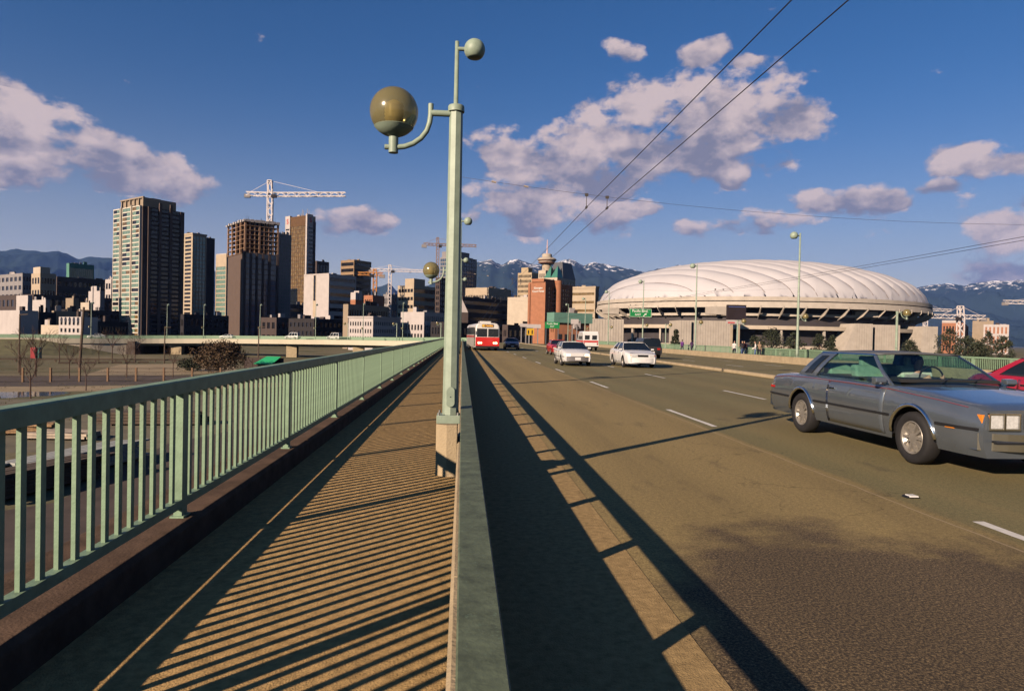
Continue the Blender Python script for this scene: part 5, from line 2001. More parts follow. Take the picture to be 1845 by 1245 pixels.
def ribbed_box(px0, px1, ytop, Y, depth, mt, nm, parent, slant=0.0, rib=1.3):
    a, b = at(px0, ytop, Y), at(px1, ytop, Y)
    o = Vector((sc0.x, sc0.y, GZ))
    x0, x1, z1 = a.x - o.x, b.x - o.x, a.z - GZ
    y0 = Y - o.y
    q = MB()
    q.prism([(x0 - slant, 0), (x1, 0), (x1, z1), (x0, z1)], 'y', y0, y0 + depth)
    ob = q.build(nm, mt, parent)
    r = MB()
    x = x0 + 0.3
    while x < x1 - 0.6:
        r.box(x, x + rib * 0.55, y0 - 0.14, y0 - 0.004, 0.3, z1 - 0.2)
        x += rib
    r.build('ribs', mt, ob, kind='stuff')
    return ob


for (p0, p1, yt, Y, dp, sl_) in ((1062, 1124, 574, 318, 14, 0), (1224, 1246, 577, 325, 16, 0), (1249, 1318, 577, 327, 18, 0), (1541, 1573, 583, 338, 16, 7), (1577, 1622, 585, 341, 12, 0), (1664, 1690, 588, 352, 20, 2)):
    ribbed_box(p0, p1, yt, Y, dp, st_conc, 'stair_tower', stad, sl_)
for (p0, p1, yt, yb, Y) in ((1091, 1115, 554, 566, 336), (1281, 1312, 552, 567, 332), (1541, 1582, 560, 572, 350)):
    a, b = at(p0, yt, Y), at(p1, yb, Y)
    MB().box(a.x - sc0.x, b.x - sc0.x, Y - sc0.y, Y - sc0.y + 8, b.z - GZ, a.z - GZ).build('ledge_block', st_conc, stad)
# scoreboard in front of the stadium
a, b = at(1311, 549, 250), at(1344, 577, 250)
sbd = thing('scoreboard', 'dark electronic scoreboard on tan posts in front of the stadium', 'scoreboard', ((a.x + b.x) / 2, 250, GZ), 0)
hw = (b.x - a.x) / 2
MB().box(-hw, hw, 0, 1.2, b.z - GZ, a.z - GZ).build('display', M('display_dark', (0.03, 0.02, 0.022), 0.4, 0, 0.2, 0.5), sbd)
MB().box(-hw * 0.9, hw * 0.9, -0.06, -0.005, a.z - GZ - 0.85, a.z - GZ - 0.70).build('blue_line', M('sign_blue', (0.10, 0.16, 0.45), 0.5, 0, 0), sbd)
sgb = MB().box(-hw, hw * 0.75, -0.1, 1.0, b.z - GZ - 1.5, b.z - GZ - 0.02).build('advert_board', W_white, sbd)
MB().box(-hw * 0.95, -hw * 0.2, -0.14, -0.104, b.z - GZ - 1.25, b.z - GZ - 0.8).build('red_strip', red_mark, sgb)
for x in (-hw * 0.45, hw * 0.3):
    MB().box(x - 0.35, x + 0.35, 0.2, 0.9, 0, b.z - GZ - 1.4).build('support_post', W_beige, sbd)

# ---------------------------------------------------------------- tower cranes
def lattice(q, a, b, wd, seg, th):
    a, b = Vector(a), Vector(b)
    d = (b - a).normalized()
    ref = Vector((0, 0, 1)) if abs(d.z) < 0.9 else Vector((0, 1, 0))
    x = d.cross(ref).normalized() * wd / 2
    y = x.cross(d).normalized() * wd / 2
    cs = [-x - y, x - y, x + y, -x + y]
    for c_ in cs:
        q.bar(a + c_, b + c_, th)
    n = max(2, int((b - a).length / seg))
    for i in range(n):
        p0, p1 = a.lerp(b, i / n), a.lerp(b, (i + 1) / n)
        for k in range(4):
            c0, c1 = cs[k], cs[(k + 1) % 4]
            if (i + k) % 2:
                c0, c1 = c1, c0
            q.bar(p0 + c0, p1 + c1, th * 0.7)


def crane(label, px, yj, yap, pj, pc, Y, mt, zbase=GZ, wd=2.0, th=0.32, ymid=None, rise=0.0):
    """px mast column, yj jib level, yap apex, pj jib end column, pc counter jib end column"""
    c_ = at(px, yj, Y)
    t = thing('tower_crane', label, 'crane', (c_.x, c_.y, zbase), 0)
    s_ = Y / FPX
    zj = c_.z - zbase
    za = at(px, yap, Y).z - zbase
    q = MB()
    lattice(q, (0, 0, 0), (0, 0, zj), wd, wd * 1.2, th)
    q.build('mast', mt, t)
    xj, xc_ = (pj - px) * s_, (pc - px) * s_
    q = MB()
    lattice(q, (0, 0, zj), (xj, 0, zj + rise), wd * 0.8, wd * 1.1, th * 0.8)
    jo = q.build('jib', mt, t)
    q = MB()
    lattice(q, (0, 0, zj), (xc_, 0, zj), wd * 0.8, wd * 1.2, th * 0.8)
    q.build('counter_jib', mt, t)
    q = MB()
    lattice(q, (0, 0, zj), (-wd * 0.15, 0, za), wd * 0.85, wd, th * 1.0)
    q.box(-wd * 0.6, wd * 0.3, -wd * 0.4, wd * 0.4, za, za + 0.4)
    q.build('apex', mt, t)
    q = MB()
    q.bar((0, 0, za), (xj * 0.7, 0, zj + rise * 0.7 + 0.8), th * 0.35)
    q.bar((0, 0, za), (xc_ * 0.9, 0, zj + 0.8), th * 0.35)
    q.build('tie_bar', mt, t)
    sg = 1 if xj > 0 else -1
    MB().box(sg * wd * 0.4, sg * wd * 1.5, -wd * 0.9, -wd * 0.3, zj - 2.4, zj - 0.3).build('cab', W_black, t)
    MB().box(xc_ - 1.2 if xc_ < 0 else xc_ - 2.6, xc_ + 2.6 if xc_ < 0 else xc_ + 1.2, -1, 1, zj - 2.6, zj - 0.2).build('counterweight', W_grey, t)
    hx = xj * 0.6
    MB().box(hx - 1, hx + 1, -0.5, 0.5, zj + rise * 0.6 - 1.6, zj + rise * 0.6 - 0.9).build('trolley', W_black, t)
    return t


cr_white = M('crane_white', (0.78, 0.70, 0.68), 0.5, 0, 0)
cr_orange = M('crane_orange', (0.55, 0.22, 0.04), 0.5, 0, 0)
cr_brown = M('crane_brown', (0.28, 0.17, 0.10), 0.5, 0, 0)
crane('white tower crane standing over the unfinished tower', 487, 351, 326, 617, 446, 485, cr_white, wd=3.2, th=0.55, rise=2.0)
crane('orange tower crane beside the dark gridded office block', 676, 494, 486, 646, 690, 480, cr_orange, wd=2.4, th=0.5)
crane('silver tower crane rising left of the beige office block', 703, 487, 478, 762, 668, 600, cr_white, wd=2.6, th=0.42)
crane('brown tower crane just left of the near lamp post', 789, 441, 429, 858, 763, 520, cr_brown, wd=2.0, th=0.42)
crane('white tower crane to the right of the dome', 1731, 571, 552, 1674, 1778, 420, cr_white, wd=3.0, th=0.5)
crane('second white crane mostly hidden behind the right end of the dome', 1668, 558, 548, 1718, 1640, 700, cr_white, wd=3.0, th=0.5)
crane('white crane cut off by the right edge of the picture', 1885, 546, 535, 1960, 1800, 480, cr_white, wd=3.0, th=0.5)

# ---------------------------------------------------------------- curved off ramp at left
RP = [(815, 614.5, 172), (760, 614.5, 180), (700, 614, 188), (600, 612.5, 198), (500, 611.5, 205), (400, 610.5, 210), (300, 610.5, 210), (230, 610.5, 206), (150, 610, 200), (60, 609, 196), (-80, 608, 192)]
ctrl = [at(a, b, c) for a, b, c in RP]
rpath = []
for i in range(len(ctrl) - 1):
    p0, p1, p2, p3 = ctrl[max(i - 1, 0)], ctrl[i], ctrl[i + 1], ctrl[min(i + 2, len(ctrl) - 1)]
    for k in range(6):
        t = k / 6
        rpath.append(0.5 * ((2 * p1) + (p2 - p0) * t + (2 * p0 - 5 * p1 + 4 * p2 - p3) * t * t + (3 * p1 - p0 - 3 * p2 + p3) * t ** 3))
rpath.append(ctrl[-1])
rp2 = []
for i, p in enumerate(rpath):
    tdir = (rpath[min(i + 1, len(rpath) - 1)] - rpath[max(i - 1, 0)])
    tdir.z = 0
    tdir.normalize()
    lat = Vector((tdir.y, -tdir.x, 0))
    if lat.y < 0:
        lat = -lat
    rp2.append((p, lat))
ramp = thing('off_ramp', 'curved concrete off ramp with cream fascia and green rail at left', 'ramp', (0, 0, 0))
MB().sweep([(0, 0), (0, -1.35), (0.5, -1.35), (1.8, -2.1), (6.2, -2.1), (8.0, -1.0), (8.0, 0)], rp2).build('deck', wall('ramp_concrete', (0.56, 0.50, 0.38), 0.08, 0.3), ramp)
MB().sweep([(-0.06, 0.82), (0.06, 0.82), (0.06, 0.94), (-0.06, 0.94)], rp2).build('top_rail', paint_green, ramp)
MB().sweep([(-0.03, 0.08), (0.03, 0.08), (0.03, 0.14), (-0.03, 0.14)], rp2).build('bottom_rail', paint_green, ramp)
MB().sweep([(7.9, 0.0), (8.0, 0.0), (8.0, 0.94), (7.9, 0.94)], rp2).build('far_parapet', paint_green, ramp)
q = MB()
acc = 0.0
for (a, la), (b, lb) in zip(rp2, rp2[1:]):
    L_ = (b - a).length
    n = max(1, int(L_ / 0.28))
    for k in range(n):
        p = a.lerp(b, k / n)
        q.box(p.x - 0.035, p.x + 0.035, p.y - 0.03, p.y + 0.03, p.z, p.z + 0.83)
q.build('balusters', paint_green, ramp, kind='stuff', fixn=False)
for px in (517, 400, 322, 640):
    best = min(rp2, key=lambda e: abs(e[0].x / e[0].y - ray(px, 615).x / ray(px, 615).y))
    c_ = best[0] + best[1] * 3.0
    MB().box(c_.x - 1.5, c_.x + 1.5, c_.y - 1.2, c_.y + 1.2, GZ, c_.z - 2.0).build('pier', conc_tan, ramp)
i0 = min(range(len(rp2)), key=lambda i: abs(rp2[i][0].x / rp2[i][0].y - ray(243, 615).x / ray(243, 615).y))
MB().sweep([(0.25, -1.3), (0.25, GZ), (7.8, GZ), (7.8, -1.3)], rp2[i0:], caps=True).build('abutment_wall', conc_pale, ramp)
# embankment in front of the abutment, rising to the left
eb = MB()
pts = rp2[i0 + 2:]
for i in range(len(pts) - 1):
    f0, f1 = i / (len(pts) - 1), (i + 1) / (len(pts) - 1)
    for (pa, ff, pb, fg) in ((pts[i], f0, pts[i + 1], f1),):
        ha = GZ + (pa[0].z - 0.3 - GZ) * min(1, ff * 1.6)
        hb = GZ + (pb[0].z - 0.3 - GZ) * min(1, fg * 1.6)
        A0 = Vector((pa[0].x, pa[0].y, 0)) + pa[1] * 0.2
        B0 = Vector((pb[0].x, pb[0].y, 0)) + pb[1] * 0.2
        A1 = A0 - pa[1] * (2 + (ha - GZ) * 3)
        B1 = B0 - pb[1] * (2 + (hb - GZ) * 3)
        eb.quad((A0.x, A0.y, ha), (B0.x, B0.y, hb), (B1.x, B1.y, GZ - 0.02), (A1.x, A1.y, GZ - 0.02))
eb.build('embankment', M('dry_grass', (0.13, 0.12, 0.06), 0.95, 0, 0.35, 0.4), kind='structure', fixn=False)
a, b = at(243, 640, 222), at(432, 640, 222)  # dark wall added behind the ramp to imitate the shade below it
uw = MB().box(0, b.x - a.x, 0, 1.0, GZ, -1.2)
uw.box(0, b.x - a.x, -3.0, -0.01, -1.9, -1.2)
uo = uw.build('shade_wall', W_black)
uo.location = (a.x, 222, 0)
tag(uo, 'added dark wall standing in for the shade under the ramp', 'wall')
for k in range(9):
    MB().box((b.x - a.x) * (k + 0.5) / 9 - 0.25, (b.x - a.x) * (k + 0.5) / 9 + 0.25, -0.4, -0.01, GZ, -1.95).build('buttress', W_umber, uo)  # ribs belonging to the added dark wall
# lamps on the ramp
for px, lab in ((170, 'leftmost tall lamp on the curved ramp'), (299, 'tall lamp on the ramp before the tallest tower'), (374, 'tall lamp on the ramp between tallest and unfinished tower'), (462, 'tall lamp on the ramp before the unfinished tower'), (559, 'tall lamp on the ramp before the white block'), (644, 'tall lamp on the ramp before the white warehouse'), (724, 'tall lamp on the ramp before the white topped warehouse')):
    e = min(rp2, key=lambda e: abs(e[0].x / e[0].y - ray(px, 600).x / ray(px, 600).y))
    copy_tree(lampB, (e[0].x + e[1].x * 0.4, e[0].y + e[1].y * 0.4, e[0].z), R(70), lab)
for px, lab in ((600, 'globe lamp on the ramp left of the white warehouse'), (690, 'globe lamp on the ramp right of the white warehouse'), (757, 'globe lamp on the ramp near its right end')):
    e = min(rp2, key=lambda e: abs(e[0].x / e[0].y - ray(px, 600).x / ray(px, 600).y))
    copy_tree(lampA, (e[0].x + e[1].x * 7.0, e[0].y + e[1].y * 7.0, e[0].z + 0.1), R(0), lab, scale=1.5)
# small vehicles on the ramp
vanw = dict(suv)
vanw.update(paint=white_p, gh=dict(suv['gh'], roof=2.1, wroof=0.74))
for i, (px, off, sp_, lab) in enumerate(((515, 3.0, vanw, 'white van on the ramp below the bronze glass tower'), (577, 5.0, vanw, 'white van on the ramp below the white block'), (395, 3.0, hatch, 'pale car on the ramp below the unfinished tower'), (178, 4.0, sedan, 'white sedan at the left end of the ramp'))):
    e = min(rp2, key=lambda e: abs(e[0].x / e[0].y - ray(px, 600).x / ray(px, 600).y))
    s_ = dict(sp_)
    s_.update(lit=False)
    car('ramp_vehicle', lab, 'car', (e[0].x + e[1].x * off, e[0].y + e[1].y * off, e[0].z + 0.01), math.atan2(e[1].y, e[1].x) + R(90), s_)

# ---------------------------------------------------------------- vacant lots below the bridge at left
def patch(nm, pix, mt, dz, kind='structure'):
    q = MB()
    q.add([gnd(a, b, GZ + dz) for a, b in pix], [tuple(range(len(pix)))])
    return q.build(nm, mt, kind=kind, fixn=False)


lot_m = M('lot_asphalt', (0.085, 0.062, 0.05), 0.9, 0, 0.3, 0.6, 0.3, 8)
gravel_m = M('lot_gravel', (0.17, 0.145, 0.095), 0.95, 0, 0.3, 0.5, 0.4, 12)
sand_m = M('sand_strip', (0.33, 0.25, 0.15), 0.95, 0, 0.2, 0.4)
patch('gravel_lot', [(-700, 735), (900, 700), (900, 790), (-1500, 860)], gravel_m, 0.004)
patch('asphalt_lot', [(-900, 1060), (100, 905), (300, 800), (420, 775), (700, 760), (900, 900), (900, 1800), (-900, 1800)], lot_m, 0.008)
patch('service_road', [(-400, 677), (60, 677), (340, 676), (700, 672), (700, 684), (340, 692), (60, 696), (-400, 698)], lot_m, 0.004)
patch('sand_strip', [(-300, 697), (100, 696.5), (380, 692), (700, 684), (700, 692), (300, 703), (60, 706), (-300, 708)], sand_m, 0.006)
patch('sand_strip', [(215, 657), (350, 655), (420, 660), (430, 670), (300, 676), (150, 676)], sand_m, 0.005)
pud = patch('puddle', [(-200, 707), (30, 706), (115, 705.5), (128, 708), (95, 713), (60, 714), (20, 717), (-200, 720)], M('standing_water', (0.03, 0.04, 0.06), 0.08, 0, 0.2, 1, spec=0.6), 0.012)
# chain link fence with timber posts
f0 = gnd(-60, 692, GZ)
wood_mid = M('timber_mid', (0.20, 0.12, 0.07), 0.9, 0, 0.3, 6)
fen = thing('lot_fence', 'wire fence on stout timber posts across the vacant lot', 'fence', (0, 0, 0))
fp = [gnd(px, 688.5 - (px - 41) * 0.008, GZ) for px in (-60, -10, 41, 91, 143, 194, 245, 295, 346, 397, 447, 500)]
for p in fp:
    MB().box(p.x - 0.12, p.x + 0.12, p.y - 0.12, p.y + 0.12, GZ, GZ + 1.95).build('post', wood_mid, fen)
for a, b in zip(fp, fp[1:]):
    for h in (0.15, 0.75, 1.3, 1.85):
        MB().bar(a + Vector((0, -0.05, h)), b + Vector((0, -0.05, h)), 0.05).build('wire_rail', wood_dark, fen)
gr_ = thing('guard_rail', 'dark guard rail crossing the lot beyond the wire fence', 'guard rail', (0, 0, 0))
gp_ = [gnd(px, 652 + (px - 20) * 0.004, GZ) for px in range(-80, 460, 36)]
for p in gp_:
    MB().box(p.x - 0.12, p.x + 0.12, p.y - 0.12, p.y + 0.12, GZ, GZ + 0.75).build('post', wood_dark, gr_)
for a, b in zip(gp_, gp_[1:]):
    MB().bar(a + Vector((0, -0.14, 0.62)), b + Vector((0, -0.14, 0.62)), 0.08, 0.32).build('beam', wood_dark, gr_)
lg = thing('log_kerb', 'row of separate dark log kerbs across the grass lot', 'kerb', (0, 0, 0))
for k in range(7):
    a, b = gnd(105 + 24 * k, 655.5 - 0.2 * k, GZ), gnd(124 + 24 * k, 655.5 - 0.2 * k, GZ)
    MB().bar(a + Vector((0, 0, 0.2)), b + Vector((0, 0, 0.2)), 0.4).build('log', wood_dark, lg)
# leaning utility pole
p0 = gnd(143, 666, GZ)
pl = thing('utility_pole', 'tall slightly leaning timber utility pole in the lot', 'utility pole', (p0.x, p0.y, GZ), 0)
MB().tube([(0, 0, 0), (0.65, 0, 11.2)], [0.26, 0.18], 10).build('pole', wood_dark, pl)
MB().bar((-0.5, 0, 10.6), (1.8, 0, 10.65), 0.16).build('cross_arm', wood_dark, pl)
for px, py, h, lab in ((34, 672, 9.5, 'thin pole left of the leaning utility pole'), (296, 655, 8.0, 'thin dark pole in front of the ramp abutment'), (465, 660, 8.5, 'thin dark pole in front of the ramp pier')):
    p = gnd(px, py, GZ)
    o = MB().tube([(0, 0, 0), (0.05, 0, h)], [0.16, 0.1], 8).build('light_pole', wood_dark)
    o.location = p
    tag(o, lab, 'pole')
    MB().bar((0, 0, h - 0.1), (1.3, 0, h), 0.14).build('head_arm', wood_dark, o)


def plank_stack(label, p, rz, n, m_, L_, mt, w_=0.3, th=0.12, nm='timber_stack', jit=0.02):
    t = thing(nm, label, 'stack', p, rz)
    for i in range(n):
        for j in range(m_):
            e = random.uniform(-0.25, 0.25)
            f_ = random.uniform(0.7, 1.0)
            pk = MB().box(-L_ / 2 * f_ + e, L_ / 2 * f_ + e, -w_ * 0.45, w_ * 0.45, 0, th).build('plank', mt, t)
            pk.location = (0, j * w_ - m_ * w_ / 2 + w_ / 2, 0.15 + i * th * 1.15)
            pk.rotation_euler = (0, 0, random.uniform(-jit, jit))
    for x in (-L_ * 0.35, L_ * 0.35):
        MB().box(x - 0.1, x + 0.1, -m_ * w_ / 2, m_ * w_ / 2, 0, 0.14).build('bearer', wood_dark, t)
    return t


pale_plank = M('pale_sheet', (0.42, 0.42, 0.38), 0.6, 0, 0.2, 3)
plank_stack('stack of pale grey boards lying on the lot behind the railing', gnd(135, 852, GZ), R(76), 9, 5, 9.0, pale_plank, 0.34, 0.10)
plank_stack('long dark timber stack left of the pale boards behind the railing', gnd(60, 885, GZ), R(74), 7, 4, 8.0, wood_dark, 0.36, 0.13, jit=0.04)
plank_stack('light timber stack at the far left behind the railing', gnd(35, 782, GZ), R(5), 4, 5, 5.0, wood, 0.3, 0.14, jit=0.12)
plank_stack('scattered cream planks right of the light timber stack', gnd(118, 790, GZ), R(-12), 2, 4, 5.0, M('cream_plank', (0.42, 0.34, 0.26), 0.8, 0, 0.25, 3), 0.55, 0.16, jit=0.35)
plank_stack('dark timber stack behind the post of the railing', gnd(275, 765, GZ), R(4), 4, 4, 8.0, wood_dark, 0.4, 0.2)
# small parked cars and bins
simple = []
dk = [paint('parked_%s' % n_, c_) for n_, c_ in (('black', (0.02, 0.02, 0.025)), ('navy', (0.02, 0.03, 0.08)), ('maroon', (0.12, 0.02, 0.02)), ('silver', (0.35, 0.35, 0.36)))]
for i, px in enumerate((24, 38, 52, 66, 80, 93, 106)):
    p = at(px, 603.5, 214)
    s_ = dict(sedan if i % 2 else hatch)
    s_.update(paint=dk[i % 3], bumper=black, lit=False, grille=black)
    car('parked_car', '%s dark parked car from the left in the row below the white walls' % ['first', 'second', 'third', 'fourth', 'fifth', 'sixth', 'last'][i], 'car', (p.x, 214, rp2[-8][0].z - 0.55), R(-60), s_, 'cars parked below the white walls')
MB().sweep([(0, 0), (30, 0), (30, -4), (0, -4)], [(Vector((-150, 206, rp2[-8][0].z - 0.55)), Vector((0, 1, 0))), (Vector((-95, 206, rp2[-8][0].z - 0.55)), Vector((0, 1, 0)))]).build('street', lot_m, kind='structure')
bp_ = gnd(62, 647, GZ)
bins = thing('container', 'tall red container standing in the grass lot', 'container', bp_, R(8))
MB().box(-0.6, 0.6, -0.6, 0.6, 0.05, 2.7).build('shell', M('container_red', (0.45, 0.03, 0.04), 0.6, 0, 0.1, 2), bins, bevel=0.05)
MB().box(-0.5, 0.5, -0.64, -0.605, 0.2, 2.4).build('door', M('container_red_dark', (0.35, 0.025, 0.03), 0.6, 0, 0.1, 2), bins)
bp_ = gnd(69, 647, GZ)
bins = thing('container', 'tall green container beside the red one in the grass lot', 'container', bp_, R(8))
MB().box(-0.5, 0.5, -0.6, 0.6, 0.05, 2.7).build('shell', M('container_green', (0.02, 0.10, 0.09), 0.6, 0, 0.1, 2), bins, bevel=0.05)
MB().box(-0.4, 0.4, -0.64, -0.605, 0.2, 2.4).build('door', M('container_green2', (0.03, 0.13, 0.11), 0.6, 0, 0.1, 2), bins)
# bright green shed roof below the ramp
gp2 = gnd(484, 668, GZ)
sh_ = thing('shed', 'small shed with bright green roof below the ramp', 'shed', gp2, R(-20))
MB().box(-1.6, 1.6, -1.5, 1.5, 0, 1.5).build('wall', W_umber, sh_)
q = MB()
q.add([(-2.0, -1.9, 1.4), (2.0, -1.9, 1.4), (1.6, 1.6, 2.7), (-1.6, 1.6, 2.7)], [(0, 1, 2, 3)])
ro_ = q.build('roof', M('roof_bright_green', (0.03, 0.42, 0.16), 0.5, 0, 0.1, 1), sh_, fixn=False)
ro_.modifiers.new('s', 'SOLIDIFY').thickness = 0.1
a, b = gnd(430, 668, GZ), gnd(505, 668, GZ)
hd = MB().box(0, (b - a).length, 0, 0.3, 0, 2.4).build('hoarding', W_umber)
hd.location = a + Vector((0, 3, 0))
tag(hd, 'dark site hoarding behind the green roofed shed', 'hoarding')
for k in range(5):
    MB().box(k * (b - a).length / 5 + 0.05, k * (b - a).length / 5 + 0.12, -0.05, -0.004, 0, 2.4).build('batten', wood_dark, hd)

# ---------------------------------------------------------------- trees
bark = M('bark', (0.10, 0.06, 0.045), 0.95, 0, 0.3, 8)
leaf_d = M('foliage_dark', (0.035, 0.042, 0.02), 0.8, 0, 0.5, 0.9)
leaf_b = M('foliage_brown', (0.10, 0.06, 0.03), 0.85, 0, 0.45, 1.2)


def branch(q, p, d, L_, r, depth):
    if depth == 0 or L_ < 0.15:
        return
    e = p + d * L_
    q.tube([p, p.lerp(e, 0.5) + Vector((random.uniform(-.06, .06), random.uniform(-.06, .06), 0)) * L_, e], [r, r * 0.85, r * 0.65], 5, cap=False)
    for _ in range(3 if depth > 1 else 2):
        nd = (d + Vector((random.uniform(-.75, .75), random.uniform(-.75, .75), random.uniform(-.1, .55)))).normalized()
        branch(q, e if random.random() < 0.6 else p.lerp(e, 0.7), nd, L_ * random.uniform(0.6, 0.8), r * 0.58, depth - 1)


def bare_tree(label, p, h, seed, twig=True):
    random.seed(seed)
    t = thing('bare_tree', label, 'tree', p, random.uniform(0, 6), 'leafless trees in the vacant lot')
    q = MB()
    q.tube([(0, 0, -0.05), (0.03, 0, h * 0.2), (0, 0.05, h * 0.4)], [h * 0.014, h * 0.012, h * 0.009], 7)
    q.build('trunk', bark, t)
    q = MB()
    for k in range(5):
        a = k * 1.26 + random.uniform(-.3, .3)
        branch(q, Vector((0, 0.03, h * random.uniform(0.28, 0.42))), Vector((math.cos(a) * 0.5, math.sin(a) * 0.5, 0.9)).normalized(), h * 0.20, h * 0.0065, 4)
    q.build('crown', bark, t, fixn=False)
    return t


for i, (px, py, h, lab) in enumerate(((298 / 5.426, 718, 6.2, 'small bare tree beside the puddle'), (155, 704, 5.0, 'spreading bare tree just above the railing'), (37, 676, 7.0, 'leftmost bare tree behind the wire fence'), (64, 679, 9.5, 'tall reddish bare tree behind the wire fence'), (107, 655, 7.5, 'bare tree left of the utility pole'), (178, 654, 6.0, 'short bare tree right of the utility pole'), (202, 652, 8.5, 'bare tree before the ramp abutment'), (243, 654, 8.0, 'bare tree at the corner of the ramp abutment'), (125, 682, 6.5, 'thin bare tree below the utility pole'), (228, 680, 6.5, 'thin bare tree by the sand patch'), (312, 680, 5.5, 'thin bare tree right of the sand patch'))):
    bare_tree(lab, gnd(px, py, GZ), h, 40 + i)


def leafy(nm, label, p, h, rx, mt, seed, shape='round', n=900, leaf=0.45, group=None):
    random.seed(seed)
    t = thing(nm, label, 'tree' if h > 3 else 'shrub', p, 0, group)
    q = MB()
    q.tube([(0, 0, -0.05), (0.05, 0, h * 0.3), (0, 0.05, h * 0.85)], [h * 0.03, h * 0.022, h * 0.006], 7)
    for k in range(6):
        a = k * 1.05
        z = h * random.uniform(0.25, 0.6)
        q.tube([(0, 0, z), (math.cos(a) * rx * 0.6, math.sin(a) * rx * 0.6, z + h * 0.18)], [h * 0.012, h * 0.004], 5)
    q.build('trunk', bark, t)
    c_ = MB()
    clumps = []
    for _ in range(max(10, n // 40)):
        z = random.random()
        if shape == 'cone':
            R_ = rx * (1 - z) ** 0.8 + 0.08 * rx
            zz = h * (0.08 + 0.92 * z)
        else:
            R_ = rx * math.sqrt(max(0.05, 1 - (2 * z - 0.9) ** 2)) * random.uniform(0.75, 1.1)
            zz = h * (0.18 + 0.78 * z)
        a = random.uniform(0, 6.283)
        rr = R_ * math.sqrt(random.uniform(0.15, 1))
        clumps.append((math.cos(a) * rr, math.sin(a) * rr, zz, rx * random.uniform(0.16, 0.34)))
    for _ in range(n):
        cx, cy, cz, cr = random.choice(clumps)
        v = Vector((random.gauss(0, 1), random.gauss(0, 1), random.gauss(0, 0.75))).normalized() * cr * random.uniform(0.5, 1.05)
        o = Vector((cx, cy, cz)) + v
        a = Vector((random.gauss(0, 1), random.gauss(0, 1), random.gauss(0, 1))).normalized()
        b = a.orthogonal().normalized()
        s1 = leaf * random.uniform(0.6, 1.3)
        c_.add([o - a * s1, o + b * s1 * 0.55, o + a * s1, o - b * s1 * 0.55], [(0, 1, 2, 3)])
    c_.build('crown', mt, t, fixn=False)
    return t


leafy('shrub', 'large brownish evergreen shrub below the ramp', gnd(395, 672, GZ), 5.4, 4.6, leaf_b, 3, n=6000, leaf=0.17)
leafy('shrub', 'low green hedge left of the brownish shrub', gnd(345, 668, GZ), 2.2, 2.6, leaf_d, 4, n=2000, leaf=0.15)
for i, (px, yt, Y, wpx, sh, lab) in enumerate(((1218, 595, 150, 13, 'cone', 'pointed conifer left of the fluted stair tower'), (1390, 592, 170, 27, 'round', 'dark evergreen in front of the dome right of the scoreboard'), (1432, 598, 160, 22, 'round', 'second dark evergreen in front of the dome'), (1478, 603, 175, 20, 'round', 'dark evergreen before the sloping buttress'), (1500, 606, 165, 13, 'cone', 'small conifer before the sloping buttress'), (1712, 592, 170, 26, 'round', 'dark rounded tree under the right crane'), (1745, 604, 160, 22, 'round', 'dark tree right of the right crane mast'), (1780, 598, 175, 18, 'cone', 'pointed conifer before the white block at far right'), (1808, 606, 150, 24, 'round', 'dark bush at the right edge beyond the railing'), (1760, 612, 140, 26, 'round', 'low dark bush beyond the railing right of the coupe roof'), (1640, 612, 180, 20, 'round', 'bush between the two right stair towers'), (1360, 605, 190, 18, 'round', 'dark bush behind the pedestrians'))):
    p = at(px, 600, Y)
    zt = at(px, yt, Y).z
    leafy('conifer' if sh == 'cone' else 'evergreen_tree', lab, (p.x, p.y, GZ), zt - GZ, wpx * Y / FPX, leaf_d, 90 + i, sh, 3200, 0.24, 'evergreens in front of the stadium')

# ---------------------------------------------------------------- signs
sg_green = M('sign_green', (0.01, 0.22, 0.06), 0.45, 0, 0.04, 1)
a, b = at(1134.5, 556, 103.6), at(1174, 572, 103.6)
sg_ = thing('road_sign', 'large green Pacific Blvd East road sign on a lamp post', 'sign', (a.x, 103.6, b.z), 0)
sw_, sh2 = b.x - a.x, a.z - b.z
MB().box(0, sw_, 0, 0.06, 0, sh2).build('panel', sg_green, sg_, bevel=0.01)
q = MB()
for x0, x1, z0, z1 in ((0.05, sw_ - 0.05, 0.04, 0.08), (0.05, sw_ - 0.05, sh2 - 0.08, sh2 - 0.04), (0.04, 0.08, 0.08, sh2 - 0.08), (sw_ - 0.08, sw_ - 0.04, 0.08, sh2 - 0.08)):
    q.box(x0, x1, -0.012, -0.002, z0, z1)
q.build('border', sgnw, sg_)
text('lettering', 'Pacific Blvd.', 0.56, sgnw, sg_, (sw_ * 0.48, -0.01, sh2 * 0.72), (R(90), 0, 0), 0.005, sx=0.95)
text('lettering', 'EAST', 0.42, sgnw, sg_, (sw_ * 0.38, -0.01, sh2 * 0.30), (R(90), 0, 0), 0.005)
q = MB()
q.bar((sw_ * 0.62, -0.012, sh2 * 0.12), (sw_ * 0.72, -0.012, sh2 * 0.36), 0.012, 0.11)
q.add([(sw_ * 0.77, -0.016, sh2 * 0.48), (sw_ * 0.66, -0.016, sh2 * 0.42), (sw_ * 0.755, -0.016, sh2 * 0.26)], [(0, 1, 2)])
q.build('arrow', sgnw, sg_, fixn=False)
for zz in (0.3, sh2 - 0.3):
    MB().bar((sw_ * 0.8, 0.06, zz), (sw_ * 0.8, 0.35, zz), 0.06).build('bracket', steel, sg_)
a, b = at(982, 580, 168), at(1008, 592, 168)
s2 = thing('road_sign', 'smaller distant green road sign on two posts above the hatchback', 'sign', (a.x, 168, zd(168)), 0)
w2 = b.x - a.x
MB().box(0, w2, 0, 0.08, b.z - zd(168), a.z - zd(168)).build('panel', sg_green, s2)
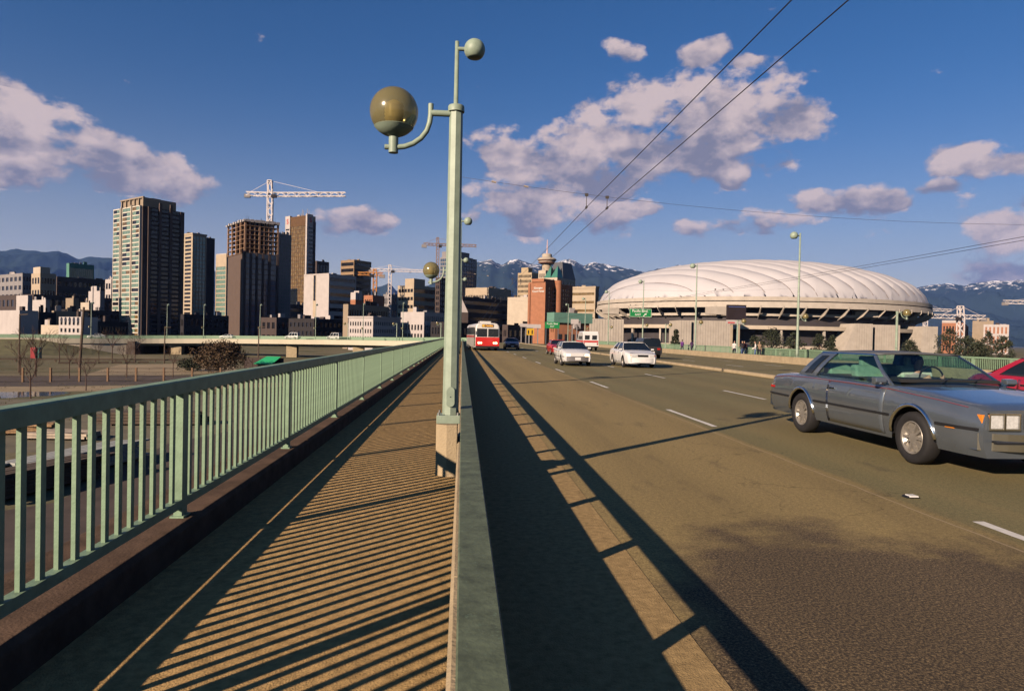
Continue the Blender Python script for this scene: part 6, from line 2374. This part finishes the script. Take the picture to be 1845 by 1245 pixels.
for x in (0.3, w2 - 0.3):
    MB().box(x - 0.08, x + 0.08, 0.09, 0.25, -1.0, a.z - zd(168)).build('post', steel, s2)
text('lettering', 'Pacific Blvd', 0.6, sgnw, s2, (w2 / 2, -0.01, a.z - zd(168) - 0.45), (R(90), 0, 0), 0.005)
text('lettering', 'EAST', 0.45, sgnw, s2, (w2 / 2, -0.01, a.z - zd(168) - 1.1), (R(90), 0, 0), 0.005)
a, b = at(949, 592, 150), at(962, 604, 150)
s3 = thing('warning_sign', 'yellow warning board far up the road left of the brick hotel', 'sign', (a.x, 150, 0), 0)
MB().box(0, b.x - a.x, 0, 0.06, b.z, a.z).build('panel', M('sign_yellow', (0.65, 0.38, 0.02), 0.5, 0, 0.05, 2), s3)
for f in (0.25, 0.75):
    x = (b.x - a.x) * f
    MB().box(x - 0.14, x + 0.14, -0.02, -0.002, b.z + 0.25, a.z - 0.35).build('dark_mark', black, s3)
    MB().box(x - 0.05, x + 0.05, 0.07, 0.16, -1.0, b.z + 0.2).build('post', steel, s3)
for px, yt, Y, w_, h_, lab in ((944, 583, 190, 14, 6, 'white signboard behind the blue car'), (962, 584, 200, 26, 7, 'long white billboard below the brick hotel'), (1036, 575, 210, 14, 9, 'pale pink signboard before the green roofed building')):
    a = at(px - w_ / 2, yt, Y)
    t = thing('billboard', lab, 'billboard', (a.x, Y, GZ), 0)
    ww = w_ * Y / FPX
    MB().box(0, ww, 0, 0.4, a.z - GZ - h_ * Y / FPX, a.z - GZ).build('board', W_white, t)
    for x in (ww * 0.2, ww * 0.8):
        MB().box(x - 0.15, x + 0.15, 0.41, 0.7, 0, a.z - GZ).build('post', W_grey, t)

# ---------------------------------------------------------------- pedestrians on the far sidewalk
def person_mesh(stride, arm):
    V = {'pel': (0, 0, 0.93), 'wst': (0, 0, 1.08), 'chs': (0, 0.01, 1.30), 'nk0': (0, 0.0, 1.45), 'nk1': (0, 0.015, 1.52), 'hd0': (0, 0.03, 1.58), 'hd1': (0, 0.035, 1.66), 'hd2': (0, 0.02, 1.73)}
    Rr = {'pel': (0.15, 0.11), 'wst': (0.135, 0.10), 'chs': (0.17, 0.115), 'nk0': (0.075, 0.065), 'nk1': (0.052, 0.055), 'hd0': (0.06, 0.07), 'hd1': (0.075, 0.095), 'hd2': (0.06, 0.075)}
    E = [('pel', 'wst'), ('wst', 'chs'), ('chs', 'nk0'), ('nk0', 'nk1'), ('nk1', 'hd0'), ('hd0', 'hd1'), ('hd1', 'hd2')]
    for s_, f in ((-1, stride), (1, -stride)):
        k = 'L' if s_ < 0 else 'R'
        V.update({k + 'h': (s_ * 0.095, 0, 0.86), k + 'k': (s_ * 0.10, f * 0.5 + 0.03, 0.48), k + 'a': (s_ * 0.10, f * 0.9 - (0.06 if f < 0 else 0), 0.085), k + 't': (s_ * 0.11, f * 0.9 + 0.15, 0.035)})
        Rr.update({k + 'h': (0.09, 0.10), k + 'k': (0.062, 0.062), k + 'a': (0.045, 0.05), k + 't': (0.04, 0.028)})
        E += [('pel', k + 'h'), (k + 'h', k + 'k'), (k + 'k', k + 'a'), (k + 'a', k + 't')]
        V.update({k + 's': (s_ * 0.175, 0, 1.40), k + 'e': (s_ * 0.235, -f * 0.35 - 0.02, 1.13), k + 'w': (s_ * 0.235, -f * 0.5 + arm, 0.90 + arm * 0.8), k + 'p': (s_ * 0.23, -f * 0.52 + arm * 1.3, 0.81 + arm)})
        Rr.update({k + 's': (0.062, 0.062), k + 'e': (0.044, 0.044), k + 'w': (0.03, 0.03), k + 'p': (0.028, 0.04)})
        E += [('chs', k + 's'), (k + 's', k + 'e'), (k + 'e', k + 'w'), (k + 'w', k + 'p')]
        for j in range(4):
            nm = k + 'f%d' % j
            V[nm] = (s_ * (0.235 - 0.004 * j), -f * 0.52 + arm * 1.3 + 0.03 - 0.02 * j, 0.72 + arm + (0.012 if j in (0, 3) else 0))
            Rr[nm] = (0.009, 0.009)
            E.append((k + 'p', nm))
        V[k + 'th'] = (s_ * 0.205, -f * 0.52 + arm * 1.3 + 0.045, 0.78 + arm)
        Rr[k + 'th'] = (0.01, 0.01)
        E.append((k + 'w', k + 'th'))
    names = list(V)
    idx = {n_: i for i, n_ in enumerate(names)}
    me = bpy.data.meshes.new('person')
    me.from_pydata([V[n_] for n_ in names], [(idx[a], idx[b]) for a, b in E], [])
    o = bpy.data.objects.new('person', me)
    C.objects.link(o)
    o.modifiers.new('skin', 'SKIN')
    if not me.skin_vertices:
        return None
    sv = me.skin_vertices[0].data
    for n_ in names:
        sv[idx[n_]].radius = Rr[n_]
        sv[idx[n_]].use_root = n_ == 'pel'
    sb = o.modifiers.new('sub', 'SUBSURF')
    sb.levels = 1
    sb.render_levels = 1
    dg = bpy.context.evaluated_depsgraph_get()
    out = bpy.data.meshes.new_from_object(o.evaluated_get(dg))
    bpy.data.objects.remove(o)
    return out


skin_c = M('skin', (0.50, 0.30, 0.21), 0.6, 0, 0)
hair_c = M('hair', (0.03, 0.02, 0.015), 0.7, 0, 0.1, 20)
shoe_c = M('shoe', (0.03, 0.03, 0.03), 0.6, 0, 0)
protos = [person_mesh(0.24, 0.04), person_mesh(-0.2, 0.12), person_mesh(0.05, 0.2)]
ztop_ = right_z(28.9) + SW
PEOPLE = [(1229, (0.20, 0.06, 0.30), (0.04, 0.04, 0.07), 0, 0.2, 'person in a purple jacket walking on the far sidewalk'), (1246, (0.07, 0.03, 0.10), (0.05, 0.05, 0.08), 1, 0.3, 'person in a dark jacket beside the one in purple'),
          (1181, (0.50, 0.04, 0.05), (0.05, 0.05, 0.06), 1, 3.1, 'distant person in a red top near the green sign post'),
          (1323, (0.70, 0.66, 0.62), (0.03, 0.03, 0.05), 0, 3.0, 'person in a white top under the scoreboard'), (1337, (0.03, 0.025, 0.03), (0.06, 0.10, 0.22), 1, 3.3, 'person in black with blue jeans under the scoreboard'),
          (1341, (0.10, 0.02, 0.03), (0.5, 0.5, 0.5), 2, 2.7, 'person in a dark red top with pale trousers'), (1361, (0.76, 0.66, 0.62), (0.10, 0.16, 0.30), 2, 1.2, 'person in a pale jacket bending at the far railing'), (1368, (0.30, 0.20, 0.13), (0.03, 0.03, 0.04), 0, 2.9, 'person in a brown coat right of the pale jacket')]
for i, (px, top_c, leg_c, pi_, rz, lab) in enumerate(PEOPLE):
    r_ = ray(px, 632)
    X = 28.5 + 0.5 * (i % 3)
    Y = X * r_.y / r_.x
    if protos[pi_] is None:
        continue
    me = protos[pi_].copy()
    me.materials.clear()
    for mt in (skin_c, M('shirt_%d' % i, top_c, 0.85, 0, 0.1, 12), M('trousers_%d' % i, leg_c, 0.9, 0, 0.1, 12), hair_c, shoe_c):
        me.materials.append(mt)
    for p in me.polygons:
        c_ = p.center
        if c_.z < 0.10:
            p.material_index = 4
        elif c_.z < 0.98 and abs(c_.x) < 0.19:
            p.material_index = 2
        elif c_.z > 1.50:
            p.material_index = 3 if (c_.z > 1.70 or c_.y < 0.0) else 0
        elif abs(c_.x) > 0.18 and c_.z < 0.90:
            p.material_index = 0
        else:
            p.material_index = 1
        p.use_smooth = True
    o = bpy.data.objects.new('person', me)
    C.objects.link(o)
    o.location = (X, Y, ztop_)
    o.rotation_euler = (0, 0, rz)
    tag(o, lab, 'person', 'pedestrians on the far sidewalk')
    # face and hair details as children
    q = MB()
    q.lathe([(0.0, 1.60), (0.072, 1.62), (0.086, 1.68), (0.075, 1.74), (0.0, 1.775)], 12, (0, -0.012, 0))
    q.build('hair', hair_c, o, smooth=True)
    q = MB()
    for sx in (-0.03, 0.03):
        q.box(sx - 0.011, sx + 0.011, 0.118, 0.126, 1.648, 1.658)
    q.build('eyes', black, o, kind='stuff')
    MB().prism([(-0.012, 1.615), (0.012, 1.615), (0.0, 1.65)], 'y', 0.105, 0.142).build('nose', skin_c, o)
    MB().box(-0.022, 0.022, 0.108, 0.118, 1.592, 1.6).build('mouth', M('lips', (0.3, 0.1, 0.09), 0.6, 0, 0), o)

# driver of the grey coupe
def seated_mesh():
    V = {'pel': (0, 0, 0.52), 'wst': (0, -0.03, 0.68), 'chs': (0, -0.08, 0.92), 'nk0': (0, -0.09, 1.06), 'nk1': (0, -0.075, 1.12), 'hd0': (0, -0.05, 1.18), 'hd1': (0, -0.045, 1.26), 'hd2': (0, -0.06, 1.33)}
    Rr = {'pel': (0.16, 0.12), 'wst': (0.14, 0.11), 'chs': (0.17, 0.12), 'nk0': (0.075, 0.065), 'nk1': (0.052, 0.055), 'hd0': (0.06, 0.07), 'hd1': (0.075, 0.095), 'hd2': (0.06, 0.075)}
    E = [('pel', 'wst'), ('wst', 'chs'), ('chs', 'nk0'), ('nk0', 'nk1'), ('nk1', 'hd0'), ('hd0', 'hd1'), ('hd1', 'hd2')]
    for s_ in (-1, 1):
        k = 'L' if s_ < 0 else 'R'
        V.update({k + 'h': (s_ * 0.10, 0.05, 0.50), k + 'k': (s_ * 0.13, 0.44, 0.60), k + 'a': (s_ * 0.12, 0.72, 0.36), k + 't': (s_ * 0.12, 0.86, 0.40),
                  k + 's': (s_ * 0.18, -0.08, 1.01), k + 'e': (s_ * 0.25, 0.08, 0.83), k + 'w': (s_ * 0.16, 0.30, 0.98), k + 'p': (s_ * 0.14, 0.36, 1.02)})
        Rr.update({k + 'h': (0.09, 0.09), k + 'k': (0.065, 0.065), k + 'a': (0.045, 0.05), k + 't': (0.04, 0.03), k + 's': (0.062, 0.062), k + 'e': (0.045, 0.045), k + 'w': (0.03, 0.03), k + 'p': (0.03, 0.04)})
        E += [('pel', k + 'h'), (k + 'h', k + 'k'), (k + 'k', k + 'a'), (k + 'a', k + 't'), ('chs', k + 's'), (k + 's', k + 'e'), (k + 'e', k + 'w'), (k + 'w', k + 'p')]
        for j in range(4):
            nm = k + 'f%d' % j
            V[nm] = (s_ * (0.11 - 0.012 * j), 0.385, 1.075 - 0.022 * j)
            Rr[nm] = (0.009, 0.009)
            E.append((k + 'p', nm))
        V[k + 'th'] = (s_ * 0.10, 0.33, 1.05)
        Rr[k + 'th'] = (0.01, 0.01)
        E.append((k + 'w', k + 'th'))
    names = list(V)
    idx = {n_: i for i, n_ in enumerate(names)}
    me = bpy.data.meshes.new('person')
    me.from_pydata([V[n_] for n_ in names], [(idx[a], idx[b]) for a, b in E], [])
    o = bpy.data.objects.new('person', me)
    C.objects.link(o)
    o.modifiers.new('skin', 'SKIN')
    sv = me.skin_vertices[0].data
    for n_ in names:
        sv[idx[n_]].radius = Rr[n_]
        sv[idx[n_]].use_root = n_ == 'pel'
    o.modifiers.new('sub', 'SUBSURF').render_levels = 1
    out = bpy.data.meshes.new_from_object(o.evaluated_get(bpy.context.evaluated_depsgraph_get()))
    bpy.data.objects.remove(o)
    return out


dme = seated_mesh()
dme.materials.clear()
for mt in (skin_c, M('driver_shirt', (0.30, 0.30, 0.32), 0.85, 0, 0.1, 12), M('driver_trousers', (0.05, 0.05, 0.08), 0.9, 0, 0.1, 12), hair_c):
    dme.materials.append(mt)
for p in dme.polygons:
    c_ = p.center
    p.use_smooth = True
    p.material_index = 2 if c_.z < 0.64 else 3 if (c_.z > 1.30 or (c_.z > 1.12 and c_.y < -0.08)) else 0 if (c_.z > 1.09 or c_.y > 0.27) else 1
drv = bpy.data.objects.new('person', dme)
C.objects.link(drv)
drv.location = (7.28, 10.36, 0.05)
drv.rotation_euler = (0, 0, math.pi)
tag(drv, 'driver in a grey shirt behind the wheel of the grey coupe', 'person')
MB().lathe([(0.0, 1.19), (0.072, 1.22), (0.086, 1.28), (0.075, 1.34), (0.0, 1.375)], 12, (0, -0.085, 0)).build('hair', hair_c, drv, smooth=True)

# dry weeds on the vacant lot
random.seed(77)
wd_ = MB()
for _ in range(1500):
    px, py = random.uniform(-60, 700), random.choice([random.uniform(632, 700), random.uniform(640, 760)])
    g_ = gnd(px, py, GZ)
    if g_.y > 170 or abs(g_.x) < 4:
        continue
    for k in range(3):
        a = random.uniform(0, 6.28)
        s_ = random.uniform(0.04, 0.13)
        b = Vector((math.cos(a), math.sin(a), 0)) * s_ * 0.35
        o_ = g_ + Vector((random.uniform(-.3, .3), random.uniform(-.3, .3), 0))
        wd_.add([o_ - b, o_ + b, o_ + Vector((random.uniform(-.1, .1), random.uniform(-.1, .1), s_ * 1.5))], [(0, 1, 2)])
wd_.build('dry_weeds', M('dry_weed', (0.11, 0.09, 0.045), 0.95, 0, 0.4, 0.3), kind='stuff', fixn=False)

# ---------------------------------------------------------------- mountains
random.seed(5)
crest = [(-900, 500), (-300, 476), (20, 452), (60, 450), (105, 453), (125, 460), (142, 466), (165, 464), (205, 464), (330, 482), (500, 500), (610, 510), (650, 524), (688, 517), (700, 511), (715, 525), (770, 514), (782, 508), (800, 512), (846, 488), (858, 474), (870, 471), (884, 466.5), (893, 473), (903, 478), (912, 473), (921, 468), (932, 467), (944, 471), (957, 475), (975, 478), (995, 476), (1010, 471), (1026, 466.5), (1038, 471), (1052, 477.5), (1063, 474), (1074, 471.5), (1085, 474), (1099, 476), (1120, 483), (1140, 487), (1160, 492), (1180, 487), (1205, 479), (1222, 477), (1240, 481), (1300, 500), (1500, 517), (1600, 525), (1631, 522), (1653, 517), (1680, 514), (1706, 509), (1737, 514), (1760, 510), (1786, 505), (1824, 506), (1900, 498), (2000, 512), (2300, 505), (2800, 520)]


def mountains():
    m_ = MB()
    NXm, NYm = 900, 60
    D0, D1 = 6200.0, 11500.0
    vs = []
    for i in range(NXm + 1):
        px = -800 + 3300 * i / NXm
        yc = lerp_tab(crest, px)
        for j in range(NYm + 1):
            f = j / NYm
            # distance along the view column
            D = D0 + (D1 - D0) * f * 1.12
            r_ = ray(px, yc)
            r_ = r_ / r_.y
            P_ = Vector((r_.x * D, D, 0))
            zc_ = CAMZ + r_.z * D1
            n_ = mnoise.fractal(Vector((P_.x / 1100, P_.y / 1500, 0.3)), 0.9, 2.1, 6)
            n2_ = mnoise.ridged_multi_fractal(Vector((P_.x / 900, P_.y / 1900, 1.7)), 0.9, 2.1, 5, 1.0, 2.0) - 1.1
            g = min(1.0, f * 1.12)
            prof = g ** 1.1
            z = zc_ * prof + (n_ * 130 + n2_ * 190 - 60) * math.sin(math.pi * min(1, g)) ** 0.6 * min(1.0, zc_ / 800)
            if g >= 0.98:
                z += mnoise.fractal(Vector((P_.x / 220, 3.3, 0.3)), 0.9, 2.1, 3) * 30
            lim = CAMZ + r_.z * D * 0.995
            z = min(z, lim) if g < 0.97 else z
            if f > 0.9:
                z -= (f - 0.9) * 3500 * max(0, f * 1.12 - 1.0) / 0.12
            vs.append((P_.x, P_.y, max(z, GZ - 5)))
    fs = [(i * (NYm + 1) + j, (i + 1) * (NYm + 1) + j, (i + 1) * (NYm + 1) + j + 1, i * (NYm + 1) + j + 1) for i in range(NXm) for j in range(NYm)]
    m_.add(vs, fs)
    mt = bpy.data.materials.new('mountain')
    mt.use_nodes = True
    N, L = mt.node_tree.nodes, mt.node_tree.links
    b = N['Principled BSDF']
    b.inputs['Roughness'].default_value = 1.0
    b.inputs['Specular IOR Level'].default_value = 0.0
    ge = N.new('ShaderNodeNewGeometry')
    sp_ = N.new('ShaderNodeSeparateXYZ')
    L.new(ge.outputs['Position'], sp_.inputs[0])
    nz_ = N.new('ShaderNodeTexNoise')
    nz_.inputs['Scale'].default_value = 0.008
    nz_.inputs['Detail'].default_value = 8
    nz_.inputs['Roughness'].default_value = 0.72
    L.new(ge.outputs['Position'], nz_.inputs['Vector'])

    def mth(op, a, c_=None, d=None, clamp=False):
        n_ = N.new('ShaderNodeMath')
        n_.operation = op
        n_.use_clamp = clamp
        for i, q in enumerate((a, c_, d)):
            if q is None:
                continue
            if isinstance(q, (int, float)):
                n_.inputs[i].default_value = q
            else:
                L.new(q, n_.inputs[i])
        return n_.outputs[0]
    hgt = mth('DIVIDE', mth('SUBTRACT', sp_.outputs[2], 1250.0), 260.0)
    hgt = mth('ADD', hgt, mth('MULTIPLY', mth('MULTIPLY', mth('SUBTRACT', sp_.outputs[0], 4500.0), 0.0003, clamp=True), 0.5))
    # the western slopes carry less snow, the eastern ones more
    west = mth('MULTIPLY', mth('ADD', sp_.outputs[0], 3200.0), 0.0004, clamp=True)
    sn = mth('ADD', hgt, mth('MULTIPLY', mth('SUBTRACT', nz_.outputs[0], 0.5), 8.0))
    sn = mth('MULTIPLY', mth('MULTIPLY', sn, 2.5, clamp=True), west)
    mx = N.new('ShaderNodeMix')
    mx.data_type = 'RGBA'
    L.new(sn, mx.inputs[0])
    mx.inputs[6].default_value = (0.022, 0.035, 0.034, 1)
    mx.inputs[7].default_value = (0.8, 0.78, 0.78, 1)
    L.new(mx.outputs[2], b.inputs['Base Color'])
    return m_.build('mountains', mt, smooth=True, fixn=False, kind='structure')


mountains()

# ---------------------------------------------------------------- distance haze
hm_ = bpy.data.materials.new('haze')
hm_.use_nodes = True
hn, hl = hm_.node_tree.nodes, hm_.node_tree.links
hn.clear()
pv = hn.new('ShaderNodeVolumePrincipled')
pv.inputs['Color'].default_value = (0.20, 0.38, 0.98, 1)
pv.inputs['Density'].default_value = 2.3e-5
pv.inputs['Anisotropy'].default_value = 0.0
ho = hn.new('ShaderNodeOutputMaterial')
hl.new(pv.outputs[0], ho.inputs['Volume'])
ground.data.vertices[0].co = (-20000, -250, GZ)
ground.data.vertices[1].co = (20000, -250, GZ)
ground.data.vertices[2].co = (20000, 15000, GZ)
ground.data.vertices[3].co = (-20000, 15000, GZ)
HZ = MB().box(-21000, 21000, -300, 15500, GZ - 12.0, 1900.0).build('haze', hm_, kind='stuff')
tag(HZ, 'thin blue air between the bridge and the mountains', None, None, 'stuff')
